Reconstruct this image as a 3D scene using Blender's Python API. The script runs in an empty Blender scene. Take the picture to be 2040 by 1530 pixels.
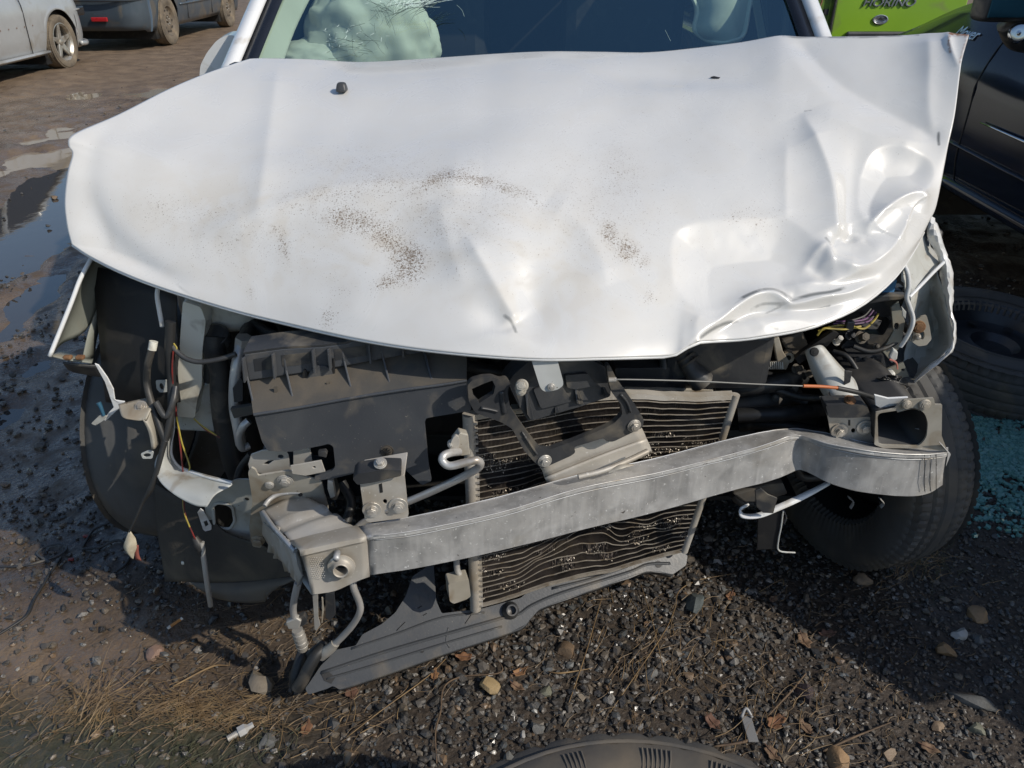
import bpy, bmesh, math, random
import numpy as np
from mathutils import Vector, Matrix, noise as mnoise
from mathutils.geometry import tessellate_polygon

random.seed(7); rng = np.random.default_rng(7)
C = bpy.context.scene.collection
R = math.radians
sc = bpy.context.scene

# ------------------------------------------------------------------ camera
PITCH, CAMH, FPX = R(30.0), 1.36, 1532.0
cam = bpy.data.cameras.new('camera'); camo = bpy.data.objects.new('camera', cam); C.objects.link(camo)
camo.location = (0, 0, CAMH); camo.rotation_euler = (R(90) - PITCH, 0, 0)
cam.sensor_width = 36.0; cam.lens = 36.0 * FPX / 2040.0; cam.clip_start = 0.05; cam.clip_end = 2000
sc.camera = camo

# ------------------------------------------------------------------ light
SUN_EL, SUN_AZ = R(38.5), R(119.0)          # azimuth measured from +Y (ahead) clockwise towards +X (right)
sun_dir = Vector((math.sin(SUN_AZ) * math.cos(SUN_EL), math.cos(SUN_AZ) * math.cos(SUN_EL), math.sin(SUN_EL)))
world = bpy.data.worlds.new('World'); sc.world = world; world.use_nodes = True
wn = world.node_tree; wn.nodes.clear()
sky = wn.nodes.new('ShaderNodeTexSky'); sky.sky_type = 'NISHITA'; sky.sun_disc = False
sky.sun_elevation = SUN_EL; sky.sun_rotation = SUN_AZ; sky.dust_density = 0.9; sky.air_density = 1.1; sky.ozone_density = 2.6
bg = wn.nodes.new('ShaderNodeBackground'); bg.inputs['Strength'].default_value = 0.12
wo = wn.nodes.new('ShaderNodeOutputWorld')
wn.links.new(sky.outputs[0], bg.inputs['Color']); wn.links.new(bg.outputs[0], wo.inputs['Surface'])
sl = bpy.data.lights.new('sun', 'SUN'); sl.energy = 3.4; sl.angle = R(0.53); sl.color = (1.0, 0.925, 0.81)
so = bpy.data.objects.new('sun', sl); C.objects.link(so); so.location = (10, -4, 12)
so.rotation_euler = sun_dir.to_track_quat('Z', 'Y').to_euler()
vs = sc.view_settings; vs.view_transform = 'Standard'; vs.look = 'None'; vs.gamma = 1.0; vs.use_curve_mapping = False
vs.exposure = -0.02
sc.cycles.max_bounces = 8; sc.cycles.transparent_max_bounces = 12
sc.cycles.caustics_reflective = False; sc.cycles.caustics_refractive = False

# ------------------------------------------------------------------ helpers: rays of the photograph -> points of the place
CP, SP = math.cos(PITCH), math.sin(PITCH)
def ray(px, py):
    u = (px - 1020.0) / FPX; v = (765.0 - py) / FPX
    return np.array((u, CP + v * SP, -SP + v * CP))
def at(px, py, y=None, z=None, x=None):
    d = ray(px, py)
    if y is not None: t = y / d[1]
    elif z is not None: t = (z - CAMH) / d[2]
    else: t = x / d[0]
    return np.array((0, 0, CAMH)) + t * d
class PV:                                    # upright plane y = y0 + k x (+ lean * (z - z0))
    def __init__(s, y0, k=0.0, lean=0.0, z0=0.5): s.y0, s.k, s.l, s.z0 = y0, k, lean, z0
    def hit(s, px, py):
        d = ray(px, py); t = (s.y0 + s.l * (CAMH - s.z0)) / (d[1] - s.k * d[0] - s.l * d[2])
        return np.array((0, 0, CAMH)) + t * d
    def normal(s):
        n = np.array((-s.k, 1.0, -s.l)); return n / np.linalg.norm(n)
    def off(s, dy): return PV(s.y0 + dy, s.k, s.l, s.z0)
class P3:                                    # plane through three (px, py, y)
    def __init__(s, a, b, c):
        a, b, c = [at(q[0], q[1], y=q[2]) for q in (a, b, c)]
        n = np.cross(b - a, c - a); n /= np.linalg.norm(n)
        if n[1] < 0: n = -n
        s.p, s.n = a, n
    def hit(s, px, py):
        d = ray(px, py); o = np.array((0, 0, CAMH)); t = np.dot(s.p - o, s.n) / np.dot(d, s.n)
        return o + t * d
    def normal(s): return s.n
    def off(s, dy):
        q = object.__new__(P3); q.p = s.p + s.n * dy; q.n = s.n; return q
def ground(px, py, z=0.0): return at(px, py, z=z)
def proj(P):
    P = np.asarray(P, float); X = P[..., 0]; Y = P[..., 1]; Z = P[..., 2] - CAMH
    dep = Y * CP - Z * SP; up = Y * SP + Z * CP
    return 1020 + FPX * X / dep, 765 - FPX * up / dep

# ------------------------------------------------------------------ helpers: objects
def wloc(o):
    v = Vector((0, 0, 0))
    while o: v = v + o.location; o = o.parent
    return np.array(v)
def tag(o, label=None, cat=None, group=None, kind=None):
    if label: o['label'] = label
    if cat: o['category'] = cat
    if group: o['group'] = group
    if kind: o['kind'] = kind
    return o
def thing(name, label, cat, loc=(0, 0, 0), rotz=0.0, group=None):
    o = bpy.data.objects.new(name, None); C.objects.link(o); o.empty_display_size = 0.1
    o.location = loc; o.rotation_euler = (0, 0, rotz)
    return tag(o, label, cat, group)
def mk(name, verts, faces, mat, parent=None, smooth=False, local=False, angle=None):
    V = np.asarray(verts, float).reshape(-1, 3)
    if parent is not None and not local: V = V - wloc(parent)
    me = bpy.data.meshes.new(name); me.from_pydata([tuple(v) for v in V], [], [tuple(f) for f in faces])
    me.update()
    if smooth: me.shade_smooth() if angle is None else me.set_sharp_from_angle(angle=angle) if False else me.shade_smooth()
    if smooth and angle is not None: me.set_sharp_from_angle(angle=angle)
    if mat is not None: me.materials.append(mat)
    o = bpy.data.objects.new(name, me); C.objects.link(o)
    if parent is not None: o.parent = parent
    return o
def recalc(o):
    bm = bmesh.new(); bm.from_mesh(o.data); bmesh.ops.recalc_face_normals(bm, faces=bm.faces[:]); bm.to_mesh(o.data); bm.free(); return o
def bevel(o, w, seg=2, angle=35):
    m = o.modifiers.new('bevel', 'BEVEL'); m.width = w; m.segments = seg; m.limit_method = 'ANGLE'; m.angle_limit = R(angle); return o
def solid(o, t, off=-1.0):
    m = o.modifiers.new('solid', 'SOLIDIFY'); m.thickness = t; m.offset = off; return o
def subsurf(o, n=2):
    m = o.modifiers.new('subsurf', 'SUBSURF'); m.levels = n; m.render_levels = n; return o

def rnd(pts, r, n=4):                        # round the corners of a px outline
    pts = [np.array(p, float) for p in pts]; out = []; N = len(pts)
    for i in range(N):
        a, b, c = pts[i - 1], pts[i], pts[(i + 1) % N]
        la, lc = np.linalg.norm(a - b), np.linalg.norm(c - b)
        q = min(r, la * 0.45, lc * 0.45)
        if q < 0.5: out.append(b); continue
        p0, p2 = b + (a - b) / la * q, b + (c - b) / lc * q
        for k in range(n + 1):
            t = k / n; out.append((1 - t) ** 2 * p0 + 2 * t * (1 - t) * b + t * t * p2)
    return [tuple(p) for p in out]
def circ(cx, cy, rx, ry=None, n=14, rot=0):
    ry = rx if ry is None else ry; o = []
    for k in range(n):
        a = 2 * math.pi * k / n; x, y = rx * math.cos(a), ry * math.sin(a)
        o.append((cx + x * math.cos(rot) - y * math.sin(rot), cy + x * math.sin(rot) + y * math.cos(rot)))
    return o
def prism(loops, ext):                       # loops of 3-D points (outer, holes...), extruded by the vector ext
    tri = tessellate_polygon([[Vector(p) for p in l] for l in loops])
    V = [np.asarray(p, float) for l in loops for p in l]; n = len(V)
    F = [tuple(t) for t in tri] + [(t[2] + n, t[1] + n, t[0] + n) for t in tri]
    k = 0
    for l in loops:
        m = len(l)
        for i in range(m):
            a, b = k + i, k + (i + 1) % m; F.append((a, a + n, b + n, b))
        k += m
    V = V + [v + np.asarray(ext, float) for v in V]
    return V, F
def plate(name, parent, mat, outer, plane, thick=0.003, holes=(), bev=0.0012, ext=None, r=0):
    if r: outer = rnd(outer, r)
    loops = [[plane.hit(*p) for p in outer]] + [[plane.hit(*p) for p in h] for h in holes]
    V, F = prism(loops, plane.normal() * thick if ext is None else np.asarray(ext, float))
    o = recalc(mk(name, V, F, mat, parent))
    if bev: bevel(o, min(bev, thick * 0.45), 2)
    return o
def poly3(name, parent, mat, pts, ext, bev=0.0012):      # 3-D outline extruded
    V, F = prism([pts], ext); o = recalc(mk(name, V, F, mat, parent))
    if bev: bevel(o, bev, 2)
    return o
def catmull(P, n=6, closed=False):
    P = np.asarray(P, float); N = len(P)
    if N < 3: return P
    out = []; rngi = range(N if closed else N - 1)
    for i in rngi:
        p0 = P[(i - 1) % N] if closed or i > 0 else 2 * P[0] - P[1]
        p1, p2 = P[i], P[(i + 1) % N]
        p3 = P[(i + 2) % N] if closed or i + 2 < N else 2 * P[-1] - P[-2]
        for k in range(n):
            t = k / n
            out.append(0.5 * ((2 * p1) + (-p0 + p2) * t + (2 * p0 - 5 * p1 + 4 * p2 - p3) * t * t + (-p0 + 3 * p1 - 3 * p2 + p3) * t ** 3))
    if not closed: out.append(P[-1])
    return np.array(out)
def sweep(P, rad, seg=10, flat=1.0, cap=True):
    P = np.asarray(P, float); N = len(P)
    rad = np.full(N, rad, float) if np.isscalar(rad) else np.interp(np.linspace(0, 1, N), np.linspace(0, 1, len(rad)), rad)
    T = np.gradient(P, axis=0); T /= np.linalg.norm(T, axis=1)[:, None] + 1e-12
    up = np.array((0, 0, 1.0)) if abs(T[0][2]) < 0.9 else np.array((0, 1.0, 0))
    n = np.cross(T[0], up); n /= np.linalg.norm(n); V = []; F = []
    for i in range(N):
        n = n - T[i] * np.dot(n, T[i]); n /= np.linalg.norm(n) + 1e-12; b = np.cross(T[i], n)
        for k in range(seg):
            a = 2 * math.pi * k / seg; V.append(P[i] + rad[i] * (math.cos(a) * n + flat * math.sin(a) * b))
    for i in range(N - 1):
        for k in range(seg):
            a, b2 = i * seg + k, i * seg + (k + 1) % seg; F.append((a, b2, b2 + seg, a + seg))
    if cap: F.append(tuple(range(seg))[::-1]); F.append(tuple(range((N - 1) * seg, N * seg)))
    return V, F
def tube(name, parent, mat, pts, rad, n=6, seg=10, y=None, world=False, flat=1.0):
    """pts: (px, py, y) of the photograph's rays, or 3-D points when world"""
    Q = [np.asarray(p, float) if world else at(p[0], p[1], y=(p[2] if len(p) > 2 else y)) for p in pts]
    V, F = sweep(catmull(Q, n), rad, seg, flat)
    return recalc(mk(name, V, F, mat, parent, smooth=True, angle=R(50)))
def frame(d):
    d = np.asarray(d, float); d = d / np.linalg.norm(d)
    u = np.cross(d, (0, 0, 1.0)) if abs(d[2]) < 0.9 else np.cross(d, (1.0, 0, 0))
    u /= np.linalg.norm(u); return u, np.cross(u, d), d
def lathe(prof, axis, origin, seg=24, closed=False):       # prof: (radius, along)
    u, v, d = frame(axis); V = []; F = []; n = len(prof)
    for k in range(seg):
        a = 2 * math.pi * k / seg; e = math.cos(a) * u + math.sin(a) * v
        for r_, h in prof: V.append(np.asarray(origin) + r_ * e + h * d)
    for k in range(seg):
        for i in range(n - 1 if not closed else n):
            a, b = k * n + i, k * n + (i + 1) % n; c, e2 = ((k + 1) % seg) * n + i, ((k + 1) % seg) * n + (i + 1) % n
            F.append((a, c, e2, b))
    return V, F
def bolt(parent, mat, p, normal, r=0.008, washer=0.0, h=0.007, name='bolt'):
    u, v, d = frame(normal); V = []; F = []; p = np.asarray(p, float)
    def cyl(rad, h0, h1, n, rot=0.0, dome=0.0):
        b = len(V)
        for hh in (h0, h1):
            for k in range(n):
                a = 2 * math.pi * k / n + rot; V.append(p + rad * (math.cos(a) * u + math.sin(a) * v) + hh * d)
        F.append(tuple(range(b, b + n))[::-1]); F.append(tuple(range(b + n, b + 2 * n)))
        for k in range(n): F.append((b + k, b + (k + 1) % n, b + n + (k + 1) % n, b + n + k))
    if washer: cyl(washer, -0.001, 0.0022, 20)
    cyl(r * 1.25, 0.0, 0.0035, 18); cyl(r, 0.0, h, 6, random.random()); cyl(r * 0.6, h - 0.001, h + 0.0008, 12)
    return bevel(recalc(mk(name, V, F, mat, parent)), 0.0006, 1)
def sheet(name, parent, mat, rows, thick=0.0012, n=6, world=False, off=0.0, angle=None, jag=0.0):
    """rows of (px,py,y): a smooth pressed-metal or plastic sheet through them"""
    G = np.array([[np.asarray(p, float) if world else at(*p[:2], y=p[2]) for p in r_] for r_ in rows])
    G = np.array([catmull(r_, n) for r_ in G]); G = np.array([catmull(G[:, j], n) for j in range(G.shape[1])])
    a, b = G.shape[:2]; V = G.reshape(-1, 3)
    F = [(i * b + j, i * b + j + 1, (i + 1) * b + j + 1, (i + 1) * b + j) for i in range(a - 1) for j in range(b - 1)]
    if jag: V = V + rng.normal(size=V.shape) * jag
    o = mk(name, V, F, mat, parent, smooth=True, angle=angle)
    return solid(o, thick, off)
def boxv(cx, cy, cz, sx, sy, sz):
    V = [(cx + a * sx / 2, cy + b * sy / 2, cz + c * sz / 2) for a in (-1, 1) for b in (-1, 1) for c in (-1, 1)]
    F = [(0, 1, 3, 2), (4, 6, 7, 5), (0, 4, 5, 1), (2, 3, 7, 6), (0, 2, 6, 4), (1, 5, 7, 3)]
    return V, F
def box(name, parent, mat, c, s, bev=0.003, local=False):
    V, F = boxv(*c, *s); o = mk(name, V, F, mat, parent, local=local)
    return bevel(o, bev, 2) if bev else o

def vnoise(x, y, seed=0):                    # smooth value noise, numpy
    x = np.asarray(x, float); y = np.asarray(y, float); xi = np.floor(x).astype(np.int64); yi = np.floor(y).astype(np.int64)
    xf, yf = x - xi, y - yi; xf = xf * xf * (3 - 2 * xf); yf = yf * yf * (3 - 2 * yf)
    def h(a, b):
        n = (a * 374761393 + b * 668265263 + seed * 1442695041) & 0x7fffffff
        n = ((n ^ (n >> 13)) * 1274126177) & 0x7fffffff; n = n ^ (n >> 16); return (n & 0xffff) / 65535.0
    return (h(xi, yi) * (1 - xf) + h(xi + 1, yi) * xf) * (1 - yf) + (h(xi, yi + 1) * (1 - xf) + h(xi + 1, yi + 1) * xf) * yf
def fbm(x, y, o=4, seed=0):
    s = 0; a = 0.5
    for k in range(o): s = s + a * vnoise(x * 2 ** k, y * 2 ** k, seed + k); a *= 0.5
    return s / (1 - 0.5 ** o)
def sstep(a, b, x):
    t = np.clip((x - a) / (b - a), 0, 1); return t * t * (3 - 2 * t)

# ------------------------------------------------------------------ materials
def nodes(m): return m.node_tree.nodes, m.node_tree.links
def mat(name, base, rough=0.5, metal=0.0, var=None, vs_=8.0, bump=0.0, bs=60.0, dust=None, da=0.0, ds=9.0, coat=0.0, rv=0.12, speck=None, sp=0.64, sps=140.0, spec=0.5):
    m = bpy.data.materials.new(name); m.use_nodes = True; N, L = nodes(m); p = N['Principled BSDF']
    p.inputs['Metallic'].default_value = metal; p.inputs['Coat Weight'].default_value = coat; p.inputs['Coat Roughness'].default_value = 0.06
    p.inputs['Specular IOR Level'].default_value = spec
    tc = N.new('ShaderNodeTexCoord'); co = tc.outputs['Object']
    def noise(scale, det=5.0, dist=0.0):
        n = N.new('ShaderNodeTexNoise'); n.inputs['Scale'].default_value = scale; n.inputs['Detail'].default_value = det
        n.inputs['Distortion'].default_value = dist; L.new(co, n.inputs['Vector']); return n.outputs['Fac']
    def ramp(fac, a, b):
        r_ = N.new('ShaderNodeMapRange'); r_.inputs['From Min'].default_value = a; r_.inputs['From Max'].default_value = b; L.new(fac, r_.inputs['Value']); return r_.outputs[0]
    def mix(fac, a, b):
        x = N.new('ShaderNodeMix'); x.data_type = 'RGBA'; L.new(fac, x.inputs['Factor'])
        for s_, v in ((x.inputs[6], a), (x.inputs[7], b)):
            if isinstance(v, tuple): s_.default_value = (*v, 1)
            else: L.new(v, s_)
        return x.outputs[2]
    col = tuple(base); n1 = noise(vs_, 6, 0.4)
    v2 = var if var else tuple(c * 0.8 for c in base)
    col = mix(ramp(n1, 0.35, 0.68), col, v2)
    if dust is not None:
        nz = noise(ds, 8, 0.6); col = mix(ramp(nz, 0.62 - 0.35 * da, 0.80 - 0.25 * da), col, tuple(dust))
    if speck is not None:
        col = mix(ramp(noise(sps, 3), sp, sp + 0.03), col, tuple(speck))
    L.new(col, p.inputs['Base Color']) if not isinstance(col, tuple) else None
    rr = N.new('ShaderNodeMapRange'); rr.inputs['To Min'].default_value = max(0.03, rough - rv); rr.inputs['To Max'].default_value = min(1, rough + rv)
    L.new(noise(vs_ * 2.3, 6), rr.inputs['Value']); L.new(rr.outputs[0], p.inputs['Roughness'])
    if bump:
        b = N.new('ShaderNodeBump'); b.inputs['Strength'].default_value = bump; b.inputs['Distance'].default_value = 0.002
        L.new(noise(bs, 8), b.inputs['Height']); L.new(b.outputs[0], p.inputs['Normal'])
    return m
DUST = (0.27, 0.215, 0.15)
M = {}
M['white'] = mat('white_paint', (0.80, 0.80, 0.785), 0.28, 0, (0.74, 0.745, 0.74), 3, coat=0.5, dust=(0.5, 0.45, 0.37), da=0.1, ds=14, speck=(0.2, 0.17, 0.13), sp=0.73)
M['white_inner'] = mat('white_primer', (0.55, 0.56, 0.54), 0.5, 0, (0.40, 0.40, 0.36), 10, dust=DUST, da=0.22, ds=20, bump=0.1, speck=(0.12, 0.1, 0.07), sp=0.72)
M['fender_inner'] = mat('fender_inside', (0.24, 0.25, 0.215), 0.55, 0, (0.16, 0.165, 0.14), 6, dust=DUST, da=0.2)
M['black_plastic'] = mat('black_plastic', (0.030, 0.032, 0.036), 0.42, 0, (0.055, 0.056, 0.058), 12, bump=0.15, bs=180, dust=(0.16, 0.14, 0.11), da=0.28, ds=16)
M['panel_plastic'] = mat('carrier_plastic', (0.056, 0.061, 0.070), 0.46, 0, (0.082, 0.086, 0.092), 9, bump=0.12, bs=220, dust=(0.17, 0.15, 0.125), da=0.22, ds=13, speck=(0.22, 0.2, 0.17), sp=0.7, sps=260)
M['dusty_plastic'] = mat('dusty_plastic', (0.07, 0.068, 0.064), 0.75, 0, (0.12, 0.10, 0.075), 9, bump=0.2, bs=120, dust=(0.14, 0.115, 0.085), da=0.4, ds=14)
M['rubber'] = mat('hose_rubber', (0.016, 0.017, 0.018), 0.5, 0, (0.032, 0.032, 0.032), 15, dust=(0.12, 0.105, 0.085), da=0.25, ds=22, bump=0.1)
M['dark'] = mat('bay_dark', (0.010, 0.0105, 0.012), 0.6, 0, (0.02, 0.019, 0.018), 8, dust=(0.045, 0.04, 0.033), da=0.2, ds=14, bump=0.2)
M['alu'] = mat('dull_aluminium', (0.56, 0.565, 0.57), 0.5, 0.45, (0.40, 0.41, 0.425), 6, bump=0.18, bs=90, dust=(0.40, 0.36, 0.30), da=0.32, ds=11, rv=0.15, speck=(0.62, 0.62, 0.6), sp=0.66, sps=120)
M['alu_warm'] = mat('dirty_aluminium', (0.54, 0.51, 0.46), 0.55, 0.3, (0.42, 0.385, 0.33), 8, bump=0.2, bs=100, dust=(0.38, 0.33, 0.26), da=0.4, ds=12, speck=(0.6, 0.57, 0.52), sp=0.67, sps=110)
M['steel'] = mat('zinc_steel', (0.52, 0.50, 0.46), 0.45, 0.4, (0.40, 0.375, 0.33), 14, dust=DUST, da=0.25, bump=0.1)
M['beige'] = mat('dirty_cream_steel', (0.44, 0.41, 0.35), 0.55, 0.1, (0.34, 0.31, 0.25), 12, dust=DUST, da=0.35, ds=18, bump=0.15, speck=(0.14, 0.1, 0.07), sp=0.72)
M['pipe'] = mat('aluminium_pipe', (0.60, 0.59, 0.57), 0.36, 0.4, (0.48, 0.465, 0.44), 16, dust=DUST, da=0.15, bump=0.05)
M['fin'] = mat('cooler_fin', (0.12, 0.10, 0.09), 0.6, 0.15, (0.05, 0.043, 0.038), 30, dust=(0.2, 0.17, 0.13), da=0.2)
M['tubeflat'] = mat('cooler_tube', (0.46, 0.42, 0.36), 0.5, 0.5, (0.33, 0.29, 0.24), 40, dust=DUST, da=0.3, ds=40)
M['milky'] = mat('milky_plastic', (0.82, 0.80, 0.71), 0.40, 0, (0.70, 0.67, 0.56), 7, dust=DUST, da=0.2, ds=18)
M['tyre'] = mat('tyre_rubber', (0.085, 0.085, 0.083), 0.75, 0, (0.06, 0.055, 0.048), 7, bump=0.1, dust=(0.13, 0.11, 0.085), da=0.3, ds=9)
M['tyre_mud'] = mat('muddy_tyre_rubber', (0.15, 0.12, 0.085), 0.85, 0, (0.07, 0.062, 0.052), 8, bump=0.2, dust=(0.22, 0.175, 0.12), da=0.6, ds=7)
M['wire_red'] = mat('red_wire', (0.22, 0.025, 0.022), 0.5, 0, (.10, .03, .025), 40); M['wire_yellow'] = mat('yellow_wire', (0.46, 0.36, 0.05), 0.5, 0, (.25, .2, .06), 40)
M['wire_purple'] = mat('purple_wire', (0.16, 0.05, 0.17), 0.5, 0, (.08, .05, .09), 40); M['wire_black'] = mat('black_wire', (0.025, 0.025, 0.025), 0.5)
M['orange'] = mat('orange_sleeve', (0.55, 0.16, 0.05), 0.5)
M['rust'] = mat('rust', (0.16, 0.075, 0.035), 0.85, 0, (0.24, 0.13, 0.06), 60)
M['cross_plastic'] = mat('crossmember_plastic', (0.046, 0.050, 0.056), 0.40, 0, (0.066, 0.070, 0.074), 9, bump=0.12, bs=220, dust=(0.12, 0.105, 0.085), da=0.22, ds=13, speck=(0.16, 0.15, 0.13), sp=0.7, sps=260)
M['tyre_worn'] = mat('worn_tyre_rubber', (0.075, 0.07, 0.062), 0.8, 0, (0.05, 0.048, 0.046), 8, bump=0.25, dust=(0.15, 0.12, 0.085), da=0.45, ds=6)
M['cable'] = mat('steel_cable', (0.22, 0.22, 0.21), 0.5, 0.3)

# ================================================================== ground, puddles
def axis_steps(*seg):
    out = []
    for a, b, s0, s1 in seg:
        x = a; n = 0
        while x < b - 1e-6:
            out.append(x); f = (x - a) / (b - a); x += s0 + (s1 - s0) * f
    out.append(seg[-1][1]); return np.array(out)
gx = axis_steps((-260, -40, 30, 8), (-40, -9, 6, 0.5), (-9, -2.2, 0.09, 0.04), (-2.2, 2.4, 0.022, 0.022), (2.4, 9, 0.06, 0.5), (9, 40, 0.7, 8), (40, 260, 8, 30))
gy = axis_steps((-60, -4, 12, 1), (-4, 0.5, 0.5, 0.06), (0.5, 3.2, 0.018, 0.022), (3.2, 7.5, 0.035, 0.05), (7.5, 20, 0.07, 0.3), (20, 60, 0.5, 6), (60, 900, 8, 90))
PUD = [  # name, colour kind, list of (px, py) round the water's edge as the photo shows it
    ('sky', [(-70, 560), (-20, 455), (40, 405), (95, 375), (150, 358), (200, 358), (215, 420), (170, 470), (100, 500), (40, 535), (-20, 580)]),
    ('sky', [(-40, 700), (0, 605), (60, 562), (120, 532), (160, 528), (145, 590), (95, 622), (45, 655), (0, 680)]),
    ('sky', [(20, 745), (60, 712), (110, 690), (150, 684), (140, 712), (100, 735), (60, 752)]),
    ('sky', [(-40, 860), (10, 815), (50, 795), (80, 800), (50, 830), (10, 860), (-30, 890)]),
    ('tan', [(-60, 345), (0, 315), (60, 298), (120, 290), (180, 292), (150, 318), (90, 330), (30, 342), (-30, 358)]),
    ('tan', [(30, 282), (70, 268), (110, 252), (165, 248), (170, 268), (120, 280), (70, 290)]),
    ('tan', [(262, 186), (300, 174), (360, 170), (410, 166), (400, 180), (340, 192), (290, 197)]),
    ('tan', [(138, 188), (160, 182), (186, 184), (180, 192), (150, 194)]),
]
def inpoly(x, y, P):
    x = np.asarray(x); r_ = np.zeros(x.shape, bool); n = len(P)
    for i in range(n):
        (x1, y1), (x2, y2) = P[i], P[(i + 1) % n]
        c = ((y1 > y) != (y2 > y)) & (x < (x2 - x1) * (y - y1) / (y2 - y1 + 1e-12) + x1); r_ ^= c
    return r_
def polydist(x, y, P, closed=True):
    d = np.full(np.shape(x), 1e9)
    n = len(P)
    for i in range(n if closed else n - 1):
        ax, ay = P[i]; bx, by = P[(i + 1) % n]; ex, ey = bx - ax, by - ay
        t = np.clip(((x - ax) * ex + (y - ay) * ey) / (ex * ex + ey * ey + 1e-12), 0, 1)
        d = np.minimum(d, np.hypot(x - ax - t * ex, y - ay - t * ey))
    return d
PUDW = [(k, [tuple(ground(*p)[:2]) for p in P]) for k, P in PUD]
FILM = [[(-60, 660), (-20, 380), (60, 300), (140, 225), (260, 190), (300, 240), (220, 330), (215, 430), (190, 520), (150, 640), (120, 760), (40, 800), (-40, 760)]]   # wide wet patch: water between the ridges of the ruts
FILMW = [[tuple(ground(*p)[:2]) for p in P] for P in FILM]
WATER_Z = -0.014
def ground_h(X, Y, fine=True):
    near = np.exp(-((X - 0.3) ** 2 / 9 + (Y - 1.5) ** 2 / 9))
    h = (fbm(X * 1.3, Y * 0.8, 3, 11) - 0.5) * 0.05
    ruts = np.sin((X + 0.25 * np.sin(Y * 0.5)) * 3.3 + 2.0 * fbm(X * 0.4, Y * 0.25, 2, 5)) * 0.02
    road = sstep(-1.5, -2.4, X) * sstep(12, 9, Y)
    h = h * (1 - 0.5 * road) + ruts * road
    h = h + (fbm(X * 7, Y * 7, 4, 21) - 0.5) * 0.022 + (fbm(X * 38, Y * 38, 3, 31) - 0.5) * 0.010
    lump = sstep(0.5, 0.75, fbm(X * 11, Y * 6, 3, 77)) * road * 0.014
    h = h + lump
    h = np.maximum(h, -0.010 + 0.1 * (h + 0.010)) * 1.0
    return h
GX, GY = np.meshgrid(gx, gy, indexing='ij')
H = ground_h(GX, GY) * np.clip(1.2 - np.hypot(GX, GY) / 60, 0.0, 1)
for k, P in PUDW:
    xs = [p[0] for p in P]; ys = [p[1] for p in P]
    sel = (GX > min(xs) - 0.6) & (GX < max(xs) + 0.6) & (GY > min(ys) - 0.8) & (GY < max(ys) + 0.8)
    x, y = GX[sel], GY[sel]
    sd = polydist(x, y, P) * np.where(inpoly(x, y, P), 1, -1)
    sd = sd + (fbm(x * 5, y * 3, 4, 91) - 0.5) * 0.34
    dip = sstep(-0.10, 0.14, sd)
    H[sel] = H[sel] * (1 - 0.75 * dip) - 0.034 * dip + 0.022 * sstep(0.62, 0.8, fbm(x * 7, y * 9, 3, 55)) * dip
for P in FILMW:
    xs = [p[0] for p in P]; ys = [p[1] for p in P]
    sel = (GX > min(xs) - 0.8) & (GX < max(xs) + 0.8) & (GY > min(ys) - 0.8) & (GY < max(ys) + 0.8); x, y = GX[sel], GY[sel]
    sd = polydist(x, y, P) * np.where(inpoly(x, y, P), 1, -1); mk_ = sstep(0.0, 0.5, sd)
    und = (fbm(x * 4.5 + .8 * np.sin(y * 1.3), y * 1.1, 4, 141) - .5) * .055 + (fbm(x * 16, y * 11, 3, 143) - .5) * .022
    H[sel] = H[sel] + mk_ * (und - .024)
    fm = np.zeros(GX.shape); fm[sel] = mk_
nx, ny = len(gx), len(gy)
V = np.stack([GX, GY, H], -1).reshape(-1, 3)
idx = np.arange(nx * ny).reshape(nx, ny)
Fq = np.stack([idx[:-1, :-1], idx[1:, :-1], idx[1:, 1:], idx[:-1, 1:]], -1).reshape(-1, 4)
def fastmesh(name, V, F, m=None, smooth=False):
    me = bpy.data.meshes.new(name); k = F.shape[1]
    me.vertices.add(len(V)); me.vertices.foreach_set('co', np.asarray(V, np.float32).ravel())
    me.loops.add(F.size); me.loops.foreach_set('vertex_index', F.astype(np.int32).ravel())
    me.polygons.add(len(F)); me.polygons.foreach_set('loop_start', np.arange(0, F.size, k, dtype=np.int32))
    me.polygons.foreach_set('loop_total', np.full(len(F), k, np.int32))
    me.polygons.foreach_set('use_smooth', np.full(len(F), smooth, bool))
    me.update(calc_edges=True); me.validate()
    if m: me.materials.append(m)
    return me
def vattr(me, name, vals):
    a = me.attributes.new(name, 'FLOAT', 'POINT'); a.data.foreach_set('value', np.asarray(vals, np.float32).ravel())

mg = bpy.data.materials.new('ground_mud_and_gravel'); mg.use_nodes = True; N, L = nodes(mg); p = N['Principled BSDF']
tc = N.new('ShaderNodeTexCoord')
def _n(scale, det=6, dist=0.3):
    n = N.new('ShaderNodeTexNoise'); n.inputs['Scale'].default_value = scale; n.inputs['Detail'].default_value = det; n.inputs['Distortion'].default_value = dist
    L.new(tc.outputs['Object'], n.inputs['Vector']); return n.outputs['Fac']
def _mr(f, a, b, c=0.0, d=1.0):
    r_ = N.new('ShaderNodeMapRange'); L.new(f, r_.inputs['Value'])
    for i, v in zip(('From Min', 'From Max', 'To Min', 'To Max'), (a, b, c, d)): r_.inputs[i].default_value = v
    return r_.outputs[0]
def _mx(f, a, b):
    x = N.new('ShaderNodeMix'); x.data_type = 'RGBA'
    if isinstance(f, float): x.inputs['Factor'].default_value = f
    else: L.new(f, x.inputs['Factor'])
    for s_, v in ((x.inputs[6], a), (x.inputs[7], b)):
        if isinstance(v, tuple): s_.default_value = (*v, 1)
        else: L.new(v, s_)
    return x.outputs[2]
def _at(name):
    a = N.new('ShaderNodeAttribute'); a.attribute_name = name; return a.outputs['Fac']
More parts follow.
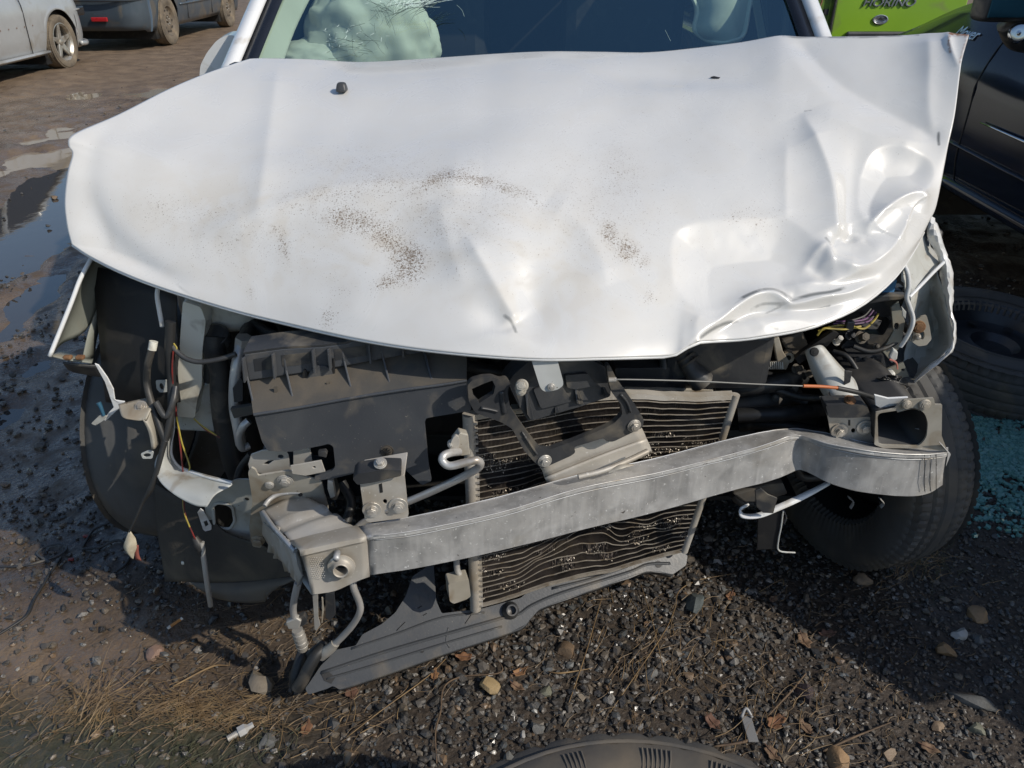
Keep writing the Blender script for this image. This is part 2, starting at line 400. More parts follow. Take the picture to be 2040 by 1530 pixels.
def _ma(op, a, b):
    x = N.new('ShaderNodeMath'); x.operation = op
    for i, v in enumerate((a, b)):
        if isinstance(v, (int, float)): x.inputs[i].default_value = v
        else: L.new(v, x.inputs[i])
    return x.outputs[0]
grav = _mx(_mr(_n(90, 4), 0.35, 0.7), (0.026, 0.020, 0.015), (0.075, 0.056, 0.040))
mud = _mx(_mr(_n(5, 8), 0.35, 0.7), (0.135, 0.092, 0.058), (0.24, 0.17, 0.108))
mud = _mx(_mr(_n(160, 3), 0.55, 0.75), mud, (0.2, 0.165, 0.13))
col = _mx(_at('mud'), grav, mud)
moss_shade = _mx(_mr(_n(60, 6), 0.4, 0.65), (0.028, 0.034, 0.016), (0.06, 0.055, 0.03))
col = _mx(_at('moss_shade'), col, moss_shade)
L.new(col, p.inputs['Base Color'])
wet = _ma('MULTIPLY', _at('wet'), _mr(_n(9, 7, 0.8), 0.30, 0.55))
L.new(_mr(wet, 0, 1, 0.85, 0.10), p.inputs['Roughness']); L.new(_mr(wet, 0, 1, 0.4, 1.0), p.inputs['Specular IOR Level'])
b1 = N.new('ShaderNodeBump'); b1.inputs['Strength'].default_value = 0.9; b1.inputs['Distance'].default_value = 0.006
L.new(_n(75, 9), b1.inputs['Height']); L.new(b1.outputs[0], p.inputs['Normal'])
gm = fastmesh('ground', V, Fq, mg, True)
x, y = V[:, 0], V[:, 1]
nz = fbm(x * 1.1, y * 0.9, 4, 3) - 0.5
mudm = sstep(-0.95, -1.6, x + nz * 1.2)
bl = sstep(1.55, 1.2, y + 0.5 * nz) * sstep(-0.35, -0.75, x + nz * 0.8)      # brown wet strip at the front
mudm = np.maximum(mudm * (0.62 + 0.38 * sstep(4.5, 7, y + 2 * nz)) , bl * 0.85)
mudm = np.maximum(mudm, sstep(6, 8, y))
moss_shade_m = sstep(1.12, 0.98, y + 0.25 * nz + 0.12 * (x + 0.6)) * sstep(-0.3, -0.6, x + nz * 0.4) * 0.85  # mossy green, darkened to paint the front left shade into the ground colour
wetm = np.clip(0.35 + 0.65 * sstep(-0.6, -1.3, x), 0, 1)
wetm = np.maximum(wetm, 0.8 * bl) * (1 - 0.75 * sstep(7.5, 9.5, y))
wetm = np.maximum(wetm, fm.ravel()); vattr(gm, 'mud', mudm); vattr(gm, 'moss_shade', moss_shade_m); vattr(gm, 'wet', wetm)
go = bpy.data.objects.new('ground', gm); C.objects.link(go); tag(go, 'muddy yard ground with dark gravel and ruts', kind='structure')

def water_mat(name, c):
    m = bpy.data.materials.new(name); m.use_nodes = True; N_, L_ = nodes(m); q = N_['Principled BSDF']
    q.inputs['Base Color'].default_value = (*c, 1); q.inputs['Roughness'].default_value = 0.03; q.inputs['IOR'].default_value = 1.7
    t_ = N_.new('ShaderNodeTexCoord'); n_ = N_.new('ShaderNodeTexNoise'); n_.inputs['Scale'].default_value = 9; n_.inputs['Detail'].default_value = 3
    L_.new(t_.outputs['Object'], n_.inputs['Vector']); b_ = N_.new('ShaderNodeBump'); b_.inputs['Strength'].default_value = 0.05; b_.inputs['Distance'].default_value = 0.01
    L_.new(n_.outputs['Fac'], b_.inputs['Height']); L_.new(b_.outputs[0], q.inputs['Normal']); return m
wm = {'sky': water_mat('clear_puddle_water', (0.05, 0.045, 0.04)), 'tan': water_mat('tan_puddle_water', (0.30, 0.245, 0.175))}  # two base colours: dark brown and opaque tan
for P in FILMW:
    V_, F_ = prism([[(q[0], q[1], WATER_Z - .0005) for q in P]], (0, 0, -0.02)); o = recalc(mk('puddle', V_, F_, wm['sky'])); tag(o, 'broken sheet of water between muddy wheel ruts', kind='structure')
for k, P in PUDW:
    c = np.mean(P, 0); Q = [tuple(c + (np.array(q) - c) * 1.12 + 0.10 * (np.array(q) - c) / (np.linalg.norm(np.array(q) - c) + 1e-6)) for q in P]
    V_, F_ = prism([[(q[0], q[1], WATER_Z) for q in Q]], (0, 0, -0.02)); o = recalc(mk('puddle', V_, F_, wm[k])); tag(o, 'shallow puddle lying in the muddy track', kind='structure')

# ================================================================== the wrecked white car
car = thing('wrecked_car', 'crashed white car with crumpled bonnet, bumper torn off and airbags blown', 'car', (0.0, 2.6, 0.0))

# ------------------------------------------------------------------ bonnet
def curve(pts, n):
    P = np.array(pts, float); Q = catmull(P[:, :3], 8)
    l = np.r_[0, np.cumsum(np.hypot(np.diff(Q[:, 0]), np.diff(Q[:, 1])))]; s = np.linspace(0, l[-1], n)
    Q = np.stack([np.interp(s, l, Q[:, i]) for i in range(3)], -1)
    return np.array([at(q[0], q[1], y=q[2]) for q in Q])
NT, NS = 420, 300
rear = curve([(497, 117, 1.95), (530, 116, 1.97), (620, 118, 1.985), (700, 123, 1.99), (760, 122, 1.99), (855, 116, 1.99), (1000, 106, 1.985), (1100, 102, 1.98), (1200, 103, 1.97), (1290, 104, 1.95),
              (1380, 96, 1.93), (1470, 85, 1.90), (1556, 71, 1.87), (1620, 72, 1.85), (1700, 72, 1.82), (1800, 70, 1.79), (1870, 66, 1.75), (1930, 69, 1.70)], NT)
front = curve([(142, 486, 1.370), (180, 511, 1.351), (240, 541, 1.325), (320, 572, 1.297), (450, 613, 1.256), (560, 641, 1.220), (700, 672, 1.165), (820, 692, 1.130), (950, 706, 1.105), (1080, 714, 1.100), (1200, 712, 1.115),
               (1290, 710, 1.135), (1340, 707, 1.145), (1362, 695, 1.150), (1395, 680, 1.160), (1440, 677, 1.180), (1500, 672, 1.188), (1600, 655, 1.208), (1660, 635, 1.228), (1720, 605, 1.260), (1780, 555, 1.310), (1820, 500, 1.365), (1850, 440, 1.420)], NT)
left = curve([(497, 117, 1.95), (462, 128, 1.90), (400, 150, 1.82), (330, 180, 1.73), (235, 228, 1.61), (160, 260, 1.53), (138, 275, 1.50), (136, 290, 1.49), (144, 306, 1.48), (134, 345, 1.45), (128, 400, 1.42), (133, 450, 1.39), (142, 486, 1.37)], NS)
right = curve([(1930, 69, 1.70), (1915, 128, 1.64), (1902, 230, 1.565), (1886, 310, 1.51), (1871, 380, 1.46), (1861, 420, 1.43), (1850, 440, 1.42)], NS)
def gsm(P, w):                                # smooth a boundary curve, ends held
    n = len(P); k = np.exp(-np.linspace(-2.5, 2.5, 2 * w + 1) ** 2); k /= k.sum(); lin = P[0] + (P[-1] - P[0]) * np.linspace(0, 1, n)[:, None]; q = P - lin
    q = np.concatenate([-q[w:0:-1], q, -q[-2:-w - 2:-1]]); return lin + np.stack([np.convolve(q[:, i], k, 'valid') for i in range(3)], -1)
front_d, rear_d, left_d, right_d = front, rear, left, right
front, rear, left, right = gsm(front, 60), gsm(rear, 50), gsm(left, 40), gsm(right, 40)
t = np.linspace(0, 1, NT)[None, :, None]; s = np.linspace(0, 1, NS)[:, None, None]
S_ = (1 - s) * rear[None] + s * front[None] + (1 - t) * left[:, None] + t * right[:, None] \
    - ((1 - s) * (1 - t) * rear[0] + (1 - s) * t * rear[-1] + s * (1 - t) * front[0] + s * t * front[-1])
S_ = S_ + (front_d - front)[None] * s ** 14 + (rear_d - rear)[None] * (1 - s) ** 12 + (left_d - left)[:, None] * (1 - t) ** 26 + (right_d - right)[:, None] * t ** 26
tt, ss = t[..., 0], s[..., 0]
edge = np.minimum(np.minimum(tt, 1 - tt) / 0.05, np.minimum(ss, 1 - ss) / 0.06); edge = np.clip(edge, 0, 1) + 0 * tt * ss
edge = edge * edge * (3 - 2 * edge)
S_[..., 2] += 0.018 * np.sin(math.pi * tt) ** 0.8 * np.sin(math.pi * ss) ** 0.8
PX, PY = proj(S_)
def polyd(poly):                              # distance to a px line, and which side (positive: to the right of the direction of travel)
    best = np.full(PX.shape, 1e9); side = np.zeros(PX.shape); al = np.zeros(PX.shape)
    n = len(poly) - 1
    for i in range(n):
        (ax, ay), (bx, by) = poly[i], poly[i + 1]; ex, ey = bx - ax, by - ay
        q = np.clip(((PX - ax) * ex + (PY - ay) * ey) / (ex * ex + ey * ey), 0, 1)
        d = np.hypot(PX - ax - q * ex, PY - ay - q * ey); m = d < best
        best[m] = d[m]; side[m] = (ex * (PY - ay) - ey * (PX - ax))[m] / math.hypot(ex, ey); al[m] = ((i + q) / n)[m]
    return best, np.sign(side) * best, al
def sm(poly, n=8): return [tuple(q) for q in catmull(np.array(poly, float), n)]
def gauss(cx, cy, rx, ry, rot=0.0):
    c, s2 = math.cos(rot), math.sin(rot); dx, dy = PX - cx, PY - cy
    return np.exp(-(((c * dx + s2 * dy) / rx) ** 2 + ((-s2 * dx + c * dy) / ry) ** 2))
def ridge(poly, w, taper=True):
    d, _, al = polyd(sm(poly)); r_ = np.exp(-np.sqrt((d / w) ** 2 + 0.025) + 0.158)
    return r_ * (np.clip(np.minimum(al, 1 - al) * 6 + 0.15, 0, 1) if taper else 1)
def stepd(poly, w):
    _, sd, al = polyd(sm(poly)); return 1 / (1 + np.exp(-np.clip(sd / w, -30, 30)))
def bowl(poly, w):                            # 1 inside the outline, rolling off over w px
    P = sm(poly + [poly[0]]); d, _, _ = polyd(P); ins = inpoly(PX, PY, P)
    return sstep(-w * 0.5, w, np.where(ins, d, -d))
def tent(poly, w, soft=0.012):                # two flanks meeting in a crisp line
    d, _, al = polyd(sm(poly)); return np.exp(-(np.sqrt((d / w) ** 2 + soft) - math.sqrt(soft))) * np.clip(np.minimum(al, 1 - al) * 5 + 0.12, 0, 1)
def dish(poly, w, soft=3.0):                  # a dish whose rim is a crisp line
    P = sm(poly + [poly[0]]); d, _, _ = polyd(P); ins = inpoly(PX, PY, P); e = np.where(ins, d, -d); e = .5 * (e + np.sqrt(e * e + soft * soft)) ; return 1 - np.exp(-e / w)
D = np.zeros(PX.shape)
# left: style line, side roll-off
D += 0.007 * ridge([(556, 130), (545, 200), (532, 290), (524, 370), (515, 450)], 38)
D += 0.013 * (stepd([(225, 225), (185, 300), (180, 370), (210, 440), (270, 500), (350, 565)][::-1], 11) - 1)
D -= 0.003 * gauss(430, 300, 110, 130)
# broad waves of the buckled sheet
D += 0.010 * ridge([(380, 470), (520, 432), (650, 385), (760, 372), (880, 368), (960, 372)], 42)
D -= 0.010 * gauss(760, 250, 260, 60, 0.05)
D += 0.008 * gauss(1010, 300, 150, 70, -0.4)
D += 0.016 * gauss(985, 480, 95, 90)
D -= 0.007 * gauss(1110, 560, 60, 110, .15)
D += 0.006 * tent([(880, 400), (885, 450), (905, 520), (930, 580)], 40, .05)
D -= 0.006 * gauss(800, 470, 70, 70)
D -= 0.006 * gauss(1180, 420, 80, 150, 0.3)
D += 0.006 * ridge([(1090, 400), (1150, 440), (1190, 500), (1210, 570)], 40)
D -= 0.012 * gauss(1330, 150, 190, 26, 0.02)
D += 0.006 * gauss(1180, 145, 120, 30)
# dent and tear in the middle of the front edge
D += 0.009 * ridge([(930, 480), (975, 555), (1010, 610), (1030, 640)], 26)
D -= 0.010 * gauss(985, 632, 40, 26, 0.35)
D -= 0.010 * gauss(1060, 600, 40, 70, 0.0)
D += 0.008 * stepd([(880, 690), (960, 668), (1020, 655), (1030, 662), (1070, 685), (1120, 690)], 5)* gauss(1000, 680, 110, 40)
# fold running from the rear edge to the right edge
D += 0.010 * ridge([(1548, 62), (1590, 130), (1650, 195), (1730, 240), (1800, 285)], 60, False) * sstep(1480, 1560, PX)
D -= 0.017 * ridge([(1585, 70), (1650, 140), (1730, 195), (1810, 240), (1880, 280)], 42, False)
D -= 0.004 * gauss(1760, 130, 100, 60)
D += 0.008 * ridge([(1850, 60), (1852, 130), (1850, 210), (1862, 270)], 34)
D += 0.016 * ridge([(1888, 62), (1894, 95), (1908, 130)], 9, False) * gauss(1895, 95, 40, 60)
# crumpled right corner: flat facets, crisp creases
D += 0.019 * tent([(1597, 230), (1622, 290), (1648, 355), (1658, 410), (1661, 450), (1676, 484)], 34, .006)
D += 0.006 * tent([(1597, 230), (1670, 250), (1740, 276), (1800, 284), (1870, 283)], 26, .006)
D -= 0.026 * dish([(1716, 350), (1730, 315), (1752, 298), (1790, 296), (1845, 312), (1860, 345), (1840, 380), (1800, 392), (1760, 415), (1728, 450), (1712, 420)], 42)
D += 0.016 * tent([(1721, 470), (1730, 446), (1762, 418), (1795, 397), (1822, 390), (1838, 398), (1843, 430)], 26, .005)
D -= 0.012 * gauss(1696, 400, 30, 90, 0.1)
D -= 0.028 * dish([(1338, 500), (1346, 465), (1370, 447), (1425, 436), (1500, 435), (1565, 437), (1610, 470), (1640, 520), (1600, 575), (1530, 586), (1470, 600), (1420, 620), (1380, 606), (1346, 565)], 75, 4)
D += 0.004 * tent([(1566, 280), (1563, 340), (1564, 400), (1566, 437)], 22, .01)
for cx, cy, rx, ry, ro, a in [(1640, 505, 20, 16, .4, .008), (1688, 478, 30, 10, .1, -.008), (1680, 530, 34, 16, .2, .009), (1632, 545, 22, 12, .6, -.008), (1700, 560, 50, 14, -.2, -.006), (1740, 500, 26, 18, -.5, .006), (1600, 580, 40, 12, .2, .005), (1500, 640, 70, 14, -.15, .005)]:
    D += a * gauss(cx, cy, rx, ry, ro)
for poly, a, w in (([(1668, 474), (1690, 486), (1722, 476)], .006, 16), ([(1600, 540), (1625, 500), (1642, 492), (1648, 515), (1655, 545)], .009, 18), ([(1655, 522), (1700, 540), (1760, 510), (1800, 450), (1815, 420)], .010, 24), ([(1560, 570), (1610, 566), (1670, 560), (1740, 535)], .007, 18), ([(1500, 668), (1540, 645), (1590, 640), (1650, 655)], .006, 22), ([(1390, 690), (1385, 650), (1395, 625)], .004, 20)):
    D += a * tent(poly, w, .008)
D += 0.016 * tent([(1345, 712), (1385, 672), (1430, 640), (1470, 610), (1505, 590), (1535, 587), (1562, 600), (1580, 608), (1640, 596), (1690, 586), (1745, 560)], 17, .006)
D -= 0.013 * tent([(1372, 694), (1440, 655), (1500, 622), (1560, 618), (1640, 612), (1720, 590)], 20, .01)
D += (fbm(PX / 60, PY / 45, 3, 5) - 0.5) * 0.0012 * sstep(1150, 1500, PX) + (fbm(PX / 130, PY / 90, 2, 8) - 0.5) * 0.006
fe = np.clip(edge + 0.25 * sstep(1300, 1400, PX) * (1 - edge), 0, 1)
dS, dT = np.gradient(S_, axis=0), np.gradient(S_, axis=1)
Nn = np.cross(dT, dS); Nn /= np.linalg.norm(Nn, axis=-1)[..., None]
if Nn[NS // 2, NT // 2, 2] < 0: Nn = -Nn
D = D * fe
hoodS = S_ + Nn * D[..., None]
Vh = hoodS.reshape(-1, 3) - wloc(car); idx = np.arange(NS * NT).reshape(NS, NT)
Fh = np.stack([idx[:-1, :-1], idx[1:, :-1], idx[1:, 1:], idx[:-1, 1:]], -1).reshape(-1, 4)
mh = bpy.data.materials.new('bonnet_paint'); mh.use_nodes = True; N, L = nodes(mh); p = N['Principled BSDF']; tc = N.new('ShaderNodeTexCoord')
p.inputs['Coat Weight'].default_value = 0.7; p.inputs['Coat Roughness'].default_value = 0.08; p.inputs['Roughness'].default_value = 0.35
base = _mx(_mr(_n(4, 5), 0.3, 0.7), (0.71, 0.70, 0.67), (0.66, 0.655, 0.635))
haze_ = _ma('MULTIPLY', _at('dust'), _ma('MULTIPLY', _mr(_n(18, 8, 1.0), 0.25, 0.58), _mr(_n(5, 4, 2.5), 0.38, 0.56))); base = _mx(_ma('MULTIPLY', haze_, 0.55), base, (0.53, 0.49, 0.425))
sp1 = _n(300, 3, 0.3); thr = _ma('SUBTRACT', 0.775, _ma('MULTIPLY', _at('mud'), 0.31)); f1 = _mr(_ma('SUBTRACT', sp1, thr), 0.0, 0.045)
sp2 = _n(120, 4, 1.2); f2 = _mr(_ma('SUBTRACT', sp2, _ma('SUBTRACT', 0.89, _ma('MULTIPLY', _at('mud'), 0.32))), 0.0, 0.06)
f3 = _mr(_ma('SUBTRACT', _n(430, 2, 0.1), _ma('SUBTRACT', 0.74, _ma('MULTIPLY', _at('mud'), 0.27))), 0.0, 0.05)
base = _mx(_ma('MULTIPLY', _ma('MULTIPLY', _mr(_at('mud'), .25, 1.0), _mr(_n(30, 9, 1.5), .42, .66)), 0.5), base, (0.36, 0.29, 0.215))
base = _mx(_ma('MULTIPLY', f3, 0.75), base, (0.20, 0.15, 0.105))
base = _mx(_ma('MULTIPLY', _ma('MAXIMUM', f1, f2), 0.85), base, (0.17, 0.125, 0.085))
scr = _ma('MULTIPLY', _mr(_at('scratch'), .45, 1.1), _mr(_n(28, 8, .4), 0.34, 0.52)); base = _mx(scr, base, (0.20, 0.205, 0.20))
rst = _ma('MULTIPLY', _at('rust'), _mr(_n(140, 5), 0.34, 0.55)); base = _mx(rst, base, (0.30, 0.13, 0.045))
L.new(base, p.inputs['Base Color'])
L.new(_mr(_ma('ADD', _ma('MAXIMUM', f1, f2), haze_), 0, 1, 0.26, 0.75), p.inputs['Roughness'])
L.new(_mr(_ma('ADD', _ma('MAXIMUM', f1, f2), _ma('ADD', haze_, scr)), 0, 0.9, 0.75, 0.0), p.inputs['Coat Weight'])
b2 = N.new('ShaderNodeBump'); b2.inputs['Strength'].default_value = 0.03; b2.inputs['Distance'].default_value = 0.004; L.new(_n(14, 3), b2.inputs['Height']); L.new(b2.outputs[0], p.inputs['Normal'])
hm = fastmesh('bonnet', Vh, Fh, mh, True)
mud = np.zeros(PX.shape)
for cx, cy, rx, ry, ro, a in [(700, 440, 60, 22, .1, .80), (770, 470, 40, 24, .5, .85), (815, 512, 34, 26, .7, 1.0), (808, 540, 24, 22, 0, .95), (660, 395, 90, 18, -.1, .6), (600, 420, 60, 22, 0, .45), (770, 372, 130, 20, -.05, .55),
                              (880, 365, 70, 14, -.35, .75), (945, 368, 60, 10, .05, .85), (1010, 380, 50, 12, .35, .75), (1060, 400, 40, 12, .5, .5), (340, 420, 90, 30, 0, .42), (440, 425, 60, 24, 0, .4), (720, 330, 150, 40, 0, .42),
                              (1215, 465, 12, 20, -.3, .95), (1245, 495, 26, 18, .7, .85), (1280, 520, 16, 14, 0, .6), (1240, 360, 60, 60, .6, .42), (1230, 310, 40, 40, 0, .4), (780, 560, 30, 12, -.3, .8), (655, 635, 12, 20, .3, .65), (670, 570, 30, 30, 0, .35),
                              (565, 490, 8, 22, -.2, .8), (550, 460, 12, 8, 0, .7), (500, 585, 8, 14, 0, .5), (1000, 450, 120, 60, 0, .34), (900, 480, 60, 60, 0, .45), (1290, 590, 14, 14, 0, .5), (500, 480, 260, 60, 0, .36), (860, 420, 330, 90, .05, .40), (1180, 400, 160, 130, .3, .36), (1400, 250, 260, 120, 0, .22), (1500, 430, 60, 20, 0, .45)]:
    mud = np.maximum(mud, .93 * a * gauss(cx, cy, rx * 1.35 + 4, ry * 1.35 + 4, ro) ** 0.8 * (.75 + .5 * fbm(PX / 26, PY / 18, 4, 17)))
dust = np.clip(0.75 * gauss(700, 480, 420, 120, 0.1) + 0.55 * gauss(420, 440, 160, 80) + .45 * gauss(1150, 540, 220, 120) + 0.25, 0, 1)
for cx, cy, rx, ry, ro, a in [(735, 530, 30, 8, .35, 1.5), (725, 470, 16, 6, .3, 1.2)]: dust = np.maximum(dust, a * gauss(cx, cy, rx, ry, ro))
for cx, cy, rx, ry in [(690, 400, 30, 22), (640, 440, 40, 30), (380, 500, 90, 26)]: dust *= 1 - 0.8 * gauss(cx, cy, rx, ry)
scrm = np.zeros(PX.shape)
for poly, w, a in [([(1460, 605), (1490, 590), (1520, 579), (1545, 581), (1565, 592), (1575, 600)], 5, 1.3), ([(1575, 600), (1610, 592), (1650, 586), (1680, 576)], 5, 1.2), ([(1375, 690), (1410, 662), (1440, 646), (1470, 638)], 5, 1.1), ([(1490, 620), (1520, 605), (1560, 606)], 4, .9),
                   ([(1615, 618), (1655, 608)], 3, .9), ([(1530, 620), (1570, 604)], 3, .9), ([(1640, 480), (1650, 495)], 4, 1.3), ([(1005, 628), (1020, 640), (1028, 660)], 5, 1.0), ([(1560, 72), (1700, 74), (1760, 72), (1830, 70)], 3, 1.0), ([(1600, 227), (1615, 226)], 2, 1.2),
                   ([(1872, 262), (1873, 285)], 4, 1.2), ([(1535, 652), (1548, 655)], 5, .9), ([(660, 620), (645, 650)], 3, .6), ([(560, 640), (700, 672), (1000, 709), (1340, 706)], 2, .5)]:
    d, _, _ = polyd(sm(poly)); scrm = np.maximum(scrm, a * np.exp(-(d / w) ** 2))
rustm = np.maximum(1.2 * np.exp(-(polyd([(1893, 70), (1912, 68), (1930, 72)])[0] / 4) ** 2), 0.9 * np.exp(-(polyd([(1892, 72), (1890, 95), (1893, 108)])[0] / 2.5) ** 2))
rustm = np.maximum(rustm, .5 * np.exp(-(polyd([(1925, 80), (1912, 125)])[0] / 2.5) ** 2))
vattr(hm, 'mud', mud); vattr(hm, 'dust', dust); vattr(hm, 'scratch', scrm); vattr(hm, 'rust', rustm)
hood = bpy.data.objects.new('bonnet', hm); C.objects.link(hood); hood.parent = car; solid(hood, 0.0035, -1)
hood['label'] = 'crumpled white bonnet splashed with mud'
hem = []                                       # folded hem that closes the front edge
V_, F_ = sweep(hoodS[-1, ::6] + np.array((0, 0.004, -0.004)), 0.0035, 6); mk('bonnet_hem', V_, F_, M['white'], hood, smooth=True)
def hood_at(px, py):
    j = np.argmin((PX - px) ** 2 + (PY - py) ** 2); return hoodS.reshape(-1, 3)[j], Nn.reshape(-1, 3)[j]
# washer nozzle, empty nozzle hole
q, n_ = hood_at(683, 182)
V_, F_ = boxv(0, 0, 0, .026, .034, .020); V_ = [np.array(v) for v in V_]
V_ = [q + n_ * 0.011 + np.array((v[0] * (0.72 if v[2] > 0 else 1), v[1] * (0.55 if v[2] > 0 else 1), v[2])) for v in V_]
subsurf(bevel(mk('washer_nozzle', V_, F_, M['black_plastic'], hood, smooth=True), 0.005, 2), 1)
q, n_ = hood_at(1426, 146)
poly3('nozzle_hole', hood, M['dark'], [q + n_ * 0.0012 + np.array(v) for v in ((-.012, 0, 0), (-.001, .010, .001), (.013, .001, 0), (.004, -.008, -.001))], -n_ * 0.002, 0)
for px, py in ((755, 215), (770, 213), (800, 236), (690, 230), (965, 187), (888, 210), (1088, 184)):   # small water drops and chips
    pass
# striker tongue hanging from the front edge
PT = PV(1.108, 0.0, 0.12, 0.75)
plate('striker_plate', hood, M['white_inner'], [(1057, 712), (1109, 712), (1122, 760), (1122, 768), (1112, 776), (1094, 780), (1083, 780), (1076, 772)], PT, 0.0025, r=6)
bolt(hood, M['steel'], PT.hit(1098, 770), -PT.normal(), 0.005, 0.0, 0.004, 'rivet')

# ------------------------------------------------------------------ bumper beam
st = [(597, 1098, 620, 1182, 575, 1080, .955), (660, 1084, 665, 1175, 645, 1062, .97), (730, 1070, 736, 1147, 712, 1049, .985), (827, 1057, 827, 1133, 814, 1031, 1.003), (1000, 1020, 1000, 1096, 990, 992, 1.05),
      (1154, 973, 1158, 1056, 1150, 948, 1.10), (1300, 944, 1300, 1022, 1298, 916, 1.145), (1400, 920, 1400, 994, 1392, 892, 1.17), (1470, 902, 1472, 974, 1462, 874, 1.187), (1530, 884, 1535, 958, 1522, 861, 1.20), (1570, 870, 1566, 946, 1562, 856, 1.213),
      (1592, 868, 1592, 936, 1590, 855, 1.238), (1616, 874, 1616, 944, 1625, 860, 1.222), (1650, 884, 1650, 961, 1665, 868, 1.205), (1720, 897, 1716, 980, 1735, 884, 1.19), (1800, 905, 1796, 988, 1810, 892, 1.19), (1850, 905, 1846, 984, 1858, 895, 1.197), (1887, 902, 1878, 966, 1888, 893, 1.208)]
prof = []
for a in st:
    ft = at(a[0], a[1], y=a[6]); fb = at(a[2], a[3], y=a[6] + .004); bt = at(a[4], a[5], y=a[6] + .052)
    bb = np.array((bt[0], bt[1] + .002, fb[2] + .004))
    m1 = fb + (ft - fb) * 0.30 + np.array((0, .0035, 0)); m2 = fb + (ft - fb) * 0.86 + np.array((0, .003, 0)); m3 = fb + (ft - fb) * 0.93 + np.array((0, -.0015, 0))
    lip = ft + (bt - ft) * 0.12 + np.array((0, 0, .0015))
    prof.append([fb, m1, m2, m3, ft, lip, bt, bb])
prof = np.array(prof); G = np.array([catmull(prof[:, j], 5) for j in range(prof.shape[1])]).transpose(1, 0, 2)
nb, kp = G.shape[:2]
wob = (fbm(np.arange(nb)[:, None] * .35 + 0 * np.arange(kp)[None], np.arange(kp)[None] * .8 + 0 * np.arange(nb)[:, None], 3, 61) - .5) * .0018
G[..., 1] += wob; G[..., 2] += wob * .5
cut = 11                                       # first stations: the lighter welded end piece
def beam_piece(name, g, m):
    a, b = g.shape[:2]; V_ = g.reshape(-1, 3); F_ = [(i * b + j, i * b + (j + 1) % b, (i + 1) * b + (j + 1) % b, (i + 1) * b + j) for i in range(a - 1) for j in range(b)]
    o = recalc(mk(name, V_, F_, m, beam_root, smooth=True, angle=R(28))); solid(o, .0022, 1); return o
mbeam = bpy.data.materials.new('scuffed_beam_aluminium'); mbeam.use_nodes = True; N, L = nodes(mbeam); p = N['Principled BSDF']; tc = N.new('ShaderNodeTexCoord'); p.inputs['Metallic'].default_value = .45
_map = N.new('ShaderNodeMapping'); L.new(tc.outputs['Object'], _map.inputs[0]); _map.inputs['Scale'].default_value = (90, 90, 9)
_st = N.new('ShaderNodeTexNoise'); _st.inputs['Scale'].default_value = 1.0; _st.inputs['Detail'].default_value = 8; L.new(_map.outputs[0], _st.inputs['Vector'])
c_ = _mx(_mr(_n(22, 9, .5), .38, .64), (.58, .57, .55), (.40, .395, .385)); c_ = _mx(_ma('MULTIPLY', _mr(_st.outputs['Fac'], .50, .66), .35), c_, (.70, .69, .67)); c_ = _mx(_ma('MULTIPLY', _mr(_n(7, 8, 1.2), .55, .72), .7), c_, (.42, .385, .33))
c_ = _mx(_mr(_n(170, 3), .66, .70), c_, (.82, .82, .80)); c_ = _mx(_mr(_n(75, 4, .6), .70, .74), c_, (.14, .13, .12)); L.new(c_, p.inputs['Base Color']); L.new(_mr(_n(30, 7), .3, .7, .32, .66), p.inputs['Roughness'])
_bb = N.new('ShaderNodeBump'); _bb.inputs['Strength'].default_value = .35; _bb.inputs['Distance'].default_value = .003; L.new(_ma('ADD', _n(26, 8), _ma('MULTIPLY', _st.outputs['Fac'], .4)), _bb.inputs['Height']); L.new(_bb.outputs[0], p.inputs['Normal'])
beam_root = bpy.data.objects.new('bumper_beam', None); C.objects.link(beam_root); beam_root.parent = car; beam_root.location = (0, 1.06 - 2.6, .45); beam_root['label'] = 'bent aluminium bumper beam, kinked on one side'
beam_piece('beam_bar', G[cut - 1:], mbeam); beam_piece('beam_end', G[:cut], M['alu_warm'])
# towing eye socket, with its collar, and the stamped dots
te = at(680, 1130, y=.966); nd = np.array((.10, -1, .12)); nd /= np.linalg.norm(nd)
V_, F_ = lathe([(.0105, -.012), (.0105, .010), (.0125, .0115), (.0145, .009), (.0150, .004), (.0185, .0015), (.023, .000), (.0235, -.002)], nd, te, 28); mk('tow_eye_socket', V_, F_, M['alu_warm'], beam_root, smooth=True, angle=R(50))
V_, F_ = lathe([(.0004, -.011), (.0104, -.011)], nd, te, 20); mk('socket_bottom', V_, F_, M['dark'], beam_root)
tb = te + np.array((-.004, .004, .030)); V_, F_ = sweep([tb, tb + nd * .014, tb + nd * .02], .0055, 10); mk('weld_stud', V_, F_, M['alu'], beam_root, smooth=True)
V_ = []; F_ = []
for i in range(6):
    for j in range(11):
        q = at(617 + i * 4.6 + (j % 2) * 2 + j * .5, 1111 + j * 4.0, y=.9595); b_ = len(V_)
        r_ = .0011
        for k in range(6): V_.append(q + r_ * np.array((math.cos(k * 1.047), 0, math.sin(k * 1.047))))
        V_.append(q + np.array((0, -.0009, 0)))
        for k in range(6): F_.append((b_ + k, b_ + (k + 1) % 6, b_ + 6))
tag(mk('stamped_dots', V_, F_, M['alu_warm'], beam_root), kind='stuff')
for j_, w_, m_ in ((4, .0011, 'pipe'), (6, .0012, 'alu'), (2, .0009, 'alu')):        # burnished edges of the extrusion
    Q = G[cut:, j_] + np.array((0, -.0012 if j_ != 6 else 0, .0010)); V_, F_ = sweep(Q, w_, 6); mk('worn_edge', V_, F_, M[m_], beam_root, smooth=True)
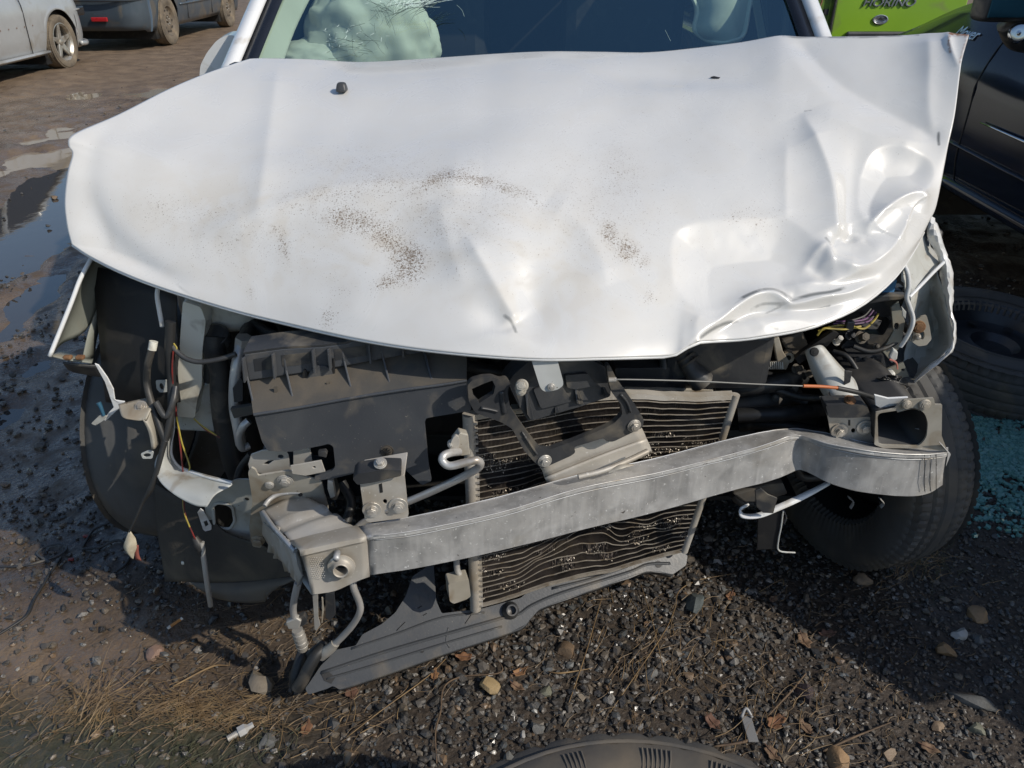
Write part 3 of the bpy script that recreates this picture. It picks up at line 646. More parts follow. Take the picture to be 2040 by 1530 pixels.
for px in (1842, 1853, 1865):                  # scored lines on the far end
    Q = [at(px, y_, y=np.interp(px, [1800, 1887], [1.19, 1.208]) - .004) for y_ in (905, 930, 955, 978)]
    V_, F_ = sweep(Q, .0006, 5); mk('score_line', V_, F_, M['dark'], beam_root)
# small bent flap and tongues on the beam
poly3('end_flap', beam_root, M['alu'], [at(1870, 880, y=1.20), at(1889, 902, y=1.21), at(1884, 930, y=1.222), at(1893, 905, y=1.235)], (0.002, .002, 0))

# ------------------------------------------------------------------ condenser and radiator
def pc(px): return np.interp(px, [930, 1465], [1.165, 1.305])
L0, L1 = at(938, 833, y=1.165), at(951, 1212, y=1.165); R0, R1 = at(1462, 793, y=1.305), at(1360, 1098, y=1.305)
cond = bpy.data.objects.new('condenser', None); C.objects.link(cond); cond.parent = car; cond.location = (0.15, 1.23 - 2.6, .4); cond['label'] = 'crushed condenser with dusty bent tubes'
NU, NR = 120, 32
uu = np.linspace(0, 1, NU)
def row(v, seed=0):
    P = (1 - uu)[:, None] * (L0 + (L1 - L0) * v) + uu[:, None] * (R0 + (R1 - R0) * v)
    bell = np.sin(math.pi * uu) ** 1.0
    up = .022 * np.sin(math.pi * np.clip(uu * 1.05, 0, 1)) ** 2 * (1 - v) ** 2                       # top bows upward
    w1 = np.exp(-((v - .50) / .17) ** 2) * sstep(.1, .35, uu) * sstep(1.0, .9, uu)
    w2 = np.exp(-((v - .80) / .13) ** 2) * sstep(.05, .3, uu) * sstep(1.0, .85, uu)
    dz = up + w1 * (fbm(uu * 5 + v * 2.0, v * 4 + 0 * uu, 3, 13) - .5) * .060 + w2 * ((fbm(uu * 6 - v * 3, v * 5 + 0 * uu, 3, 17) - .5) * .065 + .020 * np.sin(uu * 9 + v * 5)) \
        + (fbm(uu * 14, v * 29 + 0 * uu, 2, 23) - .5) * .0035
    dy = .03 * (w1 + w2) * bell * (.4 + fbm(uu * 4, v * 5 + 0 * uu, 2, 19)) 
    P[:, 2] += dz; P[:, 1] += dy
    return P
rows_ = [row(v) for v in np.linspace(0.02, 0.98, NR)]
def ribbon(P, hz, dy):
    n = len(P); V_ = []; F_ = []
    for q in P:
        for a, b in ((0, -hz), (0, hz), (dy, hz), (dy, -hz)): V_.append(q + np.array((0, a, b)))
    for i in range(n - 1):
        for k in range(4): F_.append((i * 4 + k, i * 4 + (k + 1) % 4, i * 4 + 4 + (k + 1) % 4, i * 4 + 4 + k))
    F_ += [(0, 1, 2, 3), ((n - 1) * 4 + 3, (n - 1) * 4 + 2, (n - 1) * 4 + 1, (n - 1) * 4)]
    return V_, F_
for P in rows_:
    V_, F_ = ribbon(P, .0007, .002); recalc(mk('condenser_tube', V_, F_, M['tubeflat'], cond))
V_ = []; F_ = []; Vb = []; Fb = []
NFD = 420
for i in range(NR - 1):
    a, b = rows_[i], rows_[i + 1]; f = np.linspace(0.004, .996, NFD)
    A_ = np.stack([np.interp(f, uu, a[:, k]) for k in range(3)], -1); B_ = np.stack([np.interp(f, uu, b[:, k]) for k in range(3)], -1)
    dmg = sstep(.50, .68, fbm(f * 9 + i * 1.7, np.full_like(f, i * .45), 3, 37)) * (1 if 4 < i < 30 else .2)
    o_ = len(V_)
    for k in range(NFD):
        yy = .0008 if k % 2 == 0 else .0042; j1, j2 = (rng.random(2) - .5) * .004 * dmg[k]
        m_ = (A_[k] + B_[k]) / 2 + np.array((j1, yy - .004 * dmg[k] * rng.random() + .0012, j2))
        V_ += [A_[k] + np.array((j1 * .3, yy, 0)), m_, B_[k] + np.array((j2 * .3, yy, 0))]
    for k in range(NFD - 1):
        for j in range(2): F_.append((o_ + 3 * k + j, o_ + 3 * k + j + 1, o_ + 3 * k + j + 4, o_ + 3 * k + j + 3))
    for k in range(NFD):
        for _ in range(1):
            if dmg[k] > .35 and rng.random() < .75 * dmg[k]:
                q = A_[k] + (B_[k] - A_[k]) * rng.random() + np.array((0, -.002 - .003 * rng.random(), 0)); d_ = np.array(((rng.random() - .5) * .004, -.002 * rng.random(), (rng.random() - .5) * .007)); b2_ = len(Vb)
                Vb += [q, q + d_, q + d_ + np.array((.0012, .001, .0006)), q + np.array((.0014, .0008, 0))]; Fb.append((b2_, b2_ + 1, b2_ + 2, b2_ + 3))
tag(mk('cooling_fins', V_, F_, M['fin'], cond), kind='stuff'); tag(mk('torn_fins', Vb, Fb, M['tubeflat'], cond), kind='stuff')
V_, F_ = sweep([L0 + np.array((-.004, .004, .006)), (L0 + L1) / 2 + np.array((-.004, .004, 0)), L1 + np.array((-.004, .004, -.006))], .0115, 18); recalc(mk('header_pipe', V_, F_, M['alu_warm'], cond, smooth=True, angle=R(50)))
V_, F_ = sweep([R0 + np.array((.004, .004, .006)), (R0 + R1) / 2 + np.array((.006, .004, 0)), R1 + np.array((.004, .004, -.004))], .0085, 14); recalc(mk('header_pipe', V_, F_, M['alu_warm'], cond, smooth=True, angle=R(50)))
V_ = []; F_ = []                               # ragged tube ends along the header
for P in rows_:
    q = P[0]; v2, f2 = boxv(q[0] + .006, q[1] + .004, q[2], .012, .016, .0045); b_ = len(V_); V_ += v2; F_ += [tuple(i + b_ for i in f) for f in f2]
mk('tube_end_row', V_, F_, M['alu_warm'], cond)['kind'] = 'stuff'
top = rows_[0] + np.array((0, 0, .010)); V_, F_ = ribbon(top, .0055, .018); recalc(mk('side_plate', V_, F_, M['alu_warm'], cond))
bot = rows_[-1] + np.array((0, 0, -.008)); V_, F_ = ribbon(bot, .0022, .018); recalc(mk('side_plate', V_, F_, M['tubeflat'], cond))
plate('pipe_block', cond, M['beige'], [(917, 862), (933, 866), (937, 907), (918, 909), (908, 900), (903, 880)], PV(1.135, .28), .018, bev=.002)
plate('pipe_flange', cond, M['alu_warm'], circ(906, 887, 9, 20, 16, .25), PV(1.127, .28), .006)
bolt(cond, M['steel'], at(900, 884, y=1.105), (-.4, -1, .2), .005, .008, .009)
tube('refrigerant_pipe', cond, M['pipe'], [(914, 900, 1.105), (898, 902, 1.085), (884, 908, 1.072), (882, 919, 1.066), (896, 928, 1.062), (925, 922, 1.064), (948, 917, 1.068), (957, 923, 1.075), (950, 934, 1.085), (915, 953, 1.105), (860, 979, 1.12), (800, 1005, 1.13), (730, 1038, 1.135), (710, 1055, 1.13), (706, 1075, 1.11)], .0072, 7, 12)
plate('receiver_block', cond, M['beige'], [(893, 1164), (907, 1160), (934, 1155), (938, 1188), (930, 1194), (904, 1203), (896, 1198)], PV(1.15, .28), .03, bev=.003, r=3)
tube('refrigerant_pipe', cond, M['pipe'], [(909, 1112, 1.14), (911, 1135, 1.142), (918, 1150, 1.145), (919, 1166, 1.15)], .0062)
bolt(cond, M['steel'], at(901, 1158, y=1.14), (0, -.4, 1), .004, 0, .012)
# radiator behind, with its black end tank and hose neck
rad = bpy.data.objects.new('radiator', None); C.objects.link(rad); rad.parent = car; rad.location = (.3, 1.38 - 2.6, .55)
PR = PV(1.335, .12)
plate('end_tank', rad, M['black_plastic'], [(1225, 734), (1300, 733), (1403, 733), (1414, 742), (1419, 762), (1415, 774), (1230, 772)], PR, .05, bev=.006, r=5)
plate('tank_seam', rad, M['beige'], [(1228, 773), (1421, 776), (1422, 784), (1416, 788), (1246, 791), (1230, 789)], PR.off(-.006), .05, bev=.002)
for k in range(13):
    q = PR.off(-.0075).hit(1257 + k * 11.8, 779.5 + k * .25); V_, F_ = boxv(*q, .0028, .002, .0022); mk('crimp_slot', V_, F_, M['dark'], rad)
plate('radiator_core', rad, M['fin'], [(1230, 790), (1400, 789), (1340, 1090), (1150, 1110)], PR.off(.03), .02)
tube('hose_neck', rad, M['black_plastic'], [(1398, 760, 1.36), (1388, 748, 1.36), (1377, 734, 1.365), (1366, 718, 1.375), (1352, 700, 1.39)], [.026, .023, .018, .018, .02], 5, 14)
for k, (px, py) in enumerate(((1375, 722), (1368, 713), (1361, 706))):
    V_, F_ = lathe([(.0185, -.002), (.022, -.002), (.022, .002), (.0185, .002)], at(1366, 718, y=1.375) - at(1377, 734, y=1.365), at(px, py, y=1.37 + k * .006), 20, True); mk('hose_clamp', V_, F_, M['dusty_plastic'], rad)

# ------------------------------------------------------------------ plastic front carrier (left half still in place)
PF = PV(1.142, .05)
carrier = bpy.data.objects.new('front_carrier', None); C.objects.link(carrier); carrier.parent = car; carrier.location = (-.15, 1.2 - 2.6, .6)
plate('carrier_face', carrier, M['panel_plastic'], [(506, 825), (600, 810), (693, 793), (800, 776), (875, 766), (930, 757), (939, 818), (849, 833), (846, 842), (855, 934), (860, 958), (841, 967), (792, 922), (778, 924), (720, 940), (669, 952), (628, 958), (626, 949), (662, 938), (668, 930), (664, 890), (655, 884), (640, 888), (580, 900), (533, 898), (522, 880)], PF, .006, bev=.0025, r=4)
# moulded clock-mark boss
q = PF.off(-.001).hit(770, 899); V_, F_ = lathe([(.0125, .0), (.0125, -.0018), (.0105, -.0018), (.0105, 0.0004), (.0004, .0004)], (0, -1, 0), q, 24); mk('moulded_boss', V_, F_, M['dusty_plastic'], carrier)
for k in range(5):
    a = k * .63; e = np.array((math.cos(a), 0, math.sin(a))) * .0085
    V_, F_ = sweep([q - e + np.array((0, -.002, 0)), q + np.array(((rng.random() - .5) * .004, -.003, 0)), q + e + np.array((0, -.002, 0))], .0009, 5); mk('boss_mark', V_, F_, M['dark'], carrier)
PS = PF.off(.065)
sh = [PF.hit(*p) for p in ((506, 826), (600, 811), (693, 794), (800, 777), (875, 767), (930, 758))]; bk = [PS.hit(*p) for p in ((497, 757), (590, 744), (690, 729), (790, 712), (860, 700), (930, 690))]
V_ = sh + bk; F_ = [(i, i + 1, i + 7, i + 6) for i in range(5)]; solid(mk('carrier_shelf', V_, F_, M['dusty_plastic'], carrier), .004, 1)
plate('upper_rail', carrier, M['panel_plastic'], [(486, 706), (563, 695), (640, 691), (690, 685), (760, 660), (900, 640), (930, 640), (930, 690), (860, 700), (775, 713), (690, 729), (590, 745), (496, 758)], PS.off(-.012), .012, bev=.002)
tp = [PS.off(-.012).hit(*p) for p in ((486, 706), (563, 695), (640, 691), (690, 685), (760, 660), (900, 640))]
V_ = tp + [p + np.array((0, .05, .006)) for p in tp]; solid(mk('rail_flange', V_, [(i, i + 1, i + 7, i + 6) for i in range(5)], M['black_plastic'], carrier), .004, 1)
for px, a in ((506, 820), (584, 806), (700, 785), (776, 771), (858, 756)):             # gusset ribs standing on the shelf
    i = px; low = PF.off(.008).hit(px, a); hi = PS.off(-.014).hit(px - 16, np.interp(px, [496, 690, 860], [752, 722, 694])); bkp = np.array((hi[0], hi[1] + .012, low[2] + .01))
    hi2 = PS.off(-.012).hit(px - 22, np.interp(px, [496, 690, 860], [712, 690, 660]))
    poly3('gusset_rib', carrier, M['panel_plastic'], [low, hi, hi2, bkp], (.0035, 0, 0), .0008)
for px, py, w, h in ((607, 752, 5, 14), (664, 745, 3, 30), (640, 752, 26, 22)):
    q = PS.off(-.016); plate('rail_slot' if w < 10 else 'rail_boss', carrier, M['dark'] if w < 10 else M['panel_plastic'], circ(px, py - 2, w, h, 10), q, .004, bev=.0005)
tube('rail_edge', carrier, M['black_plastic'], [(490, 708, 1.185), (560, 694, 1.19), (600, 697, 1.19), (650, 690, 1.192), (700, 682, 1.194), (750, 662, 1.196)], .006, 5, 8)
for k, px in enumerate((486, 545, 624, 655, 735, 800, 850)):                             # webs of the upper rail, deep cells behind
    t0 = np.interp(px, [486, 563, 690, 760, 900], [708, 697, 687, 662, 642]); b0 = np.interp(px, [496, 590, 690, 775, 860], [757, 744, 728, 712, 699])
    a_, c0_ = PS.off(-.0135).hit(px, t0 + 2), PS.off(-.0135).hit(px + 4, b0 - 2); poly3('rail_web', carrier, M['panel_plastic'], [a_, c0_, c0_ + np.array((0, -.014, 0)), a_ + np.array((0, -.014, .003))], (.003, 0, 0), .0006)
for pts_ in ([(505, 716), (540, 710), (543, 735), (508, 740)], [(560, 708), (617, 702), (619, 724), (563, 731)], [(665, 696), (728, 688), (731, 708), (668, 718)]):
    plate('rail_cell', carrier, M['black_plastic'], pts_, PS.off(-.0128), .002, bev=0)
for px, py in ((545, 770), (650, 762)): plate('shelf_fin', carrier, M['dusty_plastic'], [(px, py), (px + 8, py - 1), (px + 10, py + 28), (px + 2, py + 30)], PF.off(.03), .002, bev=.0005)
tube('face_edge', carrier, M['panel_plastic'], [tuple((*p_, 0)) for p_ in ()] or [(506, 826, 1.118), (600, 811, 1.123), (693, 794, 1.127), (800, 777, 1.131), (875, 767, 1.135), (930, 758, 1.138)], .003, 4, 8)
# white-ish channel bracket and grey plates seen through the cut-outs
PB2 = PF.off(.022)
plate('carrier_bracket', carrier, M['steel'], [(500, 905), (522, 897), (566, 893), (575, 906), (580, 938), (540, 946), (497, 940), (494, 925)], PB2, .003, holes=[[(524, 925), (535, 918), (546, 917), (534, 926)], circ(559, 910, 6, 4, 10)])
plate('carrier_bracket', carrier, M['steel'], [(584, 899), (596, 896), (618, 893), (622, 918), (600, 925), (584, 926)], PB2.off(-.006), .003)
plate('carrier_bracket', carrier, M['alu_warm'], [(578, 928), (640, 917), (648, 940), (610, 948), (582, 944)], PF.off(-.008), .003, holes=[circ(626, 931, 3, 2, 8)])
plate('clip', carrier, M['black_plastic'], [(633, 901), (648, 899), (652, 904), (650, 912), (634, 909)], PF.off(-.004), .01)

# ------------------------------------------------------------------ left chassis end: flange, crush can, white brackets
lh = bpy.data.objects.new('crush_can', None); C.objects.link(lh); lh.parent = car; lh.location = (-.42, 1.12 - 2.6, .5); lh['label'] = 'scuffed crush can holding the beam end'
PFL = PV(1.15, .05, lean=-.25, z0=.5)
plate('mounting_flange', lh, M['beige'], [(494, 941), (500, 931), (509, 936), (514, 948), (575, 938), (612, 952), (640, 957), (655, 1016), (645, 1040), (600, 1000), (560, 996), (536, 1010), (526, 1060), (520, 1092), (503, 1089), (496, 1050), (503, 1000)], PFL, .004, r=4)
bolt(lh, M['steel'], PFL.off(-.001).hit(568, 957), -PFL.normal(), .0095, .015, .008); bolt(lh, M['steel'], PFL.off(-.001).hit(537, 966), -PFL.normal(), .006, .009, .003); bolt(lh, M['steel'], PFL.off(-.001).hit(514, 1076), -PFL.normal(), .0095, .014, .008)
T = [at(523, 1016, y=1.125), at(545, 990, y=1.15), at(612, 985, y=1.155), at(655, 1021, y=1.105), at(712, 1053, y=1.03), at(592, 1096, y=.985)]
c0 = [np.array(q) for q in T]
# top with two pressed beads
rowsT = []
for f in np.linspace(0, 1, 15):
    a = c0[0] + (c0[5] - c0[0]) * f; m_ = np.array(c0[2]) + (c0[4] - c0[2]) * f if f > .5 else c0[2] + (c0[3] - c0[2]) * (f * 2) if f < .5 else c0[3]
    m_ = (c0[1] * .15 + c0[2] * .85) + (c0[4] - (c0[1] * .15 + c0[2] * .85)) * f
    r_ = []
    for g in np.linspace(0, 1, 13):
        q = a + (m_ - a) * g; q = q + np.array((0, 0, .007 * math.exp(-((f - .42) / .07) ** 2) + .007 * math.exp(-((f - .68) / .07) ** 2) - .004 * math.exp(-((f - .55) / .06) ** 2) + .003 * math.sin(g * math.pi) + .004 * (vnoise(f * 4, g * 4, 8) - .5)))
        r_.append(q)
    rowsT.append(r_)
G2 = np.array(rowsT); a, b = G2.shape[:2]; F_ = [(i * b + j, i * b + j + 1, (i + 1) * b + j + 1, (i + 1) * b + j) for i in range(a - 1) for j in range(b - 1)]
solid(recalc(mk('can_top', G2.reshape(-1, 3), F_, M['alu_warm'], lh, smooth=True)), .0025, 0)
def side(name, edge_, h, m, jag=.004):
    E = catmull(edge_, 4); V_ = []; F_ = []
    for i, q in enumerate(E):
        for k in range(4): V_.append(q + np.array((jag * (vnoise(i * .9, k * 1.3, 4) - .5) * 2 - .002 * k, jag * (vnoise(i * .7, k, 5) - .5), -h * k / 3 - .001)))
    for i in range(len(E) - 1):
        for k in range(3): F_.append((i * 4 + k, i * 4 + k + 1, i * 4 + k + 5, i * 4 + k + 4))
    return solid(mk(name, V_, F_, m, lh, smooth=True), .0025, 0)
side('can_side', [r_[0] for r_ in rowsT][::2], .085, M['alu_warm'], .008); side('can_side', [r_[-1] for r_ in rowsT][::2], .085, M['alu_warm'], .004)
for px, py, yy in ((600, 990, 1.127), (643, 1043, 1.055)):
    q = at(px, py, y=yy); V_, F_ = lathe([(.0003, .0), (.0042, .0)], (0, -.35, 1), q + np.array((0, -.002, .0065)), 14); mk('drain_hole', V_, F_, M['dark'], lh)
tube('weld_bead', lh, M['alu'], [(527, 1008, 1.115), (536, 996, 1.128), (552, 986, 1.137), (575, 981, 1.14), (600, 980, 1.142)], .0045, 6, 8); tube('weld_bead', lh, M['alu'], [(524, 1020, 1.115), (545, 1050, 1.055), (570, 1078, 1.005), (588, 1098, .98)], .004, 6, 8)
tube('torn_edge', lh, M['alu'], [(588, 1092, .978), (630, 1082, .985), (668, 1070, .998), (705, 1060, 1.015)], .0022, 6, 6)
poly3('can_side_plate', lh, M['alu_warm'], [at(523, 1040, y=1.12), at(545, 1062, y=1.06), at(590, 1108, y=.985), at(600, 1150, y=.985), at(590, 1160, y=1.0), at(560, 1110, y=1.07), at(530, 1072, y=1.12)], (.004, .004, 0))
PW = PV(1.14, -.12, lean=-.2)
lw = bpy.data.objects.new('headlamp_bracket', None); C.objects.link(lw); lw.parent = car; lw.location = (-.55, 1.18 - 2.6, .55); lw['label'] = 'white pressed bracket with an oval hole'
plate('bracket_plate', lw, M['white_inner'], [(406, 998), (412, 985), (427, 976), (462, 959), (472, 955), (494, 955), (509, 962), (516, 975), (505, 998), (499, 1018), (503, 1050), (521, 1092), (500, 1088), (462, 1071), (427, 1053), (411, 1033)], PW, .003, holes=[[(424, 1008), (433, 1002), (453, 1004), (464, 1012), (468, 1038), (459, 1053), (442, 1053), (427, 1045)]], r=4)
ov = [PW.off(-.003).hit(*p) for p in rnd([(424, 1008), (433, 1002), (453, 1004), (464, 1012), (468, 1038), (459, 1053), (442, 1053), (427, 1045)], 5)]; ov.append(ov[0]); V_, F_ = sweep(ov, .0032, 8); mk('hole_rim', V_, F_, M['white_inner'], lw, smooth=True)
plate('clip_tab', lw, M['white'], [(393, 1021), (399, 1013), (405, 1018), (421, 1048), (421, 1055), (412, 1062), (404, 1055), (400, 1042)], PW.off(-.012), .002, holes=[[(405, 1040), (412, 1037), (415, 1046), (409, 1050)]])
V_, F_ = lathe([(.0003, 0), (.0045, 0)], -PW.normal(), PW.off(-.001).hit(492, 994), 14); mk('round_hole', V_, F_, M['dark'], lw)
sheet('curved_rail', lw, M['white_inner'], [[(339, 812, 1.30), (336, 850, 1.29), (320, 895, 1.26), (308, 925, 1.235), (318, 958, 1.20), (347, 985, 1.165), (386, 1006, 1.145), (412, 1010, 1.14)], [(342, 815, 1.31), (342, 850, 1.30), (330, 895, 1.27), (325, 922, 1.245), (337, 950, 1.21), (362, 968, 1.18), (400, 984, 1.155), (430, 985, 1.15)],
      [(346, 818, 1.335), (346, 852, 1.325), (340, 890, 1.30), (341, 912, 1.285), (354, 931, 1.26), (375, 941, 1.23), (415, 955, 1.195), (460, 968, 1.17)], [(347, 815, 1.34), (347, 848, 1.33), (342, 886, 1.305), (344, 907, 1.29), (357, 926, 1.265), (377, 935, 1.235), (417, 947, 1.2), (463, 958, 1.175)]], .002)
tube('rail_edge', lw, M['white'], [(346, 816, 1.337), (346, 852, 1.327), (341, 888, 1.30), (343, 910, 1.285), (356, 929, 1.262), (376, 939, 1.232), (416, 952, 1.196), (462, 962, 1.172)], .0028, 6, 8)
PL2 = PV(1.26, 0)
sheet('mount_arm', lw, M['beige'], [[(236, 806, 1.27), (262, 800, 1.28), (300, 792, 1.29)], [(242, 828, 1.245), (268, 822, 1.25), (302, 812, 1.26)], [(250, 834, 1.238), (275, 838, 1.238), (292, 836, 1.24)]], .003)
sheet('mount_arm', lw, M['beige'], [[(284, 834, 1.24), (292, 838, 1.24), (300, 818, 1.26)], [(296, 860, 1.235), (304, 862, 1.235), (310, 850, 1.255)], [(303, 895, 1.23), (309, 893, 1.23), (315, 884, 1.25)]], .0025)
plate('slotted_tab', lw, M['white_inner'], [(310, 758), (333, 757), (334, 781), (318, 782), (312, 775)], PV(1.32), .002, holes=[circ(322, 770, 4, 7, 10, -.3)], r=3)
plate('slotted_tab', lw, M['white_inner'], [(280, 904), (296, 897), (306, 900), (303, 914), (284, 914)], PV(1.235), .002, holes=[circ(293, 907, 8, 4, 10, -.1)], r=3)
bolt(lw, M['steel'], at(281, 810, y=1.262), (0, -.6, .8), .007, .012, .006)
tube('bent_flange', lw, M['white'], [(315, 572, 1.33), (313, 590, 1.33), (318, 622, 1.33), (323, 650, 1.33)], .0045, 5, 8)

# ------------------------------------------------------------------ sensor brackets standing on the beam
def sensor(face, caps, bolts, holes, y0, k, slot):
    r_ = bpy.data.objects.new('bumper_bracket', None); C.objects.link(r_); r_.parent = car; q = at(*face[0], y=y0); r_.location = Vector(q) - car.location
    P = PV(y0, k)
    plate('bracket_face', r_, M['alu_warm'], face, P, .003, holes=[circ(*h, 4.2, 5, 10) for h in holes], r=5)
    plate('bracket_slot', r_, M['dark'], slot, P.off(-.0008), .001, bev=0)
    cap = plate('rubber_cap', r_, M['black_plastic'], caps, P.off(-.012), .035, bev=.003, r=4)
    for b in bolts: bolt(r_, M['steel'], P.off(-.001).hit(*b), -P.normal(), .0085, .0165, .010)
    top_ = [P.off(.003).hit(*p) for p in (face[0], face[1])]
    poly3('bracket_top', r_, M['alu_warm'], [top_[0], top_[1], top_[1] + np.array((0, .05, .012)), top_[0] + np.array((0, .05, .012))], (0, 0, -.003))
    c = P.off(-.013).hit((caps[0][0] + caps[3][0]) / 2 + 6, caps[2][1] + 4); bolt(r_, M['rust'] if y0 > 1.1 else M['steel'], c + np.array((0, .012, .008)), (0, -.45, 1), .007, .011, .008)
    return r_
sensor([(717, 962), (806, 946), (814, 1024), (812, 1031), (736, 1041), (727, 1036)], [(702, 954), (712, 944), (764, 936), (799, 937), (800, 948), (746, 961), (712, 966)], [(741, 1015), (793, 1007)], [(767, 999), (770, 1020)], 1.058, .1, [(755, 965), (761, 963), (763, 981), (757, 982)])
sensor([(1648, 826), (1735, 831), (1743, 872), (1739, 883), (1664, 884), (1657, 876)], [(1645, 808), (1680, 806), (1727, 807), (1735, 830), (1690, 833), (1651, 832)], [(1672, 858), (1723, 851)], [(1700, 858)], 1.262, -.02, [(1690, 837), (1694, 837), (1694, 848), (1690, 848)])

# ------------------------------------------------------------------ bonnet lock carrier
lock = bpy.data.objects.new('lock_carrier', None); C.objects.link(lock); lock.parent = car; lock.location = (.05, 1.12 - 2.6, .65); lock['label'] = 'black forked lock carrier bolted to a bent plate'
PK = PV(1.115, .22)
plate('fork_bracket', lock, M['black_plastic'], [(931, 768), (940, 758), (962, 752), (981, 751), (996, 757), (1009, 754), (1017, 762), (1011, 780), (1016, 811), (1037, 843), (1058, 872), (1076, 894), (1095, 896), (1140, 880), (1203, 854), (1224, 843), (1240, 826), (1237, 806), (1219, 782), (1213, 763), (1208, 728), (1215, 727), (1228, 754), (1246, 779), (1265, 806), (1283, 836), (1280, 852), (1222, 880), (1209, 880), (1202, 873), (1143, 891), (1147, 901), (1138, 908), (1080, 934), (1067, 923), (1045, 899), (1020, 854), (998, 841), (946, 822), (934, 800)], PK, .012, holes=[[(940, 775), (962, 765), (981, 758), (987, 770), (983, 785), (955, 803), (944, 791)]], bev=.004, r=5)
for a, w in (([(958, 812), (975, 815), (992, 819)], .004), ([(999, 780), (1001, 800), (1005, 824)], .0045), ([(1045, 868), (1058, 888), (1070, 905)], .004), ([(1236, 785), (1248, 800), (1256, 820)], .0045), ([(1040, 860), (1052, 878)], .003)):
    Q = [PK.off(-.001).hit(*p) for p in a]; V_, F_ = sweep(catmull(Q, 5), w, 8, .6); mk('pressed_bead', V_, F_, M['black_plastic'], lock, smooth=True)
for b in ((1085, 918), (1263, 848)): bolt(lock, M['steel'], PK.off(-.001).hit(*b), -PK.normal(), .0085, .013, .009)
PG = PV(1.135, .22, lean=.15, z0=.5)
gp = [[(1066, 915, 0), (1140, 884, 0), (1198, 860, 0), (1268, 834, 0)], [(1079, 936, 0), (1150, 905, 0), (1205, 880, 0), (1278, 852, 0)], [(1082, 943, 0), (1152, 915, 0), (1210, 892, 0), (1284, 864, 0)], [(1084, 950, .004), (1153, 922, .004), (1212, 899, .004), (1287, 872, .004)], [(1086, 954, 0), (1154, 926, 0), (1214, 903, 0), (1289, 876, 0)], [(1090, 962, 0), (1157, 934, 0), (1218, 911, 0), (1294, 886, 0)], [(1095, 970, 0), (1160, 950, 0), (1222, 925, 0), (1298, 898, 0)]]
gr = [[tuple(PG.off(p[2]).hit(p[0], p[1])) for p in r_] for r_ in gp]; sheet('guard_plate', lock, M['alu_warm'], gr, .003, 4, world=True)
tube('rolled_edge', lock, M['alu_warm'], [(1152, 950, 1.108), (1200, 938, 1.12), (1250, 918, 1.14), (1290, 899, 1.16)], .0055, 5, 8); tube('torn_tongue', lock, M['beige'], [(1212, 941, 1.118), (1235, 930, 1.125), (1262, 926, 1.135)], [.003, .007, .002], 5, 8, flat=.5)
PKB = PV(1.145, .22, lean=.2, z0=.66)
plate('lock_housing', lock, M['black_plastic'], [(1012, 764), (1022, 748), (1062, 712), (1120, 690), (1214, 735), (1218, 762), (1216, 790), (1150, 812), (1066, 836), (1052, 838), (1036, 812)], PKB, .06, bev=.006, r=5)
for a in ([(1046, 785), (1053, 812), (1057, 836)], [(1144, 772), (1151, 790), (1156, 806)], [(1200, 772), (1206, 788)], [(1106, 812), (1108, 822)]):
    Q = [PKB.off(-.004).hit(*p) for p in a]; poly3('housing_rib', lock, M['black_plastic'], [Q[0], Q[0] + np.array((.005, 0, 0)), Q[-1] + np.array((.006, 0, 0)), Q[-1], (Q[0] + Q[-1]) / 2 + np.array((-.001, -.012, -.008))], (0, .01, 0), .0005)
plate('housing_step', lock, M['black_plastic'], [(1126, 748), (1170, 744), (1190, 768), (1146, 776), (1130, 772)], PKB.off(-.012), .014, bev=.003, r=3)
plate('housing_step', lock, M['black_plastic'], [(1062, 775), (1115, 762), (1140, 800), (1078, 815)], PKB.off(-.008), .012, bev=.004, r=6)
bolt(lock, M['beige'], at(1040, 768, y=1.10), (-.2, -1, .5), .008, .011, .014); bolt(lock, M['beige'], at(1038, 778, y=1.10), (-.2, -1, .5), .006, .009, .008)
tube('release_cable', car, M['cable'], [(1216, 757, 1.13), (1232, 756, 1.125), (1300, 757, 1.14), (1400, 760, 1.17), (1500, 765, 1.2), (1600, 769, 1.215), (1670, 773, 1.225), (1710, 783, 1.232), (1740, 792, 1.24)], .0015, 8, 8)
tube('cable_end', car, M['alu_warm'], [(1213, 757, 1.128), (1228, 756.5, 1.127)], .0045, 2, 10); tube('cable_sleeve', car, M['orange'], [(1600, 769, 1.2145), (1635, 770, 1.219), (1670, 773, 1.2245)], .0032, 5, 10); tube('cable_sleeve', car, M['rubber'], [(1668, 773, 1.2245), (1710, 782, 1.231), (1741, 792, 1.24)], .0045, 5, 10)

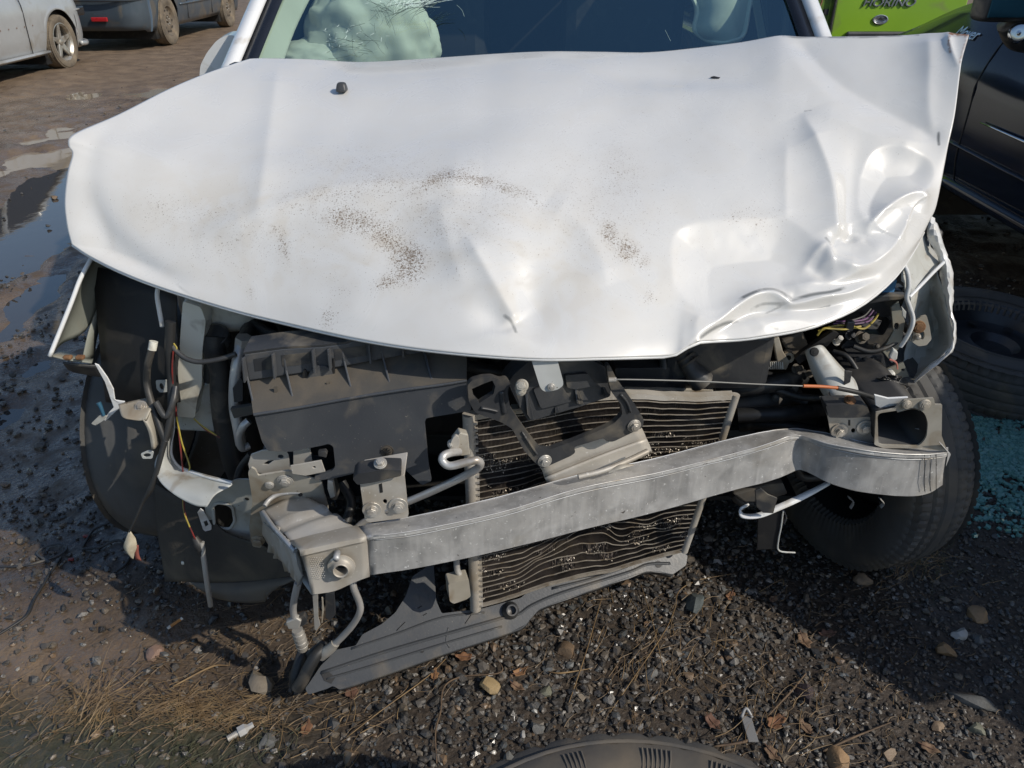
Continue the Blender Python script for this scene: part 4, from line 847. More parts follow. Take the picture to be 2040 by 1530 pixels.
# ------------------------------------------------------------------ tyres and wheels
def tyre_mesh(Rt, W, rim, seed=0, blocks=64, n=None, worn=1.0):
    """a tyre about the X axis: moulded tread blocks, ribs on the wall, bead"""
    n = n or blocks * 4; h = W / 2; pr = []
    sh = [(-.30, rim - .012), (-.40, rim - .004), (-.44, rim + .010), (-.485, rim + (Rt - rim) * .30), (-.50, rim + (Rt - rim) * .52), (-.488, rim + (Rt - rim) * .74), (-.462, Rt - .020), (-.452, Rt - .019), (-.44, Rt - .010), (-.425, Rt - .005)]
    tr = [(x, Rt - .002 - .016 * abs(x / .42) ** 4) for x in np.linspace(-.41, .41, 27)]
    pr = sh + tr + [(-a, b) for a, b in sh[::-1]]
    X = np.array([p_[0] * W for p_ in pr]); Rr = np.array([p_[1] for p_ in pr]); m = len(pr)
    th = np.arange(n) * 2 * math.pi / n; V_ = np.zeros((n, m, 3))
    xr = X / W
    for i in range(n):
        r_ = Rr.copy(); ph = i % 4; k = i // 4
        g = np.zeros(m)
        for gx_ in (-.255, -.085, .085, .255): g = np.maximum(g, np.exp(-((xr - gx_) / .016) ** 4))
        lat = (ph == 0)
        shz = (np.abs(xr) > .27) & (np.abs(xr) < .47)
        off = ((i + np.round(np.abs(xr) * 10)).astype(int)) % 4 == 0
        mid = (np.abs(xr) > .10) & (np.abs(xr) < .24) & off
        g = np.where(shz & lat, np.maximum(g, .9), g); g = np.where(mid, np.maximum(g, .6), g)
        r_ = r_ - .0075 * worn * g
        a = th[i] + 0.12 * np.abs(xr) * 0
        V_[i, :, 0] = X; V_[i, :, 1] = r_ * math.cos(th[i]); V_[i, :, 2] = r_ * math.sin(th[i])
    V_ = V_.reshape(-1, 3); F_ = [(i * m + j, i * m + j + 1, ((i + 1) % n) * m + j + 1, ((i + 1) % n) * m + j) for i in range(n) for j in range(m - 1)]
    return V_, F_
def orient(V_, c, axis):
    a = Vector(axis).normalized(); q = Vector((1, 0, 0)).rotation_difference(a).to_matrix(); Q = np.array(q)
    return (np.asarray(V_) @ Q.T) + np.asarray(c)
def wheel(parent, c, axis, Rt=.31, W=.195, rim=.20, mt=None, mr=None, kind='steel', local=False, worn=1.0, blocks=64):
    w = bpy.data.objects.new('wheel', None); C.objects.link(w); w.parent = parent; w.location = Vector(c) - (Vector(wloc(parent)) if not local else Vector((0, 0, 0)))
    z = (0, 0, 0)
    V_, F_ = tyre_mesh(Rt, W, rim, blocks=blocks, worn=worn); o = mk('tyre', orient(V_, z, axis), F_, mt or M['tyre'], w, local=True, smooth=True, angle=R(35)); recalc(o)
    h = W / 2; ax = Vector(axis).normalized()
    prof_ = [(rim - .002, -h * .8), (rim + .006, -h * .84), (rim - .004, -h * .7), (rim - .02, -h * .3), (rim - .025, h * .4), (rim - .004, h * .72), (rim + .006, h * .86), (rim - .002, h * .88), (rim - .008, h * .8), (rim - .022, h * .62)]
    V_, F_ = lathe(prof_, ax, z, 40); recalc(mk('rim', V_, F_, mr or M['alu_warm'], w, local=True, smooth=True, angle=R(40)))
    if kind == 'steel':
        V_, F_ = lathe([(rim - .022, h * .60), (rim - .04, h * .5), (rim - .075, h * .62), (.075, h * .66), (.06, h * .5), (.028, h * .5), (.026, h * .75), (.0005, h * .78)], ax, z, 40); recalc(mk('disc', V_, F_, mr or M['alu_warm'], w, local=True, smooth=True, angle=R(50)))
        u, v, d = frame(ax)
        for k in range(10):
            a = k * math.pi / 5; q = (rim - .055) * (math.cos(a) * u + math.sin(a) * v) + d * h * .6; V_, F_ = lathe([(.0005, .006), (.016, .006)], d, q, 12); mk('vent_hole', V_, F_, M['dark'], w, local=True)
        for k in range(5):
            a = k * math.pi * .4 + .2; q = .05 * (math.cos(a) * u + math.sin(a) * v) + d * h * .62; V_, F_ = lathe([(.0005, .012), (.008, .012), (.01, 0)], d, q, 8); mk('wheel_bolt', V_, F_, M['steel'], w, local=True)
    else:
        u, v, d = frame(ax)
        V_, F_ = lathe([(rim - .02, -.01), (.0005, -.01)], ax, z, 30); mk('brake_shade', V_, F_, M['dark'], w, local=True)
        for k in range(5):
            a = k * math.pi * .4 + math.pi / 2; e = math.cos(a) * u + math.sin(a) * v; s_ = -math.sin(a) * u + math.cos(a) * v
            lo, hi = .03, rim - .012
            pts_ = [e * lo + s_ * .036 + d * h * .55, e * (lo + .05) + s_ * .036 + d * h * .6, e * hi * .8 + s_ * .022 + d * h * .72, e * hi + s_ * .018 + d * h * .76, e * hi - s_ * .018 + d * h * .76, e * hi * .8 - s_ * .022 + d * h * .72, e * (lo + .05) - s_ * .036 + d * h * .6, e * lo - s_ * .036 + d * h * .55]
            V_, F_ = prism([pts_], -np.array(d) * .03); bevel(recalc(mk('spoke', V_, F_, mr or M['alu'], w, local=True)), .006, 2)
        V_, F_ = lathe([(.038, h * .3), (.036, h * .62), (.026, h * .70), (.0005, h * .70)], ax, z, 24); recalc(mk('hub_cap', V_, F_, mr or M['alu'], w, local=True, smooth=True, angle=R(40)))
    return w

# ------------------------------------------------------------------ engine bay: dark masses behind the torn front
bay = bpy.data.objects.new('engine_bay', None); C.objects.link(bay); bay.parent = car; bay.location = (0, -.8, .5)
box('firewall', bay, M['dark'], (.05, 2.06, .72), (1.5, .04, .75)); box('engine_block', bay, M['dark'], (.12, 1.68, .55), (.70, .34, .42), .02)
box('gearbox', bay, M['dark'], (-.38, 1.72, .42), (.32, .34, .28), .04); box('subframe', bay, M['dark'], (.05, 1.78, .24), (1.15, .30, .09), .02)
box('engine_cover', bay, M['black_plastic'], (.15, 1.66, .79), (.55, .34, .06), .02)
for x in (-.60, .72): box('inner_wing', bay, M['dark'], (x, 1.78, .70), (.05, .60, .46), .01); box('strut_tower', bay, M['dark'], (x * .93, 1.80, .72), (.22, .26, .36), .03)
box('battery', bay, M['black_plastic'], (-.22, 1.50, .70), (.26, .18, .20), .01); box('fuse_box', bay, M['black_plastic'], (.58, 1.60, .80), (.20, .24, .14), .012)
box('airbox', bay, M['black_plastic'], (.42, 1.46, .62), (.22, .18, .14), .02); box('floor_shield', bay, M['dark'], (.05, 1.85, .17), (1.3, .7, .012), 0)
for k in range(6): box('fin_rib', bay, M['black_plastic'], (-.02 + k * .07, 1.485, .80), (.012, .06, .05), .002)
# expansion tank with its neck, silver pipe, thick hoses on the left
tk = bpy.data.objects.new('washer_tank', None); C.objects.link(tk); tk.parent = car; tk.location = (-.5, 1.4 - 2.6, .65)
PT2 = PV(1.335, 0, -.1, .7)
plate('filler_neck', tk, M['milky'], [(364, 600), (400, 612), (410, 640), (403, 700), (402, 770), (393, 798), (388, 833), (354, 830), (350, 792), (353, 740), (358, 686), (361, 640)], PT2, .04, bev=.012, r=6)
V_ = []; F_ = []; rr_ = []
cT = at(446, 596, y=1.46)
for i in range(13):
    for j in range(20):
        a, b = math.pi * i / 12, 2 * math.pi * j / 20; q = np.array((math.sin(a) * math.cos(b), math.sin(a) * math.sin(b), math.cos(a))); q = np.sign(q) * np.abs(q) ** .7; V_.append(cT + q * np.array((.085, .07, .06)))
F_ = [(i * 20 + j, i * 20 + (j + 1) % 20, (i + 1) * 20 + (j + 1) % 20, (i + 1) * 20 + j) for i in range(12) for j in range(20)]
recalc(mk('tank_body', V_, F_, M['milky'], tk, smooth=True)); plate('tank_base', tk, M['white_inner'], [(350, 795), (402, 770), (420, 760), (432, 862), (350, 858)], PV(1.39, 0), .02, bev=.006)
tube('fitting', car, M['milky'], [(306, 680, 1.30), (303, 697, 1.295)], .008, 3, 12); tube('brake_hose', car, M['rubber'], [(302, 697, 1.295), (294, 730, 1.29), (293, 765, 1.285), (301, 800, 1.27), (318, 850, 1.25), (330, 880, 1.24)], .007, 7, 10)
tube('coolant_hose', car, M['rubber'], [(428, 668, 1.36), (428, 700, 1.35), (438, 740, 1.345), (440, 790, 1.34), (448, 850, 1.335), (465, 920, 1.33), (490, 980, 1.34)], [.026, .022, .020, .021, .022, .022, .022], 7, 14)
V_, F_ = lathe([(.0005, .008), (.020, .008), (.027, .002), (.027, -.02)], (0, -.5, 1), at(428, 668, y=1.36), 20); recalc(mk('hose_cap', V_, F_, M['black_plastic'], car, smooth=True, angle=R(40)))
tube('silver_pipe', car, M['pipe'], [(480, 690, 1.33), (473, 720, 1.31), (468, 760, 1.30), (467, 810, 1.295), (474, 850, 1.29), (480, 885, 1.29)], .011, 7, 12); tube('silver_pipe', car, M['pipe'], [(496, 838, 1.27), (484, 850, 1.265), (476, 870, 1.27), (482, 892, 1.28), (496, 888, 1.29)], .008, 6, 10)
tube('hose_end', car, M['rubber'], [(520, 640, 1.45), (500, 655, 1.41), (489, 672, 1.36), (484, 690, 1.335)], [.018, .018, .014, .013], 5, 12); V_, F_ = lathe([(.015, 0), (.017, .004), (.017, .026), (.0005, .026)], at(487, 672, y=1.34) - at(484, 695, y=1.34), at(484, 695, y=1.335), 6); recalc(mk('hose_nut', V_, F_, M['steel'], car))
plate('pipe_clip', car, M['black_plastic'], [(463, 774), (478, 752), (484, 760), (484, 800), (466, 802)], PV(1.27), .012); plate('pipe_clip', car, M['dusty_plastic'], [(458, 815), (503, 808), (504, 826), (466, 834)], PV(1.262), .012)
tube('breather_tube', car, M['black_plastic'], [(345, 690, 1.30), (352, 700, 1.295), (372, 715, 1.29), (400, 721, 1.29), (440, 715, 1.295), (470, 705, 1.30)], .005, 6, 8)
for a in ([(560, 640, 1.5), (570, 665, 1.48), (580, 690, 1.46)], [(590, 640, 1.52), (600, 670, 1.5), (590, 690, 1.47)], [(880, 700, 1.42), (900, 720, 1.4), (890, 750, 1.38)], [(925, 712, 1.4), (900, 735, 1.36), (915, 757, 1.32)], [(960, 720, 1.42), (990, 735, 1.38), (1010, 725, 1.36)]):
    tube('bay_hose', car, M['rubber'], a, .014, 6, 10)
tube('bay_pipe', car, M['black_plastic'], [(905, 720, 1.35), (960, 735, 1.33), (1010, 742, 1.33), (1045, 728, 1.35)], .012, 6, 10)
for a in ([(1290, 722, 1.42), (1300, 712, 1.43), (1325, 700, 1.45)], [(1270, 724, 1.43), (1290, 700, 1.46)], [(1322, 735, 1.38), (1322, 712, 1.39)]): tube('bay_hose', car, M['rubber'], a, .010, 5, 10)
# wires and harness on the left
for m_, a in (('wire_red', [(345, 700, 1.29), (343, 740, 1.285), (348, 800, 1.28), (355, 850, 1.26), (362, 915, 1.24), (366, 960, 1.23), (368, 1020, 1.21), (385, 1065, 1.2), (392, 1078, 1.2)]), ('wire_yellow', [(352, 830, 1.265), (362, 880, 1.25), (377, 925, 1.235), (376, 940, 1.23), (365, 990, 1.22), (367, 1020, 1.21), (378, 1050, 1.2)]), ('wire_yellow', [(386, 834, 1.29), (405, 850, 1.285), (432, 868, 1.28)]),
              ('wire_red', [(388, 836, 1.292), (410, 856, 1.287), (438, 872, 1.28)]), ('wire_yellow', [(346, 684, 1.3), (352, 695, 1.295), (340, 705, 1.295)])): tube('loose_wire', car, M[m_], a, .0016, 8, 6)
tube('wire_loom', car, M['wire_black'], [(340, 640, 1.31), (338, 700, 1.3), (342, 760, 1.29), (340, 830, 1.26), (325, 890, 1.235), (312, 940, 1.215), (300, 975, 1.205), (285, 1000, 1.20), (270, 1035, 1.19), (258, 1060, 1.185)], [.010, .010, .009, .008, .006, .005, .006, .003, .0025, .002], 8, 8)
tube('wire_loom', car, M['black_plastic'], [(310, 800, 1.255), (330, 830, 1.25), (345, 800, 1.26), (350, 770, 1.28)], .006, 6, 8)
tube('pull_rod', car, M['steel'], [(402, 1080, 1.2), (407, 1120, 1.19), (413, 1165, 1.185), (420, 1207, 1.18)], .0055, 4, 10); tube('pull_rod_boot', car, M['rubber'], [(388, 1070, 1.205), (396, 1085, 1.2), (404, 1105, 1.195)], [.006, .010, .007], 4, 10)
sheet('cloth_tag', car, mat('cloth_tag_cloth', (.55, .50, .38), .8, 0, (.4, .34, .24), 60), [[(258, 1055, 1.186), (263, 1062, 1.184), (270, 1072, 1.186)], [(250, 1075, 1.18), (258, 1082, 1.175), (273, 1088, 1.18)], [(247, 1092, 1.178), (255, 1100, 1.172), (268, 1103, 1.178)], [(262, 1112, 1.18), (264, 1113, 1.178), (266, 1114, 1.18)]], .001, 5)
sheet('torn_ribbon', car, mat('red_cloth', (.25, .07, .05), .8), [[(270, 1086, 1.18), (276, 1086, 1.18)], [(268, 1100, 1.178), (277, 1104, 1.178)], [(270, 1115, 1.176), (282, 1117, 1.176)]], .001, 4)
# hanging felt arch liner
sheet('arch_liner', car, mat('felt_liner', (.045, .04, .033), .95, 0, (.075, .062, .047), 9, bump=.5, bs=140, dust=(.12, .1, .07), da=.35), [[(308, 962, 1.33), (345, 985, 1.30), (400, 1010, 1.27), (450, 1060, 1.24), (520, 1085, 1.2)], [(312, 1040, 1.315), (350, 1060, 1.28), (410, 1080, 1.245), (470, 1100, 1.22), (560, 1110, 1.19)],
      [(325, 1120, 1.30), (360, 1120, 1.26), (420, 1120, 1.23), (490, 1130, 1.21), (585, 1130, 1.18)], [(330, 1158, 1.30), (375, 1158, 1.25), (430, 1160, 1.22), (510, 1160, 1.205), (598, 1145, 1.175)]], .004, 5)
sheet('liner_shelf', car, M['dusty_plastic'], [[(375, 1158, 1.25), (430, 1160, 1.22), (510, 1156, 1.205), (598, 1146, 1.175)], [(395, 1172, 1.225), (445, 1180, 1.195), (520, 1172, 1.18), (596, 1152, 1.165)], [(430, 1192, 1.21), (470, 1199, 1.185), (525, 1199, 1.175), (530, 1180, 1.175)]], .003, 4)
box('liner_clip', car, M['milky'], at(365, 1121, y=1.255), (.008, .006, .008), .002)

# ------------------------------------------------------------------ wings
lf = [[(187, 511, 1.40), (164, 553, 1.37), (146, 600, 1.345), (124, 655, 1.32), (102, 709, 1.295)]]
for k, (dy, dx) in enumerate(((.05, -.006), (.12, .02), (.25, .035), (.45, .02), (.62, .0))):
    lf.append([tuple(at(px, py, y=y_) + np.array((dx, dy, (-.0 if k < 1 else .01) + (.10 * max(0, (j - 2)) * .5 if k >= 2 else 0)))) for j, (px, py, y_) in enumerate(lf[0])])
lf[0] = [tuple(at(*p[:2], y=p[2])) for p in lf[0]]
sheet('front_wing', car, M['fender_inner'], lf, .0018, 5, world=True)
P0 = [at(px, py, y=y_) for px, py, y_ in ((187, 511, 1.40), (164, 553, 1.37), (146, 600, 1.345), (124, 655, 1.32), (102, 709, 1.295))]
V_, F_ = sweep(catmull([p + np.array((-.002, -.002, 0)) for p in P0], 5), .0042, 8); mk('wing_edge', V_, F_, M['white'], car, smooth=True)
sheet('wing_return', car, M['fender_inner'], [[(102, 709, 1.295), (130, 716, 1.30), (160, 720, 1.31), (183, 723, 1.32)], [(120, 700, 1.36), (140, 704, 1.37), (165, 712, 1.37), (186, 716, 1.37)]], .003, 4)
sheet('wing_return', car, M['fender_inner'], [[(238, 560, 1.50), (215, 610, 1.46), (196, 660, 1.42), (185, 718, 1.39)], [(222, 556, 1.47), (198, 606, 1.43), (178, 656, 1.39), (164, 716, 1.355)]], .002, 5)
sheet('wing_skirt', car, M['black_plastic'], [[(125, 722, 1.31), (160, 726, 1.315), (196, 728, 1.33)], [(140, 738, 1.33), (170, 742, 1.34), (200, 746, 1.345)], [(170, 745, 1.35), (185, 748, 1.35), (200, 750, 1.35)]], .003, 4)
plate('bumper_strip', car, M['white'], [(188, 724, ), (196, 727), (214, 752), (226, 775), (229, 797), (249, 800), (244, 808), (222, 828), (210, 840), (206, 836), (218, 820), (226, 812), (218, 790), (208, 760)], PV(1.29), .003)
plate('bumper_clip', car, M['white_inner'], [(181, 844), (198, 828), (214, 830), (206, 838), (190, 848)], PV(1.28), .004, r=3); tube('blue_pin', car, mat('blue_pin_plastic', (.03, .11, .18), .5), [(196, 802, 1.285), (201, 812, 1.283), (207, 828, 1.28)], [.005, .004, .003], 4, 8)
for px in (135, 160): box('wing_bolt', car, M['rust'], at(px, 712, y=1.305), (.016, .012, .008), .003)
arch = [[(185, 530, 1.44), (290, 556, 1.40), (352, 590, 1.37)], [(196, 640, 1.40), (280, 670, 1.36), (352, 690, 1.345)], [(205, 745, 1.37), (275, 770, 1.34), (352, 800, 1.33)], [(212, 800, 1.40), (280, 812, 1.36), (352, 850, 1.35)]]
arch0 = [[(230, 540, 1.75), (300, 560, 1.75), (345, 575, 1.70)], [(180, 650, 1.72), (270, 680, 1.75), (340, 690, 1.68)], [(170, 760, 1.62), (270, 790, 1.66), (330, 800, 1.6)]]
sheet('wheel_well', car, M['dark'], arch, .004, 4)
# right wing, crumpled: facets folded against each other, white torn edge
sheet('front_wing', car, M['white_inner'], [[(1838, 462, 1.47), (1820, 490, 1.42), (1803, 525, 1.36), (1796, 545, 1.35)], [(1856, 492, 1.485), (1836, 520, 1.43), (1812, 550, 1.365), (1800, 565, 1.352)], [(1881, 520, 1.47), (1855, 545, 1.42), (1825, 575, 1.36), (1809, 592, 1.35)]], .002, 3, angle=R(14), jag=.0012)
sheet('front_wing', car, M['white_inner'], [[(1866, 534, 1.45), (1850, 552, 1.47), (1830, 575, 1.45), (1812, 596, 1.40)], [(1880, 590, 1.43), (1858, 610, 1.50), (1835, 630, 1.48), (1812, 640, 1.44)], [(1893, 640, 1.40), (1870, 655, 1.49), (1840, 670, 1.48), (1808, 680, 1.45)], [(1898, 685, 1.38), (1868, 690, 1.45), (1835, 700, 1.46), (1800, 715, 1.44)],
      [(1880, 706, 1.37), (1855, 722, 1.40), (1828, 735, 1.42), (1798, 745, 1.43)], [(1850, 730, 1.37), (1835, 742, 1.38), (1820, 754, 1.40), (1812, 766, 1.40)]], .002, 3, angle=R(16), jag=.0012)
sheet('wing_edge', car, M['white'], [[(1853, 427, 1.475), (1862, 440, 1.47), (1866, 447, 1.472)], [(1846, 470, 1.46), (1866, 470, 1.45), (1880, 490, 1.455)], [(1864, 500, 1.46), (1878, 505, 1.445), (1888, 515, 1.45)], [(1872, 524, 1.45), (1885, 530, 1.43), (1896, 533, 1.44)], [(1876, 560, 1.445), (1889, 562, 1.425), (1898, 566, 1.435)], [(1880, 590, 1.44), (1890, 590, 1.42), (1898, 588, 1.43)],
      [(1888, 622, 1.42), (1893, 622, 1.405), (1897, 622, 1.415)], [(1897, 650, 1.405), (1900, 645, 1.39), (1903, 644, 1.40)], [(1897, 678, 1.39), (1900, 676, 1.38), (1903, 674, 1.395)], [(1888, 702, 1.375), (1892, 702, 1.368), (1896, 700, 1.38)], [(1850, 732, 1.37), (1856, 734, 1.362), (1858, 730, 1.375)], [(1812, 766, 1.40), (1814, 768, 1.398), (1816, 766, 1.40)]], .003, 3, angle=R(18), jag=.0008)
tube('bent_flange', car, M['white'], [(1800, 525, 1.35), (1808, 545, 1.345), (1810, 570, 1.345), (1806, 592, 1.345), (1811, 608, 1.35), (1818, 630, 1.355), (1817, 648, 1.355), (1806, 672, 1.36), (1794, 690, 1.365)], .0045, 6, 8)
tube('torn_seam', car, M['white'], [(1883, 520, 1.44), (1862, 540, 1.41), (1838, 565, 1.37), (1812, 592, 1.345)], .0035, 6, 8)
plate('wing_stay', car, M['beige'], [(1814, 645), (1836, 630), (1846, 628), (1852, 650), (1856, 676), (1846, 688), (1830, 690), (1818, 682), (1813, 672)], PV(1.40, 0), .004, holes=[circ(1837, 668, 5, 9, 10), circ(1816, 672, 2.5, 9, 10, .2)], r=3); bolt(car, M['rust'], at(1830, 651, y=1.398), (-.3, -1, .2), .010, .013, .012); bolt(car, M['steel'], at(1828, 671, y=1.398), (-.3, -1, .2), .005, 0, .01)
for i, a in enumerate(([(1862, 446, 1.48), (1858, 465, 1.47), (1866, 480, 1.46), (1872, 490, 1.46)], [(1868, 456, 1.48), (1876, 464, 1.475), (1870, 480, 1.465)], [(1852, 448, 1.485), (1850, 465, 1.48), (1860, 485, 1.465)])): tube('torn_trim', car, M['wire_black'], a, .005, 5, 6, flat=.5)
# right engine-bay side: fuse box, loom, strut leg, sockets
plate('fuse_box_side', car, M['black_plastic'], [(1680, 590), (1740, 570), (1800, 580), (1806, 594), (1790, 630), (1750, 634), (1700, 620)], PV(1.47, 0), .10, bev=.006); plate('box_lid_edge', car, M['black_plastic'], [(1690, 600), (1735, 592), (1760, 588), (1808, 588), (1810, 596), (1770, 600), (1740, 605), (1695, 612)], PV(1.44, 0), .02, bev=.003)
box('blue_relay', car, mat('blue_relay_plastic', (.08, .25, .5), .4), at(1764, 566, y=1.47), (.03, .03, .03), .003)
for k in range(9): box('relay', car, M['black_plastic'], at(1735 + (k % 5) * 13, 574 + (k // 5) * 8, y=1.50), (.016, .02, .014), .002)
for i, (m_, a) in enumerate([('wire_yellow', [(1630, 660, 1.40), (1660, 650, 1.40), (1690, 648, 1.40), (1720, 655, 1.4), (1740, 640, 1.42), (1750, 625, 1.43)]), ('wire_yellow', [(1628, 668, 1.39), (1640, 655, 1.39), (1655, 655, 1.39), (1685, 656, 1.39), (1715, 650, 1.4)]), ('wire_purple', [(1660, 645, 1.41), (1700, 645, 1.41), (1730, 640, 1.42), (1745, 622, 1.44)]),
                             ('wire_purple', [(1665, 640, 1.42), (1700, 640, 1.42), (1725, 635, 1.43), (1740, 618, 1.44)]), ('wire_black', [(1650, 650, 1.42), (1690, 640, 1.42), (1720, 630, 1.43), (1735, 615, 1.44)]), ('wire_black', [(1655, 655, 1.415), (1690, 650, 1.415), (1720, 644, 1.42), (1740, 630, 1.43)])]): tube('loom_wire', car, M[m_], a, .0022, 7, 6)
box('loom_clip', car, M['black_plastic'], at(1692, 648, y=1.395), (.016, .012, .02), .002)
leg_rows = [[(1604, 700, 1.37), (1612, 694, 1.36), (1635, 688, 1.36), (1650, 703, 1.38)], [(1618, 742, 1.35), (1632, 735, 1.335), (1662, 728, 1.335), (1682, 738, 1.36)], [(1640, 785, 1.32), (1655, 778, 1.30), (1685, 765, 1.305), (1715, 768, 1.33)], [(1660, 812, 1.30), (1675, 806, 1.285), (1705, 795, 1.285), (1738, 792, 1.31)]]
sheet('chassis_leg', car, M['white_inner'], leg_rows, .003, 6)
plate('leg_cap', car, M['dark'], [(1584, 715), (1600, 700), (1660, 660), (1672, 665), (1648, 690), (1604, 700), (1612, 712), (1592, 726)], PV(1.38, 0), .012, r=2); bolt(car, M['steel'], at(1665, 683, y=1.37), (.2, -.6, 1), .006, 0, .02); bolt(car, M['dark'], at(1622, 701, y=1.352), (-.1, -1, .4), .006, .009, .004)
plate('leg_tab', car, M['black_plastic'], [(1683, 738), (1698, 740), (1694, 762), (1682, 768)], PV(1.30), .003)
for px, py in ((1668, 751), (1655, 784)):
    V_, F_ = lathe([(.0003, 0), (.005, 0)], (-.1, -1, .5), at(px, py, y=1.318 if px > 1660 else 1.298), 12); mk('leg_hole', V_, F_, M['dark'], car)
plate('dark_cover', car, M['black_plastic'], [(1675, 690), (1690, 678), (1760, 668), (1775, 640), (1800, 660), (1790, 700), (1768, 718), (1690, 722)], PV(1.45, 0), .03, bev=.006, r=5)
plate('plug_socket', car, M['black_plastic'], [(1696, 714), (1760, 706), (1766, 735), (1750, 743), (1700, 750)], PV(1.40, 0), .05, bev=.005, r=3)
for k in range(3): plate('plug_rib', car, M['dark'], [(1702 + k * 18, 714), (1712 + k * 18, 712), (1714 + k * 18, 742), (1704 + k * 18, 745)], PV(1.395, 0), .006, bev=.001)
plate('socket_clip', car, M['white_inner'], [(1772, 712), (1780, 694), (1790, 702), (1788, 716), (1776, 724)], PV(1.38), .01, bev=.003)
tube('loose_wire', car, mat('pink_wire', (.55, .2, .15), .5), [(1772, 716, 1.375), (1785, 722, 1.37), (1788, 735, 1.37)], .002, 5, 6)
for k in range(14):
    a = rng.random() * 6; cx, cy = 1760 + rng.random() * 26, 758 + rng.random() * 18
    tube('loose_wire', car, M['wire_black'], [(cx - 20 + 8 * math.cos(a), cy - 6 + 6 * math.sin(a), 1.33), (cx, cy - 10, 1.31), (cx + 16 + 10 * math.cos(a * 2), cy + 8 * math.sin(a), 1.32), (cx - 6, cy + 12, 1.31), (cx - 24, cy + 8 * math.cos(a), 1.33)], .0014, 6, 5)
plate('foam_block', car, M['milky'], [(1735, 755), (1785, 742), (1786, 760), (1740, 782)], PV(1.36), .02, bev=.004)
tube('bay_hose', car, M['rubber'], [(1440, 775, 1.42), (1500, 772, 1.4), (1560, 760, 1.4), (1600, 750, 1.42)], .018, 6, 10); tube('bay_hose', car, M['rubber'], [(1470, 828, 1.38), (1520, 826, 1.37), (1570, 824, 1.37), (1640, 815, 1.4)], .016, 6, 12); tube('bay_hose', car, M['dusty_plastic'], [(1465, 810, 1.42), (1520, 800, 1.42), (1590, 790, 1.45)], .020, 6, 10)
for a, w in (([(1520, 690), (1530, 678), (1540, 680), (1536, 706), (1524, 706)], .02), ([(1540, 676), (1552, 672), (1560, 700), (1574, 722), (1566, 738), (1550, 730), (1544, 700)], .014), ([(1500, 706), (1528, 702), (1530, 735), (1496, 742)], .03)):
    plate('broken_mount', car, M['beige'] if w < .025 else M['black_plastic'], a, PV(1.40, 0), w, bev=.002)
plate('broken_housing', car, M['dusty_plastic'], [(1556, 680), (1600, 660), (1612, 690), (1596, 712), (1570, 705)], PV(1.43, 0), .05, bev=.005); V_, F_ = lathe([(.006, 0), (.012, 0), (.012, .02), (.006, .02)], (-.2, -1, .1), at(1568, 706, y=1.425), 14, True); recalc(mk('broken_spigot', V_, F_, M['beige'], car))
# smaller clutter in the right half of the bay
for k in range(7): plate('duct_fold', car, M['dusty_plastic'], [(1498, 712 + k * 5), (1530, 707 + k * 5), (1531, 710 + k * 5), (1499, 715 + k * 5)], PV(1.395, 0), .03, bev=.0008)
for k in range(8): plate('belt_tooth', car, M['white_inner'], [(1530 + k * 4, 722), (1532 + k * 4, 722), (1533 + k * 4, 736), (1531 + k * 4, 736)], PV(1.385, 0), .006, bev=.0005)
for a, w, m_ in (([(1440, 700, 1.5), (1460, 720, 1.47), (1500, 735, 1.45), (1540, 750, 1.43), (1590, 752, 1.42)], .009, 'rubber'), ([(1430, 745, 1.45), (1480, 752, 1.43), (1530, 770, 1.40), (1590, 790, 1.38), (1640, 792, 1.36)], .008, 'rubber'), ([(1480, 790, 1.44), (1520, 780, 1.43), (1570, 785, 1.42), (1610, 800, 1.4)], .011, 'black_plastic'),
                 ([(1475, 850, 1.42), (1520, 845, 1.40), (1580, 850, 1.38), (1640, 860, 1.38)], .012, 'rubber'), ([(1480, 770, 1.47), (1500, 800, 1.44), (1530, 815, 1.42), (1575, 812, 1.40)], .006, 'dusty_plastic'), ([(1700, 690, 1.42), (1730, 700, 1.41), (1760, 695, 1.41), (1790, 680, 1.42)], .005, 'rubber'),
                 ([(1660, 700, 1.41), (1690, 712, 1.39), (1720, 760, 1.36), (1735, 780, 1.34)], .005, 'rubber'), ([(1240, 715, 1.45), (1270, 705, 1.45), (1310, 690, 1.47)], .007, 'steel'), ([(1425, 790, 1.36), (1445, 810, 1.35), (1440, 850, 1.34)], .007, 'rubber')):
    tube('bay_hose', car, M[m_], a, w, 6, 10)
for px, py, y_, s_, m_ in ((1585, 735, 1.41, .016, 'dusty_plastic'), (1612, 745, 1.40, .012, 'dusty_plastic'), (1580, 772, 1.40, .016, 'dusty_plastic'), (1500, 760, 1.42, .022, 'black_plastic'), (1545, 792, 1.40, .012, 'dusty_plastic'), (1470, 735, 1.46, .03, 'dusty_plastic'), (1690, 668, 1.43, .014, 'black_plastic'), (1745, 690, 1.42, .010, 'dusty_plastic'), (1715, 672, 1.44, .02, 'dusty_plastic')):
    bolt(car, M[m_], at(px, py, y=y_), (rng.normal() * .4, -1, .5 + rng.random() * .6), s_ * .45, s_ * .7, s_, 'fastener')
plate('wing_rail', car, M['fender_inner'], [(1775, 612), (1790, 600), (1803, 640), (1796, 690), (1770, 715), (1758, 700), (1780, 660)], PV(1.42, 0, .1, .7), .004, holes=[circ(1786, 650, 5, 7, 10)], bev=.001)
plate('wing_rail', car, M['white_inner'], [(1796, 610), (1806, 622), (1804, 636), (1798, 630)], PV(1.385, 0), .003)
plate('wing_rail', car, M['fender_inner'], [(1768, 735), (1800, 722), (1815, 760), (1800, 775), (1772, 768)], PV(1.40, 0), .004, holes=[circ(1799, 737, 4, 3, 10), circ(1797, 757, 4, 3, 10)], bev=.001)
